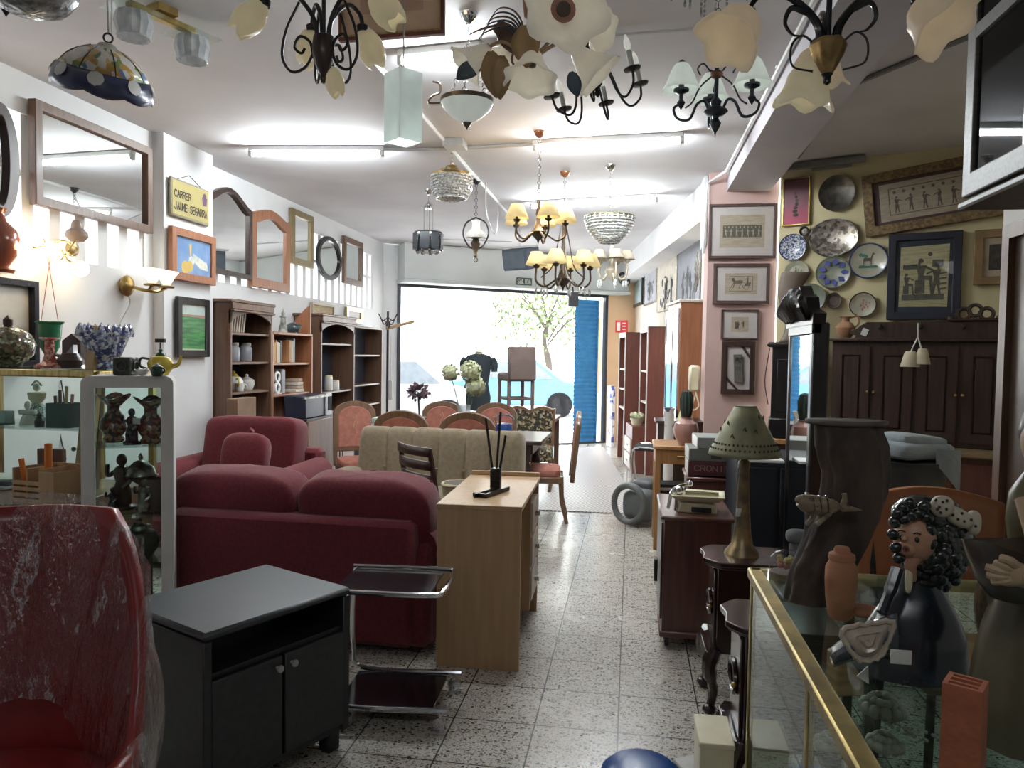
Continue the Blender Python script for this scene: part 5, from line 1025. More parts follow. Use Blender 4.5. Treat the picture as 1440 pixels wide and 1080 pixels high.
# chest with the game boxes
y0 = 5.0; x0, x1 = at(968, 690, y=y0).x, at(1036, 690, y=y0).x; zc = at(1000, 672, y=y0).z
b = B(); b.box(((x1-x0)/2, .2, zc/2), (x1-x0, .4, zc), 0, .005); b.box(((x1-x0)/2, .2, zc-.012), (x1-x0+.03, .43, .024), 0, .006); one(b, 'low_chest', W_RED, 'plain dark red-brown chest carrying the stack of board games', 'chest', (x0, y0, 0))
GT = [('bottom maroon game box with pale lettering in the stack on the chest', M('maroon_box', (.10, .025, .03), .5), .10, .40), ('grey game box on the maroon one in the stack on the chest', M('grey_game_box', (.16, .17, .155), .5), .085, .42), ('small pale grey box on top of the board game stack', M('pale_grey_box', (.30, .32, .31), .5), .075, .34)]
z = zc
for i, (lb, m, h, w) in enumerate(GT):
    t = thing('game_box', lb, 'box', (x0+.2+.01*i, y0+.2, z), .02*i, 'stack of board games'); B().box((0, 0, h/2), (w, .3, h-.002), 0, .004).obj('box', m, t); B().box((-w/2-.001, 0, h/2), (.004, .27, h*.9)).obj('white_side', WHITEP, t)
    if i == 0: b = B(); text(b, 'CRONIN', -.16, h*.35, h*.34, .03, .3, h*.06, -.1515); b.obj('lettering', M('pale_lettering', (.35, .25, .22), .6), t)
    if i == 1: b = B(); pol(b, [(-.07, h*.2), (.0, h*.2), (.0, h*.75), (-.07, h*.75)], -.1515); b.obj('printed_motif', INK, t)
    z += h
one(B().box((0, 0, .008), (.2, .16, .016), 0, .003), 'white_book', WHITEP, 'flat white book lying beside the cone lamp shade', 'book', at(1073, 648, y=4.3)); 
t = thing('dark_cabinet', 'tall dark blue-black cupboard behind the cone lamp', 'cupboard', (at(1082, 700, y=4.72).x, 4.72, 0)); hz = at(1073, 651, y=4.3).z
B().box((0, 0, hz/2), (.46, .5, hz-.002), 0, .006).obj('carcass', M('navy_black', (.012, .016, .024), .5), t)
for s in (-1, 1): o = B().box((s*.11, -.255, hz/2), (.2, .014, hz-.1), 0, .004).obj('door', M('navy_black', (.012, .016, .024), .5), t)
# ------------------------------------------------------------- brown cabinet on casters, scale, utensils
ZB = .69; t = thing('wheeled_cabinet', 'brown wooden cabinet on small casters beside the aisle, under the kitchen scale', 'cabinet', (.35, 4.15, 0))
B().box((.0, 0, .375), (.335, .58, .59), 0, .004).obj('carcass', W_RED, t); B().box((0, 0, ZB-.012), (.37, .63, .024), 0, .008).obj('top_board', W_RED, t); B().box((-.172, 0, .395), (.014, .54, .5), 0, .003).obj('door', W_DARK, t); B().box((-.195, -.05, .34), (.02, .06, .12), 0, .004).obj('handle', W_BLK, t); B().box((0, 0, .075), (.36, .61, .03), 0, .006).obj('plinth', W_RED, t)
for sx in (-1, 1):
    for sy in (-1, 1): b = B(); b.lathe([(.02, -.012), (.03, -.01), (.03, .01), (.02, .012)], (sx*.14, sy*.25, .03), 12, (1, 0, 0)); b.box((sx*.14, sy*.25, .05), (.03, .03, .03)); b.obj('caster', IRON, t)
q = at(983, 722, z=ZB); t = thing('kitchen_scale', 'cream kitchen scale with a rectangular tray on the wheeled cabinet', 'scale', (q.x+.0, q.y+.08, ZB), R_(-6))
b = B(); b.prism([(-.1, 0), (.1, 0), (.085, .05), (-.085, .05)], .17, 'xz', (0, -.085, 0)); b.obj('body', CREAM, t, bev=.006); B().box((.02, -.09, .02), (.1, .012, .025), 0, .003).obj('dial_window', BLACKP, t)
b = B(); b.ring(rect(.27, .22), rect(.21, .16), .0, 'xy', (0, 0, .085)); b.put([(sx*.105, sy*.08, .062) for sx, sy in ((-1, -1), (1, -1), (1, 1), (-1, 1))]+[(sx*.135, sy*.11, .09) for sx, sy in ((-1, -1), (1, -1), (1, 1), (-1, 1))], [(0, 1, 2, 3), (0, 1, 5, 4), (1, 2, 6, 5), (2, 3, 7, 6), (3, 0, 4, 7)]); b.obj('tray', CREAM, t, sol=.004)
b = B(); b.cyl((0, 0, .05), (0, 0, .064), .05, n=16); b.obj('neck', CREAM, t)
q = at(948, 722, z=ZB); t = thing('metal_grinder', 'chromed hand grinder lying at the corner of the wheeled cabinet', 'grinder', (q.x+.03, q.y+.1, ZB)); b = B(); b.lathe([(0, 0), (.03, 0), (.022, .05), (.035, .1), (.03, .12), (.012, .13)], (0, 0, 0), 16); b.tube(bez([(0, 0, .12), (-.04, -.03, .1), (-.06, -.08, .02)], 5), .009, 6); b.obj('body', CHROME, t); b = B(); b.tube([(0, 0, .13), (.05, -.05, .15)], .007, 6); b.sph((.05, -.05, .15), .016); b.obj('crank', CHROME, t)
# ------------------------------------------------------------- two claw-foot side cabinets
W_MAHD = wood('dark_red_mahogany', (.035, .014, .012), (.02, .009, .008), .22, coat=.5)
def clawcab(label, y, lampq=None):
    t = thing('side_cabinet', label, 'side cabinet', (.50, y, 0), -pi/2, 'pair of claw-foot side cabinets')   # front faces the aisle
    H_ = .65; w, d = .31, .34
    def top(ww, dd): return [(-ww/2, dd/2), (ww/2, dd/2), (ww/2, -dd/2+.05), (ww/2-.03, -dd/2+.02), (ww/4, -dd/2-.012), (0, -dd/2), (-ww/4, -dd/2-.012), (-ww/2+.03, -dd/2+.02), (-ww/2, -dd/2+.05)]
    b = B(); b.prism(top(w, d), .022, 'xy', (0, 0, H_-.022)); b.prism(top(w-.02, d-.02), .012, 'xy', (0, 0, H_-.034)); b.obj('top_board', W_MAHD, t, bev=.004)
    B().box((0, .01, .44), (w-.05, d-.07, .37), 0, .004).obj('carcass', W_MAHD, t)
    o = B().box((0, -d/2+.04, .44), (w-.09, .014, .32), 0, .004).obj('door', W_MAHD, t); b = B(); b.tor((0, -d/2+.026, .44), .05, .008, (0, 1, 0), 20, 5, 1.4); b.obj('carving', W_MAHD, o); B().sph((.08, -d/2+.02, .44), .01, 8, 6).obj('knob', BRASS, o)
    n = 12; b = B(); b.prism([(-w/2+.01, .27), (w/2-.01, .27)]+[(w/2-.01-(w-.02)*i/n, .2-.035*sin(pi*i/n)*(1 if i % 2 else .7)) for i in range(n+1)], .05, 'xz', (0, -d/2+.0, 0)); b.obj('scroll_apron', W_MAHD, t, bev=.006)
    for sx in (-1, 1):
        for sy in (-1, 1):
            b = B(); x, yy = sx*(w/2-.035), sy*(d/2-.04); b.tube(bez([(x, yy, .27), (x+sx*.022, yy+sy*.022, .2), (x, yy, .1), (x+sx*.012, yy+sy*.012, .03)], 5), [.034]*4+[.03]*4+[.02]*4+[.018]*4, 8); b.sph((x+sx*.016, yy+sy*.016, .022), (.028, .03, .022), 8, 6); b.obj('leg', W_MAHD, t)
    return t
clawcab('dark mahogany claw-foot side cabinet under the cone lamp', 3.31)
clawcab('dark mahogany claw-foot side cabinet nearest the glass showcase, with nothing on top', 2.54)
q = at(1043, 779, z=.65); SH = M('verdigris_shade', (.30, .29, .17), .5, .3, (.22, .22, .14), 12); t = thing('table_lamp', 'table lamp with a pierced cone shade and trumpet-shaped brass base', 'lamp', (q.x, q.y, .65))
s_ = (q-CAMP).dot(FW)/FPX; hS, hb = (779-572)*s_, (779-640)*s_
b = B(); b.lathe([(0, 0), (24*s_, 0), (23*s_, 4*s_), (15*s_, 14*s_), (12*s_, 30*s_), (9*s_, 70*s_), (7*s_, 118*s_), (8*s_, 122*s_), (8*s_, 130*s_), (5*s_, 134*s_), (5*s_, 150*s_)], n=24); b.obj('base', M('mottled_brass', (.33, .25, .13), .35, .8, (.16, .13, .09), 14), t)
b = B().open(); b.lathe([(49*s_, 140*s_), (48*s_, 145*s_), (16*s_, 206*s_), (15*s_, 207*s_)], n=32); b.mi = 1
for k in range(44):
    for j, (rr0, zz0) in enumerate(((45, 150), (42, 157))):
        a = k*2*pi/44+j*.07; r0 = (45.8 if j == 0 else 42.2)*s_; b.sph((r0*cos(a), r0*sin(a), zz0*s_), (.0042, .0042, .005), 5, 3)
for k in range(14): a = k*.449; u = rnd.uniform(165, 200); r0 = (48.6-(u-145)*32/61)*s_; b.tube([(r0*cos(a+.06*j), r0*sin(a+.06*j), (u+4*sin(j*1.7))*s_) for j in range(4)], .0022, 4)
b.obj('lamp_shade', [SH, INK], t, sol=.0015)
b = B(); b.cyl((0, 0, 206*s_), (0, 0, 209*s_), 15*s_, n=24); b.obj('shade_cap', SH, t)
one(B().box((0, 0, 0), (.036, .002, .034), 0, .0008), 'price_tag', PORC, 'white price tag on the trumpet lamp base', 'tag', at(1041, 721, y=q.y-.026))
# ============================================================= framed prints on the pink pillar and the alcove wall
def fig_person(b, x, z, h, y, face=1, seated=False):
    """Flat silhouette in Egyptian profile style."""
    f = face; disc(b, x, z+h*.92, h*.06, y, 10); pol(b, [(x-f*h*.06, z+h*.97), (x+f*h*.0, z+h*1.0), (x-f*h*.02, z+h*.8), (x-f*h*.09, z+h*.8)], y)
    pol(b, [(x-h*.13, z+h*.8), (x+h*.13, z+h*.8), (x+h*.06, z+h*.5), (x-h*.06, z+h*.5)], y)
    pol(b, [(x+f*h*.1, z+h*.8), (x+f*h*.3, z+h*.68), (x+f*h*.29, z+h*.63), (x+f*h*.08, z+h*.73)], y)
    if seated:
        pol(b, [(x-h*.07, z+h*.52), (x+f*h*.28, z+h*.5), (x+f*h*.28, z+h*.38), (x-h*.07, z+h*.4)], y); pol(b, [(x+f*h*.2, z+h*.48), (x+f*h*.28, z+h*.48), (x+f*h*.32, z), (x+f*h*.24, z)], y); pol(b, [(x-h*.14, z+h*.4), (x+h*.1, z+h*.4), (x+h*.1, z+h*.02), (x-h*.14, z+h*.02)], y)
    else:
        pol(b, [(x-h*.08, z+h*.52), (x+h*.08, z+h*.52), (x+h*.12, z+h*.28), (x-h*.1, z+h*.28)], y); pol(b, [(x-h*.08, z+h*.28), (x-h*.01, z+h*.28), (x-h*.06, z), (x-h*.13, z)], y); pol(b, [(x+h*.02, z+h*.28), (x+h*.09, z+h*.28), (x+h*.14, z), (x+h*.07, z)], y)
def border(b, w, h, t, y):
    for p in ([(-w/2, h/2-t), (w/2, h/2-t), (w/2, h/2), (-w/2, h/2)], [(-w/2, -h/2), (w/2, -h/2), (w/2, -h/2+t), (-w/2, -h/2+t)], [(-w/2, -h/2), (-w/2+t, -h/2), (-w/2+t, h/2), (-w/2, h/2)], [(w/2-t, -h/2), (w/2, -h/2), (w/2, h/2), (w/2-t, h/2)]): pol(b, p, y)
INK2 = M('faded_ink', (.14, .115, .09), .7, 0, (.09, .07, .06), 30); PAP2 = M('pale_papyrus', (.40, .34, .265), .85, 0, (.34, .28, .21), 12, (1, 1, 8))
def art_frieze(sw, sh, pw, ph, dark=True):
    def f(t, w, h, y):
        b = B(); pol(b, [(-w*sw/2, -h*sh/2), (w*sw/2, -h*sh/2), (w*sw/2, h*sh/2), (-w*sw/2, h*sh/2)], y); s = b.obj('papyrus', PAP2, t)
        b = B(); W_, H_ = w*pw, h*ph
        if dark: pol(b, rect(W_, H_), y-.001); b.obj('dark_ground', M('olive_grey_ground', (.09, .085, .07), .7), s); b = B()
        for k in range(7): fig_person(b, -W_*.42+W_*.14*k, -H_*.42, H_*.62, y-.002, (-1)**k)
        for k in range(10): disc(b, -W_*.44+W_*.097*k, H_*.34, H_*.06, y-.002, 8)
        border(b, W_, H_, H_*.03, y-.002); b.obj('drawing', M('light_figures', (.34, .29, .20), .8) if dark else INK2, s)
    return f
def art_chariot(t, w, h, y):
    b = B(); pol(b, rect(w*.72, h*.72), y); s = b.obj('papyrus', PAP2, t); b = B(); border(b, w*.52, h*.52, .004, y-.001)
    pol(b, [(-.2*w, -.04*h), (.02*w, .02*h), (.04*w, .1*h), (-.02*w, .13*h), (-.13*w, .1*h), (-.16*w, .2*h), (-.2*w, .2*h), (-.22*w, .12*h), (-.17*w, .05*h)], y-.001)
    for x0, x1 in ((-.19, -.25), (-.16, -.19), (-.02, -.06), (.0, .05)): pol(b, [(x0*w, .0), (x0*w+.02*w, .0), (x1*w+.015*w, -.16*h), (x1*w, -.16*h)], y-.001)
    b.tor((.12*w, y-.001, -.12*h), .05*w, .006*w, (0, 1, 0), 16, 4); pol(b, [(.05*w, -.08*h), (.2*w, -.08*h), (.22*w, .06*h), (.12*w, .02*h)], y-.001); fig_person(b, .14*w, -.05*h, .3*h, y-.0015, -1); pol(b, [(0, .05*h), (.14*w, .0), (.14*w, .015*h), (0, .065*h)], y-.001); b.obj('drawing', INK2, s)
def art_small(t, w, h, y):
    b = B(); pol(b, rect(w*.5, h*.56), y); s = b.obj('papyrus', PAP2, t); b = B(); fig_person(b, -.05*w, -.14*h, .28*h, y-.001, 1, True); fig_person(b, .1*w, -.14*h, .28*h, y-.001, -1); pol(b, [(-.15*w, -.16*h), (-.06*w, -.16*h), (-.06*w, .1*h), (-.15*w, .1*h)], y-.001); b.obj('drawing', INK2, s)
def art_hanging(t, w, h, y):
    b = B(); b.box((0, y-.012, -.01*h), (w*.38, .024, h*.66), 0, .003, 0, -.06); o = b.obj('clip_panel', M('grey_brown_panel', (.12, .11, .09), .6), t); b = B(); disc(b, 0, 0, w*.1, y-.026); pol(b, [(-w*.13, h*.12), (w*.13, h*.12), (w*.13, h*.27), (-w*.13, h*.27)], y-.026); b.obj('dial', SILVER, o)
    b = B(); pol(b, [(w*.1, h*.5), (w*.25, h*.5), (w*.5, h*.3), (w*.5, h*.2)], y-.004); pol(b, [(-w*.5, -h*.2), (-w*.5, -h*.3), (-w*.1, -h*.5), (.02*w, -h*.5)], y-.004); b.obj('corner_ribbon', W_DARK, t)
W_FR = wood('thin_brown_frame', (.10, .06, .055), (.07, .042, .04), .4)
GF = 'framed papyrus prints on the pink pillar'
framed('COL', (997, 288, 1090, 364), 'framed_print', 'largest framed papyrus on the pink pillar, a dark frieze, topmost', 'picture', W_FR, .025, 'pic', mount=MATW, mw=.03, art=art_frieze(.82, .78, .72, .3), group=GF, dep=.03)
framed('COL', (1003, 371, 1081, 428), 'framed_print', 'framed papyrus of a horse and chariot, second on the pink pillar', 'picture', W_FR, .03, 'pic', mount=MATW, mw=.02, art=art_chariot, group=GF, dep=.03)
framed('COL', (1014, 435, 1066, 478), 'framed_print', 'small framed papyrus with two figures, third on the pink pillar', 'picture', W_FR, .016, 'pic', mount=MATW, art=art_small, group=GF, dep=.03)
framed('COL', (1015, 480, 1060, 555), 'framed_object', 'carved brown frame holding a narrow dial panel, lowest on the pink pillar', 'picture', W_DARK, .045, 'pic', mount=MATW, art=art_hanging, dep=.035)
def art_red(t, w, h, y):
    m, nt, bs = _nt('red_gradient_print'); cv = nt.nodes.new('ShaderNodeTexCoord'); sx = nt.nodes.new('ShaderNodeSeparateXYZ'); nt.links.new(cv.outputs['Generated'], sx.inputs[0]); nt.links.new(ramp(nt, sx.outputs[2], ((.0, (.42, .04, .10)), (.5, (.15, .045, .07)), (1, (.09, .04, .055)))), bs.inputs['Base Color'])
    b = B(); pol(b, rect(w, h), y); b.obj('print', m, t); b = B(); [disc(b, .04*w*sin(k*5), -.3*h+.08*k*h, (.12-.012*k)*w, y-.001, 8, .04*h) for k in range(7)]; b.obj('dark_figure', INK, t)
framed('ALC', (1102, 252, 1139, 316), 'framed_print', 'narrow dark red framed picture at the upper left of the alcove wall', 'picture', BRASS, .012, 'pic', art=art_red, dep=.02)
framed('ALC', (1217, 240, 1436, 310), 'framed_print', 'very wide papyrus frieze in an ornate gilded brown frame hung askew', 'picture', M('dark_gilt_carved', (.14, .09, .05), .45, .3, (.26, .18, .08), 50, bmp=.4, bs=60), .07, 'pic', mount=M('plum_mount', (.09, .055, .055), .8), art=art_frieze(.9, .86, .76, .62, False), dep=.05, roll=R_(-6.0))
def art_throne(t, w, h, y):
    b = B(); pol(b, [(-.43*w, -.42*h), (.42*w, -.43*h), (.43*w, .43*h), (-.42*w, .41*h)], y); s = b.obj('papyrus', PAPYR, t); b = B()
    fig_person(b, -.05*w, -.25*h, .5*h, y-.001, 1, True); fig_person(b, .22*w, -.25*h, .42*h, y-.001, -1); fig_person(b, -.3*w, -.25*h, .3*h, y-.001, 1, True)
    pol(b, [(-.38*w, -.33*h), (.36*w, -.33*h), (.36*w, -.25*h), (-.38*w, -.25*h)], y-.001); pol(b, [(.14*w, .12*h), (.33*w, .12*h), (.33*w, .22*h), (.14*w, .22*h)], y-.001); pol(b, [(-.37*w, .1*h), (-.12*w, .1*h), (-.12*w, .17*h), (-.37*w, .17*h)], y-.001); [pol(b, [(.26*w, -.2*h+.07*k*h), (.4*w, -.18*h+.07*k*h), (.4*w, -.16*h+.07*k*h), (.26*w, -.17*h+.07*k*h)], y-.001) for k in range(4)]; disc(b, .1*w, .3*h, .04*w, y-.001); b.obj('drawing', INK2, s)
framed('ALC', (1251, 331, 1350, 449), 'framed_print', 'papyrus of seated figures in a dark blue frame above the buffet', 'picture', M('blue_black_frame', (.018, .02, .035), .35), .055, 'glazed', mount=M('blue_black_mount', (.03, .032, .05), .6), art=art_throne, dep=.04)
framed('ALC', (1371, 325, 1428, 400), 'framed_print', 'gold framed black print at the right end of the alcove wall', 'picture', M('old_gold_frame', (.28, .19, .09), .4, .5), .06, 'pic', mount=M('beige_mount', (.5, .42, .32), .8), dep=.04, art=lambda t, w, h, y: B().box((.02*w, y, 0), (w*.55, .002, h*.66)).obj('print', INK, t))
# plates on the alcove wall
def plate(rc, label, name, m, art=None, rimm=None, metal=False, ow=1):
    c, w, h, rz = span('ALC', *rc); n = PLN['ALC'][1]; r = w/2
    t = thing(name, label, 'plate', c+n*.012, rz, 'decorative plates on the alcove wall'); sy = h/w
    b = B(); b.T = Matrix.Diagonal((1, 1, sy, 1)); b.lathe([(0, .0), (r*.6, .0), (r*.68, .006), (r, .022), (r, .028), (r*.68, .014), (r*.6, .008), (0, .008)], (0, 0, 0), 32, (0, -1, 0)); b.obj('dish', m, t)
    if rimm: b = B(); b.T = Matrix.Diagonal((1, 1, sy, 1)); b.tor((0, -.026, 0), r*.97, r*.045, (0, 1, 0), 32, 6); b.obj('rim', rimm, t)
    if art: art(t, r, -.0095)
PEW = M('dark_pewter', (.13, .12, .105), .35, .8, (.08, .075, .065), 18)
EMB = spots('embossed_silver', (.42, .38, .33), [(.16, .14, .12), (.60, .56, .50), (.26, .23, .2)], 40, .35, .3, 0, .8)
NAVY = M('navy_glaze', (.03, .05, .15), .25, coat=.5)
def petals(n, r0, r1, wd, m, name='motif'):
    def f(t, r, y):
        b = B()
        for k in range(n):
            a = 2*pi*k/n; u = (cos(a), sin(a)); v = (-u[1], u[0]); mid = (r0+r1)/2
            pol(b, [(u[0]*r0*r, u[1]*r0*r), (u[0]*mid*r+v[0]*wd*r, u[1]*mid*r+v[1]*wd*r), (u[0]*r1*r, u[1]*r1*r), (u[0]*mid*r-v[0]*wd*r, u[1]*mid*r-v[1]*wd*r)], y-.018)
        b.obj(name, m, t)
    return f
def sprig(m, dx=0):
    def f(t, r, y):
        b = B()
        for k in range(9): a = k*2.4; x, z = .3*r*cos(a)*(k/9+.4)+dx*r, .35*r*sin(a)*(k/9+.4); pol(b, [(x, z-.12*r), (x+.07*r, z), (x, z+.13*r), (x-.07*r, z)], y)
        pol(b, [(-.03*r, -.5*r), (.03*r, -.5*r), (.02*r, .3*r), (-.02*r, .3*r)], y); b.obj('painted_sprig', m, t)
    return f
def deer(t, r, y):
    b = B(); pol(b, [(-.28*r, -.02*r), (.16*r, -.02*r), (.18*r, .16*r), (-.26*r, .17*r)], y-.001); [pol(b, [(x*r, .0), (x*r+.05*r, .0), (x*r+.03*r, -.3*r), (x*r, -.3*r)], y-.001) for x in (-.27, -.2, .06, .12)]; pol(b, [(.08*r, .1*r), (.18*r, .14*r), (.26*r, .4*r), (.18*r, .42*r)], y-.001); pol(b, [(.18*r, .36*r), (.36*r, .36*r), (.2*r, .46*r)], y-.001); b.obj('painted_deer', M('deer_brown', (.10, .07, .04), .5), t)
    b = B(); pol(b, [(-.55*r, -.4*r), (.55*r, -.4*r), (.4*r, -.25*r), (0, -.28*r), (-.45*r, -.22*r)], y-.001); [disc(b, (-.42+.14*k)*r, (.35-.05*(k % 3))*r, .1*r, y-.001) for k in range(3)]; b.obj('painted_meadow', M('green_glaze_paint', (.05, .17, .12), .4), t)
WHG = M('cream_glaze', (.44, .43, .33), .3, coat=.4)
plate((1153, 250, 1203, 296), 'dark pewter plate beside the narrow red picture', 'wall_plate', PEW, petals(1, 0, .01, .0, PEW) and None, None)
plate((1139, 311, 1208, 360), 'large oval embossed silver tray on the alcove wall', 'wall_tray', EMB, None, SILVER)
plate((1125.5, 319.5, 1139, 332.5), 'tiny round dark plate above the blue and white one', 'wall_plate', PEW, petals(6, .1, .5, .12, SILVER))
plate((1097.5, 331, 1135, 366), 'round blue and white patterned plate on the alcove wall', 'wall_plate', spots('delft_pattern', (.50, .52, .55), [(.03, .06, .17), (.12, .17, .34), (.60, .62, .62)], 95, .25, .25, .5), None, NAVY)
plate((1149, 363, 1197, 405), 'plate with a ring of blue petals on the alcove wall', 'wall_plate', M('sage_glaze', (.26, .29, .22), .3, coat=.4), petals(9, .40, .88, .18, M('cobalt_paint', (.06, .08, .32), .3)), M('sage_rim', (.17, .18, .12), .4))
plate((1196, 344, 1249, 391), 'blue rimmed plate painted with a deer on the alcove wall', 'wall_plate', WHG, deer, M('blue_rim', (.03, .06, .18), .3, coat=.5))
plate((1105, 368, 1138, 399), 'cream plate with a green leafy branch on the alcove wall', 'wall_plate', WHG, sprig(M('leaf_paint', (.09, .13, .06), .5)), None)
plate((1118, 400, 1162, 438), 'green glazed plate partly hidden by the mirror crest', 'wall_plate', M('green_grey_glaze', (.20, .24, .18), .3, coat=.4), sprig(M('leaf_paint', (.09, .13, .06), .5)), None)
plate((1163, 412, 1184, 434), 'small brown oval plate below the blue petal plate', 'wall_plate', M('brown_plate', (.12, .085, .07), .4), None, PEW)
plate((1196, 412, 1233, 446), 'cream plate with a pink flower and dark rim on the alcove wall', 'wall_plate', WHG, sprig(M('rose_paint', (.38, .16, .12), .5), .1), W_DARK)
b = B(); b.T = Matrix.Diagonal((1, 1, 1, 1)); b.lathe([(0, 0), (.1, .0), (.12, .01), (.2, .03), (.2, .036), (.12, .016), (0, .01)], (0, 0, 0), 28, (-1, 0, 0)); one(b, 'wall_plate', SILVER, 'silver plate seen edge-on at the left side of the pink pillar', 'plate', at(984, 382, x=.635), 0)
# ------------------------------------------------------------- big dark buffet along the alcove wall
rz = R_(-24); c0 = at(1170, 480, pl=(AA+AN*.46, AN)); zt = c0.z; c1 = at(1420, 480, pl=(AA+AN*.46, AN)); W = (V((c1.x, c1.y, 0))-V((c0.x, c0.y, 0))).length
mid = (c0+c1)/2; t = thing('buffet', 'very large ebony brown buffet with panelled doors filling the alcove', 'buffet', (mid.x, mid.y, 0), rz)
zl = at(1350, 634, pl=(AA+AN*.62, AN)).z
B().box((0, .2, (zt+zl)/2), (W, .36, zt-zl), 0, .006).obj('upper_carcass', W_DARK, t); B().box((0, .12, zl/2-.02), (W+.05, .6, zl-.04), 0, .006).obj('lower_carcass', W_RED, t); B().box((0, .1, zl-.02), (W+.1, .68, .04), 0, .01).obj('worktop', M('worn_yellow_edge', (.24, .17, .09), .4), t)
n = 4
for k in range(n):
    x = -W/2+W*(k+.5)/n; o = B().ring(rect(W/n-.03, zt-zl-.08), rect(W/n-.15, zt-zl-.2), -.02, 'xz', (x, .02, (zt+zl)/2)).obj('door', W_DARK, t); B().box((x, .015, (zt+zl)/2), (W/n-.17, .02, zt-zl-.22), 0, .008).obj('door_panel', W_DARK, o); B().sph((x+(.1 if k % 2 == 0 else -.1)*1.2, -.015, (zt+zl)/2), .012, 8, 6).obj('knob', BRASS, o)
    B().box((x, -.19, zl*.5), (W/n-.03, .02, zl*.8), 0, .005).obj('door', W_RED, t)
B().box((0, .18, zt+.012), (W+.04, .42, .024), 0, .008).obj('cornice', W_DARK, t)
ex = V((cos(rz), sin(rz), 0)); ey = V((-sin(rz), cos(rz), 0))
def on_buffet(px, py, dy): q = at(px, py, pl=(AA+AN*(.46-dy), AN)); return V((q.x, q.y, zt+.024))
# dark carved coat rack lying on the buffet, hung lamp bells, jug, ornament
q = on_buffet(1315, 470, .2); L = 1.15; hR = at(1310, 452, pl=(AA+AN*.26, AN)).z-zt-.024
t = thing('coat_rack', 'long dark carved coat rack board standing on top of the buffet', 'coat rack', q, rz)
b = B(); b.prism([(-.55, 0), (.62, 0), (.62, hR), (-.46, hR), (-.5, hR*.8), (-.53, hR*.6), (-.6, hR*.5), (-.6, hR*.3), (-.53, hR*.2)], .035, 'xz'); b.obj('board', W_DARK, t, bev=.005)
for k in range(4): b = B(); b.tube(bez([(-.36+.27*k, -.005, hR*.75), (-.36+.27*k, -.06, hR*.6), (-.36+.27*k, -.05, hR*.85)], 4), .012, 6); b.obj('hook', IRON, t)
one(B().box((0, 0, 0), (.045, .003, .055), 0, .001, 0, .4), 'price_tag', PORC, 'small white tag on the left end of the coat rack', 'tag', q-ex*.47-ey*.006+V((0, 0, hR*.4)), rz)
qs = at(1288, 506, pl=(AA+AN*.6, AN)); zt2 = at(1288, 455, pl=(AA+AN*.5, AN)).z
t = thing('hanging_bells', 'pair of small cream fabric lamp shades hung by a white string from the coat rack', 'lamp shades', qs, rz)
for i, (x, r, z) in enumerate(((-.035, .062, 0), (.04, .05, .02))): b = B(); b.lathe([(r*.45, .06+z), (r*.6, .05+z), (r, -.045+z), (r*.97, -.05+z), (0, -.05+z)], (x, .0, 0), 20, wob=lambda a, k: 1+.03*cos(12*a)); b.obj('shade', M('ivory_fabric', (.62, .55, .40), .8), t)
b = B(); [b.tube([(x, 0, .05), (.005, .02, .16), (0, .06, zt2-qs.z)], .005, 5) for x in (-.035, .04)]; b.obj('string', PORC, t)
q = on_buffet(1188, 478, .25); jh = at(1188, 446, pl=(AA+AN*.21, AN)).z-zt-.02
t = thing('terracotta_jug', 'terracotta jug with a handle standing on the left end of the buffet', 'jug', q, rz, s=jh/.2)
b = B(); b.lathe([(0, 0), (.045, 0), (.05, .01), (.08, .06), (.085, .1), (.06, .14), (.035, .155), (.035, .18), (.05, .2), (.045, .2), (.03, .18), (.03, .16)], n=22); b.obj('body', M('jug_clay', (.36, .20, .115), .7, 0, (.30, .16, .09), 10), t); b = B(); b.tube(bez([(.04, 0, .19), (.1, 0, .2), (.11, 0, .14), (.075, 0, .1)], 5), .009, 7); b.obj('handle', M('jug_clay', (.36, .20, .115), .7), t)
q = on_buffet(1371, 450, .2); b = B(); [b.tor((x, 0, z), .04, .014, (0, 1, 0), 14, 6) for x, z in ((-.07, .05), (.0, .075), (.07, .05))]; b.box((0, 0, .01), (.3, .05, .02), 0, .006); [b.sph((s*.15, 0, .02), .025) for s in (-1, 1)]; one(b, 'carved_ornament', W_DARK, 'openwork carved wooden ornament on top of the coat rack', 'ornament', V((q.x, q.y, zt+.024+hR)), rz)
# black stove-like pedestal, wavy vase
x0, x1 = at(1080, 480, y=6.42).x, at(1117, 480, y=6.42).x; zt3 = at(1095, 482, y=6.42).z; zl3 = at(1095, 612, y=6.42).z
t = thing('console_cabinet', 'dark console with a pale wooden top at the left end of the buffet', 'cabinet', ((x0+x1)/2+.05, 6.28, 0), R_(-10)); B().box((0, 0, zl3/2-.02), (.4, .34, zl3-.04), 0, .005).obj('carcass', W_DARK, t); B().box((0, 0, zl3-.02), (.46, .4, .04), 0, .006).obj('top_board', W_OAK, t)
t = thing('tower_cabinet', 'narrow black cabinet with a moulded cornice standing on the dark console', 'cabinet', ((x0+x1)/2+.05, 6.28, zl3), R_(-10)); h3 = zt3-zl3
B().box((0, 0, h3/2), (.28, .24, h3), 0, .006).obj('carcass', W_BLK, t); B().box((0, 0, h3-.02), (.36, .3, .04), 0, .014).obj('cornice', W_BLK, t); B().box((0, -.01, .08), (.31, .27, .16), 0, .01).obj('plinth', W_BLK, t); B().box((0, -.125, h3*.55), (.2, .014, h3*.55), 0, .004).obj('door', W_BLK, t); b = B(); b.tube(bez([(-.16, -.12, h3-.05), (-.19, -.13, h3*.6), (-.16, -.13, h3*.35)], 5), .004, 5); b.obj('cable', IRON, t)
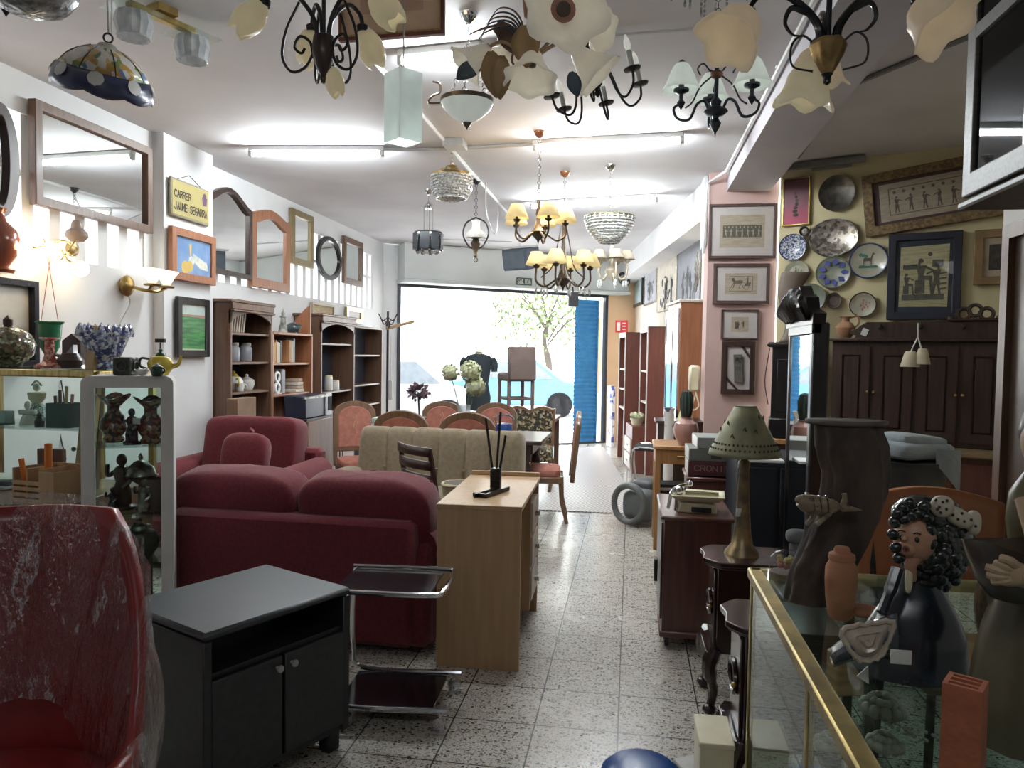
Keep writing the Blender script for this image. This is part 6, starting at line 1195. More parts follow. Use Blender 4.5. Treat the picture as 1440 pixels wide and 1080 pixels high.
hv = at(1100, 386, y=6.4).z-zt3; b = B(); b.lathe([(.09, 0), (.08, .04), (.055, hv*.35), (.085, hv*.7), (.075, hv*.88), (.10, hv), (.09, hv), (.06, hv*.8)], n=4, sy=.6, wob=lambda a, k: (1, 0)); 
b = B(); b.surf(lambda u, v: ((.11*(2*u-1))*(1-.35*sin(pi*v))+.035*sin(2*pi*v+.5), -.02-.03*sin(pi*u), hv*v), 8, 20); b.surf(lambda u, v: ((.11*(2*u-1))*(1-.35*sin(pi*v))+.035*sin(2*pi*v+.5), .03, hv*v), 8, 20); one(b, 'wavy_vase', M('taupe_ceramic', (.21, .165, .13), .45, 0, (.17, .13, .105), 4), 'tall wavy taupe vase standing on the narrow black cabinet', 'vase', ((x0+x1)/2+.05, 6.24, zt3), 0, sol=.006)
# ------------------------------------------------------------- standing mirror with carved crest
mx = .872; y0, y1 = 3.80, 4.36; zt4 = at(1140, 440, x=mx).z; t = thing('standing_mirror', 'tall standing mirror with a black carved crest, reflecting the bright shop front', 'mirror', (mx, (y0+y1)/2, 0), -pi/2); w = y1-y0
b = B()
for s, k in ((-1, .04), (1, .06)): b.box((s*(w/2-k/2), .03, zt4/2), (k, .08, zt4-.1), 0, .008)
b.box((0, .012, .14), (w, .05, .12), 0, .008); b.box((0, .012, zt4-.08), (w, .05, .06), 0, .008); b.obj('frame', W_BLK, t)
B().box((0, .004, zt4/2+.05), (w-.09, .012, zt4-.3)).obj('mirror', MIRROR, t)
b = B(); pr = [(-w/2-.03, 0), (w/2+.03, 0), (w/2+.05, .05), (w*.36, .08), (w*.3, .14), (w*.12, .16), (0, .21), (-w*.12, .16), (-w*.3, .14), (-w*.36, .08), (-w/2-.05, .05)]; b.prism(pr, .06, 'xz', (0, -.02, zt4-.06))
for k in range(9): a = -1.2+.3*k; b.tube(bez([(.22*sin(a), -.03, zt4-.03), (.26*sin(a)*1.1, -.07, zt4+.06*cos(a)), (.25*sin(a)*.9, -.05, zt4+.13*cos(a)), (.2*sin(a), -.06, zt4+.1*cos(a))], 4), .016, 6)
b.obj('carved_crest', W_BLK, t)
for s in (-1, 1): b = B(); b.box((s*(w/2-.05), .05, .04), (.05, .34, .05), 0, .01); b.obj('foot', W_BLK, t)
b = B(); b.surf(lambda u, v: (w/2+.02+.05*sin(pi*v)+.02*u, -.02, .1+.75*v), 1, 14); b.obj('side_scroll', SILVER, t, sol=.02)
# low table with grey stone pieces, bin with folded blanket, orange chair, partition and hanging cabinet
t = thing('low_table', 'low dark table behind the glass showcase corner, holding grey stone pieces', 'table', (.76, 3.08, 0)); B().box((0, 0, .585), (.36, .34, .03), 0, .005).obj('tabletop', W_DARK, t)
for sx in (-1, 1):
    for sy in (-1, 1): B().box((sx*.15, sy*.14, .285), (.035, .035, .57), 0, .004).obj('leg', W_DARK, t)
q = at(1087, 765, z=.6); STN = M('grey_stone', (.16, .165, .165), .85, 0, (.12, .12, .125), 14, bmp=.3)
b = B(); b.lathe([(0, 0), (.04, 0), (.036, .02), (.03, .1), (.032, .165), (.022, .18)], n=16); pillow(b, (0, 0, .2), (.045, .036, .028), .7, .7); one(b, 'stone_post', STN, 'grey stone post with a rounded head beside the standing mirror', 'ornament', (.66, 3.05, .6)); 
q = at(1068, 780, z=.66); b = B(); pillow(b, (0, 0, .035), (.04, .03, .035), .8, .7); b.sph((.02, -.01, .075), .02); b.lathe([(.008, 0), (0, .03)], (.014, -.01, .09), 6); b.lathe([(.008, 0), (0, .03)], (.03, -.01, .09), 6); one(b, 'stone_cat', STN, 'small grey stone animal figure at the foot of the cone lamp', 'ornament', (.645, 2.94, .6))
q = at(1283, 690, y=4.35); t = thing('grey_bin', 'grey plastic bin with a tapered body in front of the buffet', 'bin', (q.x, 4.4, 0)); zb = at(1283, 655, y=4.3).z
b = B().open(); b.lathe([(.12, 0), (.14, .02), (.17, zb-.02), (.18, zb), (.17, zb), (.13, .04), (0, .03)], n=4*6, sx=1.05); b.obj('body', M('grey_bin_plastic', (.10, .10, .10), .55), t); B().lathe([(.185, zb), (.185, zb+.02), (0, zb+.03)], n=24, sx=1.05).obj('lid', M('grey_bin_lid', (.05, .052, .055), .5), t)
b = B(); pillow(b, (0, 0, .05), (.17, .15, .05), .5, .4, 24, 12, (0, .0, .25), .05, 2); pillow(b, (.02, .01, .10), (.14, .12, .035), .5, .4, 24, 12, (0, .1, .2), .06, 5); b.surf(lambda u, v: (.05+.13*u, -.15-.02*sin(3*u), .07-.16*v*(.5+u)), 6, 6); one(b, 'folded_blanket', M('pale_blue_blanket', (.30, .34, .36), .95, 0, (.26, .30, .32), 12, bmp=.3, bs=60), 'folded pale blue-grey blanket lying on the grey bin', 'blanket', (q.x, 4.38, zb+.03), .15)
q = at(1345, 700, y=2.85); t = thing('orange_chair', 'chair with a curved orange-tan back behind the doll figurine', 'chair', (q.x, 2.9, 0), R_(8)); b = B(); b.surf(lambda u, v: ((2*u-1)*.27, .12-.05*(1-(2*u-1)**2)*-1, q.z-.35+.35*v-.05*(2*u-1)**2), 16, 6); b.obj('backrest', M('tan_leather', (.38, .15, .065), .4, 0, (.32, .12, .05), 6), t, sol=.04); B().box((0, -.1, .44), (.48, .44, .07), 0, .03).obj('seat', M('tan_leather', (.38, .15, .065), .4), t)
for sx in (-1, 1):
    for sy in (-1, 1): B().cyl((sx*.2, -.1+sy*.18, 0), (sx*.19, -.1+sy*.17, .42), .014).obj('leg', IRON, t)
for s in (-1, 1): B().tube([(s*.2, .1, .42), (s*.22, .13, q.z-.2)], .014, 6).obj('back_support', IRON, t)
PX = 1.62; ye_ = at(1403, 500, x=PX).y; yd_ = at(1425, 500, x=PX).y
b = B(); b.box((PX+.06, (ye_-1.6)/2, H/2), (.12, ye_+1.6, H)); struct(b, 'wall_partition', M('partition_white', (.62, .60, .57), .7, 0, (.57, .55, .52), 2))
t = struct(B().box((PX-.012, yd_-.45, 1.02), (.03, .9, 2.04), 0, .004), 'door_1', wood('dark_brown_door', (.085, .05, .03), (.06, .035, .022), .4))
B().ring(rect(.94, 2.1), rect(.82, 1.98), -.03, 'yz', (PX-.025, yd_-.45, 1.03)).obj('door_frame', W_BRN, t)
q0 = at(1357, 285, x=1.25); CABM = M('greyish_oak', (.12, .105, .09), .45, 0, (.085, .075, .062), 6, (10, 1, 10)); yE = q0.y; zb = q0.z; L = 2.0
t = thing('hanging_cabinet', 'greyish wooden wall cabinet with glass doors hung high at the right edge', 'cabinet', (1.25, yE, zb), -pi/2)       # front faces the aisle
B().ring(rect(L, H-zb-.02), rect(L-.04, H-zb-.06), .36, 'xz', (L/2, .02, (H-zb)/2)).obj('carcass', CABM, t); B().box((L/2, .36, (H-zb)/2), (L-.04, .012, H-zb-.06)).obj('back_panel', DARKF, t)
n = 3
for k in range(n):
    w = L/n; o = B().ring(rect(w-.006, H-zb-.03), rect(w-.15, H-zb-.2), -.03, 'xz', (w*(k+.5), .015, (H-zb)/2)).obj('door', CABM, t, bev=.006); B().box((w*(k+.5), .002, (H-zb)/2), (w-.14, .006, H-zb-.19)).obj('door_glass', glassm('dark_door_glass', (.35, .40, .42), .95), o); b = B(); b.box((w*(k+.5), -.004, (H-zb)*.62), (w-.14, .02, .05)); b.obj('glazing_bar', CABM, o)
    B().box((w*(k+.5)+.1, .003, (H-zb)/2), (.012, .016, H-zb-.19)).obj('vertical_bar', W_BLK, o)
B().box((L/2, .19, -.012), (L+.04, .42, .03), 0, .008).obj('bottom_moulding', CABM, t)
b = B(); b.box((0, 0, 0), (.6, .05, .05), R_(-24), .006); b.box((.05, .0, -.03), (.3, .03, .03), R_(-24), .004); one(b, 'unlit_tube_light', M('grey_fixture', (.25, .25, .24), .5), 'unlit grey tube fitting at the top of the alcove wall', 'ceiling light', at(1160, 233, pl=(AA+AN*.12, AN))+V((0, 0, .02)))
# ============================================================= glass showcase in the right foreground
VX0, VX1, VY0, VY1, VZ = .33, 1.20, .62, 2.09, .93
t = thing('glass_counter', 'brass framed glass display counter in the right foreground', 'display case', (VX0, VY1, 0))
o = V((VX0, VY1, 0)); wx, wy = VX1-VX0, VY1-VY0
OLDB = M('worn_brass_frame', (.52, .40, .16), .38, 1, (.34, .27, .12), 12)
b = B()
for x in (.012, wx-.012): b.box((x, -wy/2, VZ-.014), (.036, wy, .028), 0, .004)
for y in (-.012, -wy+.012): b.box((wx/2, y, VZ-.014), (wx, .03, .028), 0, .004)
for x in (.01, wx-.01):
    for y in (-.01, -wy+.01): b.box((x, y, VZ/2), (.016, .016, VZ), 0, .002)
b.box((.01, -.66, VZ/2), (.014, .018, VZ-.03), 0, .002)
for y in (-.012, -wy+.012): b.box((wx/2, y, .1), (wx, .024, .024))
for x in (.012, wx-.012): b.box((x, -wy/2, .1), (.024, wy, .024))
b.obj('brass_frame', OLDB, t)
B().box((wx/2, -wy/2, VZ+.001), (wx-.05, wy-.05, .006)).obj('top_glass', GLASS, t); B().box((.008, -wy/2, .5), (.005, wy-.04, .78)).obj('side_glass', GLASS, t); B().box((wx/2, -.008, .5), (wx-.04, .005, .78)).obj('rear_glass', GLASS, t)
GSZ = .70; B().box((wx/2+.05, -wy/2, GSZ), (wx-.16, wy-.1, .007)).obj('glass_shelf', GLASSG, t); B().box((wx/2, -wy/2, .05), (wx, wy, .08), 0, .004).obj('base', W_BLK, t)
ZG = VZ+.0045
# driftwood trunk
BARK = M('dark_driftwood', (.085, .055, .04), .7, 0, (.03, .02, .016), 7, (1.5, 1.5, .5), bmp=.7, bs=14)
BARK2 = M('driftwood_cut', (.10, .085, .075), .7, 0, (.07, .06, .05), 12)
def dpx(px, py, y): return at(px, py, y=y)
q = at(1155, 855, z=ZG); yd = q.y+.03
prof = [(850, 1107, 1190), (830, 1112, 1195), (800, 1118, 1204), (765, 1134, 1225), (730, 1148, 1242), (700, 1156, 1252), (665, 1160, 1257), (630, 1151, 1253), (600, 1147, 1243), (592, 1152, 1236)]
def trunk(u, v):
    i = v*(len(prof)-1); k = min(int(i), len(prof)-2); f = i-k; py = prof[k][0]*(1-f)+prof[k+1][0]*f; a = prof[k][1]*(1-f)+prof[k+1][1]*f; c = prof[k][2]*(1-f)+prof[k+1][2]*f
    p0, p1 = dpx(a, py, yd), dpx(c, py, yd); m = (p0+p1)/2; r = (p1-p0).length/2; an = 2*pi*u
    nv = V((1.6*cos(an), 1.6*sin(an), 3.2*v)); w = 1+.16*mnoise.fractal(nv*1.1, 1, 2, 4)+.05*mnoise.noise(V((5*cos(an), 5*sin(an), 2.2*v)))+.03*sin(7*an+5*v)
    return V((m.x+r*w*cos(an), m.y+r*.75*w*sin(an)+.02, m.z if v > 0 else ZG))
b = B(); b.surf(trunk, 72, 90, cu=True); b.put([trunk(i/72, 1) for i in range(72)], [tuple(range(72))]); b.put([trunk(i/72, 0) for i in range(72)], [tuple(range(72))])
t = thing('driftwood', 'tall dark driftwood trunk standing on the glass counter', 'driftwood', (0, 0, 0)); b.obj('trunk', BARK, t, ang=60)
b = B(); m = dpx(1196, 600, yd); b.surf(lambda u, v: (m.x+(.088*v)*cos(2*pi*u)*(1+.1*sin(3*2*pi*u)), m.y+.02+.06*v*sin(2*pi*u), m.z+.012-.004*v), 24, 3, cu=True); b.obj('cut_top', BARK2, t, sol=.01)
# lizard climbing on the trunk
LZ = spots('lizard_skin', (.20, .155, .095), [(.12, .09, .06), (.26, .21, .14)], 60, .6, .6, .1)
def lp(px, py, d=0): return at(px, py, y=yd-.075-d)
t = thing('lizard_figurine', 'striped brown lizard figurine on the driftwood trunk', 'figurine', (0, 0, 0))
b = B(); pts = bez([lp(1124, 703), lp(1135, 708), lp(1150, 711), lp(1168, 712), lp(1182, 713), lp(1198, 716), lp(1213, 718)], 5); rs = []
for i in range(len(pts)): u = i/(len(pts)-1); rs.append(.006+.016*max(0, sin(pi*min(1, u*1.35+.12)))**.7 if u < .7 else .010*(1-(u-.7)/.34))
b.tube(pts, rs, 10); b.sph(lp(1127, 703), (.014, .012, .011)); b.obj('body', LZ, t)
b = B(); 
for ps in ([(1140, 712), (1143, 726), (1134, 738)], [(1172, 712), (1162, 726), (1148, 738)], [(1185, 713), (1188, 702), (1187, 694)]): b = B(); b.tube(bez([lp(*p, .008) for p in ps], 4), [.007]*4+[.0055]*4+[.006], 7); b.obj('leg', LZ, t)
b = B(); [b.tor(lp(px, 710), .0205, .002, (1, 0, .1), 14, 4) for px in (1142, 1152, 1162)]; b.obj('dark_stripes', W_DARK, t)
# terracotta jar
q = at(1181, 869, z=ZG); s_ = (q-CAMP).dot(FW)/FPX; t = thing('terracotta_jar', 'lidded terracotta jar on the glass counter in front of the driftwood', 'jar', q)
b = B(); b.lathe([(0, 0), (13*s_, 0), (16*s_, 3*s_), (20*s_, 30*s_), (21.5*s_, 55*s_), (21*s_, 72*s_), (17*s_, 80*s_), (16*s_, 83*s_)], n=28); b.obj('body', TERRA, t); b = B(); b.lathe([(0, 82*s_), (17*s_, 82*s_), (18*s_, 85*s_), (17*s_, 91*s_), (11*s_, 94*s_), (11*s_, 97*s_), (9*s_, 101*s_), (0, 102*s_)], n=26); b.obj('lid', TERRA, t)
q = at(1220, 873, z=ZG); b = B(); pillow(b, (0, 0, .012), (.036, .03, .012), .8, .9); one(b, 'clay_disc', TERRA, 'small round clay piece beside the terracotta jar', 'ornament', (q.x, q.y+.03, ZG))
# glass dome with dried flowers
q = at(1096, 801, z=ZG); t = thing('glass_dome', 'clear glass dome over yellow and pink dried flowers at the counter corner', 'dome', (.412, 2.035, ZG))
b = B().open(); b.lathe([(.042, 0), (.042, .02), (.038, .042), (.022, .058), (0, .063)], n=22); b.obj('dome', glassm('dome_glass', (.93, .95, .96), .9), t); b = B(); b.lathe([(0, 0), (.04, 0), (.038, .004), (0, .004)], n=20); b.obj('base', W_BRN, t)
for m, zz, n in ((M('dried_yellow', (.55, .42, .16), .8), .036, 9), (M('dried_pink', (.50, .24, .18), .8), .022, 8)): b = B(); [b.sph((.016*cos(k*2.3), .013*sin(k*2.3), zz+.004*sin(k*5)), .007, 7, 5) for k in range(n)]; b.obj('dried_flowers', m, t)
# ------------------------------------------------------------- ceramic doll
q = at(1290, 972, z=ZG); DY = q.y+.06
def dp(px, py, d=0): return at(px, py, y=DY+d)
DRESS = M('dark_navy_glaze', (.012, .017, .026), .22, 0, (.05, .07, .085), 9, lo=.52, hi=.72, coat=.6)
HAIR = M('glossy_black_hair', (.008, .011, .012), .22, 0, (.018, .024, .022), 12, coat=.6)
SKIN = M('painted_ceramic_skin', (.50, .27, .175), .4, 0, (.46, .24, .15), 5)
APRON = M('pearl_apron_glaze', (.55, .48, .38), .3, .15, (.45, .40, .33), 30, coat=.5)
DOT = M('cream_ribbon', (.60, .54, .42), .5)
t = thing('doll_figurine', 'ceramic girl figurine with curly black hair and a dotted bow, seated on the glass counter', 'figurine', (0, 0, 0))
sD = (dp(1290, 800)-CAMP).dot(FW)/FPX
b = B(); rows = [(973, 1205, 1362), (950, 1200, 1372), (900, 1222, 1370), (870, 1240, 1358), (840, 1264, 1340), (815, 1272, 1326), (795, 1276, 1315), (780, 1282, 1312)]
def skirt(u, v):
    i = v*(len(rows)-1); k = min(int(i), len(rows)-2); f = i-k; py = rows[k][0]*(1-f)+rows[k+1][0]*f; a = rows[k][1]*(1-f)+rows[k+1][1]*f; c = rows[k][2]*(1-f)+rows[k+1][2]*f
    p0, p1 = dp(a, py), dp(c, py); m = (p0+p1)/2; r = (p1-p0).length/2; an = 2*pi*u; w = 1+.035*sin(7*an)*(1-v)
    return V((m.x+r*w*cos(an), m.y+r*w*.72*sin(an)+.03, max(ZG, m.z) if v > 0 else ZG))
b.surf(skirt, 32, 24, cu=True); b.put([skirt(i/32, 0) for i in range(32)], [tuple(range(32))]); b.obj('dress', DRESS, t, ang=70)
b = B(); b.tube([dp(1282, 815, -.02), dp(1280, 795, -.03), dp(1287, 780, -.03)], [.008, .01, .014], 10); b.tube([dp(1288, 790), dp(1290, 770)], [.02, .017], 12); b.obj('neck', SKIN, t)
# skirt front with pale apron fan
b = B(); b.surf(lambda u, v: dp(1170+(1262-1170)*u, 925-30*u-8*sin(pi*u)+(12+28*u)*(v-.5)*1.5, -.07-.02*sin(pi*v)), 14, 8); b.obj('skirt_front', M('slate_glaze', (.09, .10, .115), .25, coat=.5), t, sol=.012)
b = B(); apx = [(1182, 893), (1188, 882), (1222, 876), (1255, 874), (1246, 905), (1236, 922), (1212, 928), (1196, 915)]
cen = dp(1218, 899, -.096); ring = bez([dp(x, y, -.09) for x, y in apx+[apx[0]]], 5)[:-1]
def apr(u, v): p = ring[int(u*len(ring)) % len(ring)]; return cen.lerp(p, v)+V((0, -.010*(1-v*v)-.004*sin(v*14), 0))
b.surf(apr, len(ring), 6, cu=True); b.obj('apron', APRON, t, sol=.004)
b = B(); b.tube([p+V((0, -.004, .002*sin(i*2.6))) for i, p in enumerate(ring)], .0045, 6, True); b.obj('apron_frill', APRON, t)
# head
H0 = dp(1286, 757, -.02); hr = 27*sD
b = B(); b.sph(H0, (hr*1.0, hr*.95, hr*1.22), 24, 18); b.sph(H0+V((-hr*.5, -hr*.45, -hr*.42)), (hr*.5, hr*.5, hr*.42), 14, 10); b.sph(dp(1272, 757, -.045), (.0055, .006, .005), 10, 7); b.obj('head', SKIN, t)
fd = V((-.55, -.80, 0)).normalized(); fs = V((fd.y*-1, fd.x, 0)); 
for s in (-1, 1):
    c = H0+fd*hr*.9+fs*(-s)*hr*.36+V((0, 0, hr*.14)); b = B(); b.sph(c, (.0042, .004, .005), 10, 7); b.obj('eye', HAIR, t); b = B(); b.tube([c+fs*.006+V((0, 0, .010)), c+V((0, 0, .012))+fd*.001, c-fs*.006+V((0, 0, .010))], .0012, 5); b.obj('eyebrow', HAIR, t)
c = dp(1274, 772, -.052); b = B(); b.tor(c, .0042, .0018, fd, 12, 6, 1); b.obj('lips', M('lip_red', (.28, .08, .06), .4), t); B().sph(c, (.003, .003, .004), 8, 6).obj('mouth', M('mouth_dark', (.05, .015, .012), .6), t)
b = B(); rh = random.Random(5)
hc = dp(1312, 762, .03)
b.sph(hc, (52*sD, .05, 58*sD), 20, 14); b.sph(dp(1296, 722, .01), (40*sD, .045, 26*sD), 18, 12)
for k in range(170):
    a = rh.uniform(0, 6.28); r0 = rh.uniform(.15, 1.05)**.7; px, py = 1314+50*r0*cos(a), 766+60*r0*sin(a)
    if px < 1300 and 728 < py < 795: continue
    p = dp(px, py, .03-.05*max(0, 1-r0*r0)**.5); rr_ = rh.uniform(6.5, 11.5)*sD; b.sph(p, (rr_, rr_*.8, rr_*rh.uniform(.7, 1.1)), 10, 7, (0, rh.uniform(-1, 1), 0))
for px, py in [(1262, 722), (1270, 714), (1280, 708), (1258, 735), (1256, 752), (1260, 770), (1264, 785), (1292, 722), (1282, 725), (1272, 730), (1300, 712), (1304, 728), (1308, 745), (1309, 765)]: p = dp(px, py, -.04); b.sph(p, (9*sD, 7*sD, 7.5*sD), 12, 8, (0, rh.uniform(-1, 1), 0))
b.obj('hair', HAIR, t)
b = B(); pillow(b, dp(1325, 712, -.035), (15*sD, .012, 15*sD), .9, .9, 16, 10); pillow(b, dp(1347, 727, -.02), (20*sD, .014, 12*sD), .8, .8, 16, 10, (0, .5, 0)); pillow(b, dp(1369, 735, -.01), (9*sD, .012, 17*sD), .8, .8, 14, 10); bow = b.obj('bow', DOT, t)
b = B(); 
for px, py in [(1316, 703), (1321, 713), (1326, 706), (1331, 716), (1323, 721), (1332, 704), (1318, 716), (1340, 724), (1347, 730), (1353, 722), (1356, 733), (1366, 731), (1372, 740)]: b.sph(dp(px, py, -.0475 if px < 1336 else -.033), .0026, 7, 5)
b.obj('bow_dots', HAIR, bow)
b = B(); b.tube(bez([dp(1262, 800, -.035), dp(1252, 830, -.05), dp(1240, 862, -.075)], 5), [.011]*6+[.009]*5, 8); b.obj('sleeve', DRESS, t)
b = B(); pillow(b, dp(1278, 812, -.03), (.006, .006, .028), .8, .8); b.obj('collar', CREAM, t)
one(B().box((0, 0, 0), (.033, .002, .024), 0, .0008), 'price_tag', PORC, 'white price tag on the skirt of the doll figurine', 'tag', dp(1267, 924, -.118))
one(B().prism([(0, 0), (.02, -.012), (.018, .02)], .002, 'xz'), 'paper_scrap', PORC, 'small white paper corner below the doll skirt on the counter', 'paper', V((.40, 1.36, ZG+.013)))
# ------------------------------------------------------------- hollow brick
q = at(1352, 1106, z=ZG); rz = R_(-32); t = thing('hollow_brick', 'small upright orange hollow brick with three slots on the glass counter', 'brick', (q.x, q.y, ZG), rz)
hB = at(1352, 958, y=q.y).z-ZG; BR = M('orange_brick', (.36, .115, .055), .8, 0, (.30, .095, .045), 30, bmp=.3)
w, d = .046, .046
b = B(); sl = [(-.014, .0065), (0, .0065), (.014, .0065)]
B().ring(rect(w, d), rect(w-.012, d-.01), hB, 'xy').obj('shell', BR, t)
for y in (-.0075, .0075): B().box((0, y, hB/2), (w-.012, .0045, hB)).obj('web', BR, t)
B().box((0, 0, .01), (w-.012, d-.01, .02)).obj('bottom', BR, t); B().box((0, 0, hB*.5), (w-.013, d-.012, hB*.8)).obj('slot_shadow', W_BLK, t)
# ------------------------------------------------------------- olive statue holding a bowl
q = at(1470, 1075, z=ZG); SY = 1.16
def sp(px, py, d=0): return at(px, py, y=SY+d)
OLV = M('olive_glaze', (.115, .10, .05), .35, 0, (.075, .065, .035), 6, coat=.4); SKN2 = M('statue_skin', (.42, .30, .19), .5, 0, (.36, .26, .16), 6)
t = thing('statue', 'statue of a woman in an olive dress holding a dark bowl', 'statue', (0, 0, 0))
b = B(); rows2 = [(1052, 1378, 1560), (1000, 1382, 1560), (950, 1390, 1552), (900, 1402, 1545), (860, 1416, 1535), (820, 1432, 1525), (780, 1440, 1520), (740, 1435, 1525), (700, 1440, 1520), (670, 1462, 1500)]
def gown(u, v):
    i = v*(len(rows2)-1); k = min(int(i), len(rows2)-2); f = i-k; py = rows2[k][0]*(1-f)+rows2[k+1][0]*f; a = rows2[k][1]*(1-f)+rows2[k+1][1]*f; c = rows2[k][2]*(1-f)+rows2[k+1][2]*f
    p0, p1 = sp(a, py), sp(c, py); m = (p0+p1)/2; r = (p1-p0).length/2; an = 2*pi*u; w = 1+.05*sin(8*an)*(1-v)
    return V((m.x+r*w*cos(an), m.y+r*w*.8*sin(an)+.04, m.z if v > 0 else ZG))
b.surf(gown, 40, 26, cu=True); b.put([gown(i/40, 0) for i in range(40)], [tuple(range(40))]); b.obj('dress', OLV, t, ang=70)
hd = sp(1480, 620); b = B(); b.sph(hd, (.038, .04, .05), 18, 14); b.tube([sp(1480, 680), hd], [.022, .02], 12); b.sph(hd+V((-.01, -.04, -.004)), (.006, .009, .009), 8, 6); b.obj('head', SKN2, t); b = B(); b.sph(hd+V((.006, .012, .012)), (.042, .042, .048), 16, 12); b.obj('hair', W_DARK, t)
for s in (-1, 1): B().sph(hd+V((s*.014-.004, -.038, .008)), .005, 8, 6).obj('eye', INK, t)
b = B(); b.tube([hd+V((-.016, -.036, -.022)), hd+V((0, -.041, -.024)), hd+V((.012, -.037, -.022))], .003, 6); b.obj('mouth', M('lip_red', (.28, .08, .06), .4), t)
b = B(); b.tube(bez([sp(1452, 700), sp(1470, 770, -.03), sp(1465, 812, -.07), sp(1425, 806, -.085)], 6), [.022]*7+[.02]*6+[.016]*6, 10); pillow(b, sp(1418, 806, -.088), (.022, .012, .017), .8, .8)
for k, (x1, y1, x2, y2) in enumerate(((1412, 797, 1399, 791), (1408, 804, 1386, 797), (1408, 811, 1388, 808), (1412, 817, 1395, 818))): b.tube(bez([sp(1420, 803+4*k, -.09), sp(x1, y1, -.099), sp(x2, y2, -.09)], 4), [.0062]*4+[.0055]*4+[.0045], 8)
b.tube(bez([sp(1430, 797, -.09), sp(1418, 788, -.1), sp(1406, 785, -.095)], 4), [.007]*4+[.006]*4+[.005], 8); b.obj('arm_and_hand', SKN2, t)
b = B(); b.tube(bez([sp(1512, 700), sp(1530, 770, -.03), sp(1500, 815, -.08)], 6), [.022]*7+[.018]*6, 10); pillow(b, sp(1496, 818, -.085), (.022, .012, .017), .8, .8)
for k in range(4): b.tube(bez([sp(1490, 812+4*k, -.09), sp(1478, 812+5*k, -.1), sp(1468, 808+6*k, -.095)], 3), [.006]*4+[.005]*3, 8)
b.tube(bez([sp(1492, 808, -.09), sp(1484, 796, -.1), sp(1474, 792, -.095)], 3), [.007]*4+[.006]*3, 8); b.obj('arm_and_hand', SKN2, t)
bc = sp(1437, 812, -.03); s2 = (bc-CAMP).dot(FW)/FPX; b = B().open(); b.lathe([(10*s2, -38*s2), (40*s2, -30*s2), (60*s2, -5*s2), (76*s2, 42*s2), (77*s2, 46*s2), (73*s2, 45*s2), (55*s2, 5*s2), (0, -10*s2)], bc, 32, sy=.75, wob=lambda a, k: (1+.05*sin(3*a)*(k > .45), 8*s2*sin(2*a+.6)*(k > .45)*(k < .9))); o = b.obj('bowl', M('dark_brown_bowl', (.045, .032, .026), .3, 0, (.03, .022, .018), 8, coat=.5), t); b = B(); b.surf(lambda u, v: (bc.x+66*s2*v*cos(2*pi*u), bc.y+66*s2*.75*v*sin(2*pi*u), bc.z+20*s2), 24, 2, cu=True); b.obj('bowl_contents', M('pale_filling', (.42, .36, .27), .5), o)
q = at(1388, 905, z=ZG+.05); b = B()
for k in range(5): b.tor((0, -.01+.0, .03+.0), .012+.011*k, .0065, (.75, -.65, .2), 22, 6)
one(b, 'rope_coil', M('tan_rope', (.22, .16, .095), .85, 0, (.13, .10, .06), 60), 'coil of tan rope leaning behind the olive statue', 'rope', sp(1390, 885, .16)+V((0, 0, 0)))
# shells and beads on the shelf inside the counter
SHL = M('pale_shell', (.34, .31, .25), .4, 0, (.24, .22, .17), 14)
for i, (px, py, r) in enumerate(((1238, 1000, .06), (1170, 1052, .05), (1242, 1048, .045))):
    q = at(px, py, z=GSZ+.04); b = B()
    for k in range(26): a = k*.55; rr_ = r*(.25+.75*k/26); b.sph((rr_*.75*cos(a), rr_*.6*sin(a), r*.9-rr_*.75+.01), r*.13+rr_*.14, 8, 6)
    one(b, 'seashell', SHL, ['large pale seashell on the shelf inside the glass counter', 'small seashell by the brass edge inside the glass counter', 'pale shell nearest the hollow brick inside the glass counter'][i], 'shell', (q.x, q.y, GSZ+.02))
q = at(1280, 1025, z=GSZ+.01); b = B(); [b.sph((.02*cos(k*.5)+.0022*k-.03, .03*sin(k*.38)-.001*k, .004), .004, 7, 5) for k in range(26)]; one(b, 'bead_necklace', M('pearl_bead', (.40, .38, .32), .2), 'small pearl bead necklace on the shelf inside the glass counter', 'necklace', (q.x, q.y, GSZ+.0036)); q = at(1152, 876, z=GSZ)
b = B(); b.box((0, 0, .05), (.07, .05, .1), .3, .004); one(b, 'small_picture_card', M('amber_card', (.50, .32, .16), .4, 0, (.30, .18, .08), 8, (1, 1, 8)), 'small amber picture card standing inside the glass counter', 'card', (.52, 1.86, GSZ+.0036))
# ============================================================= left foreground: TV cabinet
A_, B2, C2 = at(287, 893, z=.62), at(494, 825, z=.62), at(365, 795, z=.62)
u = V((B2.x-A_.x, B2.y-A_.y, 0)); W = u.length; rz = math.atan2(u.y, u.x); D = .5; mid = (A_+B2)/2
t = thing('tv_cabinet', 'black laminate TV cabinet with two doors and grey knobs', 'cabinet', (mid.x, mid.y, 0), rz)
Z = .62
B().box((0, D/2, Z-.014), (W, D, .028), 0, .010).obj('top_board', M('black_top_board', (.045, .05, .057), .38, 0, (.04, .045, .05), 6), t)
for s in (-1, 1): B().box((s*(W/2-.016), D/2, (Z-.03)/2+.04), (.032, D-.01, Z-.11), 0, .004).obj('side_panel', BLACKP, t)
B().box((0, D-.01, .33), (W-.06, .012, .5)).obj('back_panel', BLACKP, t); B().box((0, D/2, .47), (W-.06, D-.04, .018)).obj('shelf', BLACKP, t); B().box((0, D/2, .095), (W-.06, D-.03, .022)).obj('bottom_board', BLACKP, t)
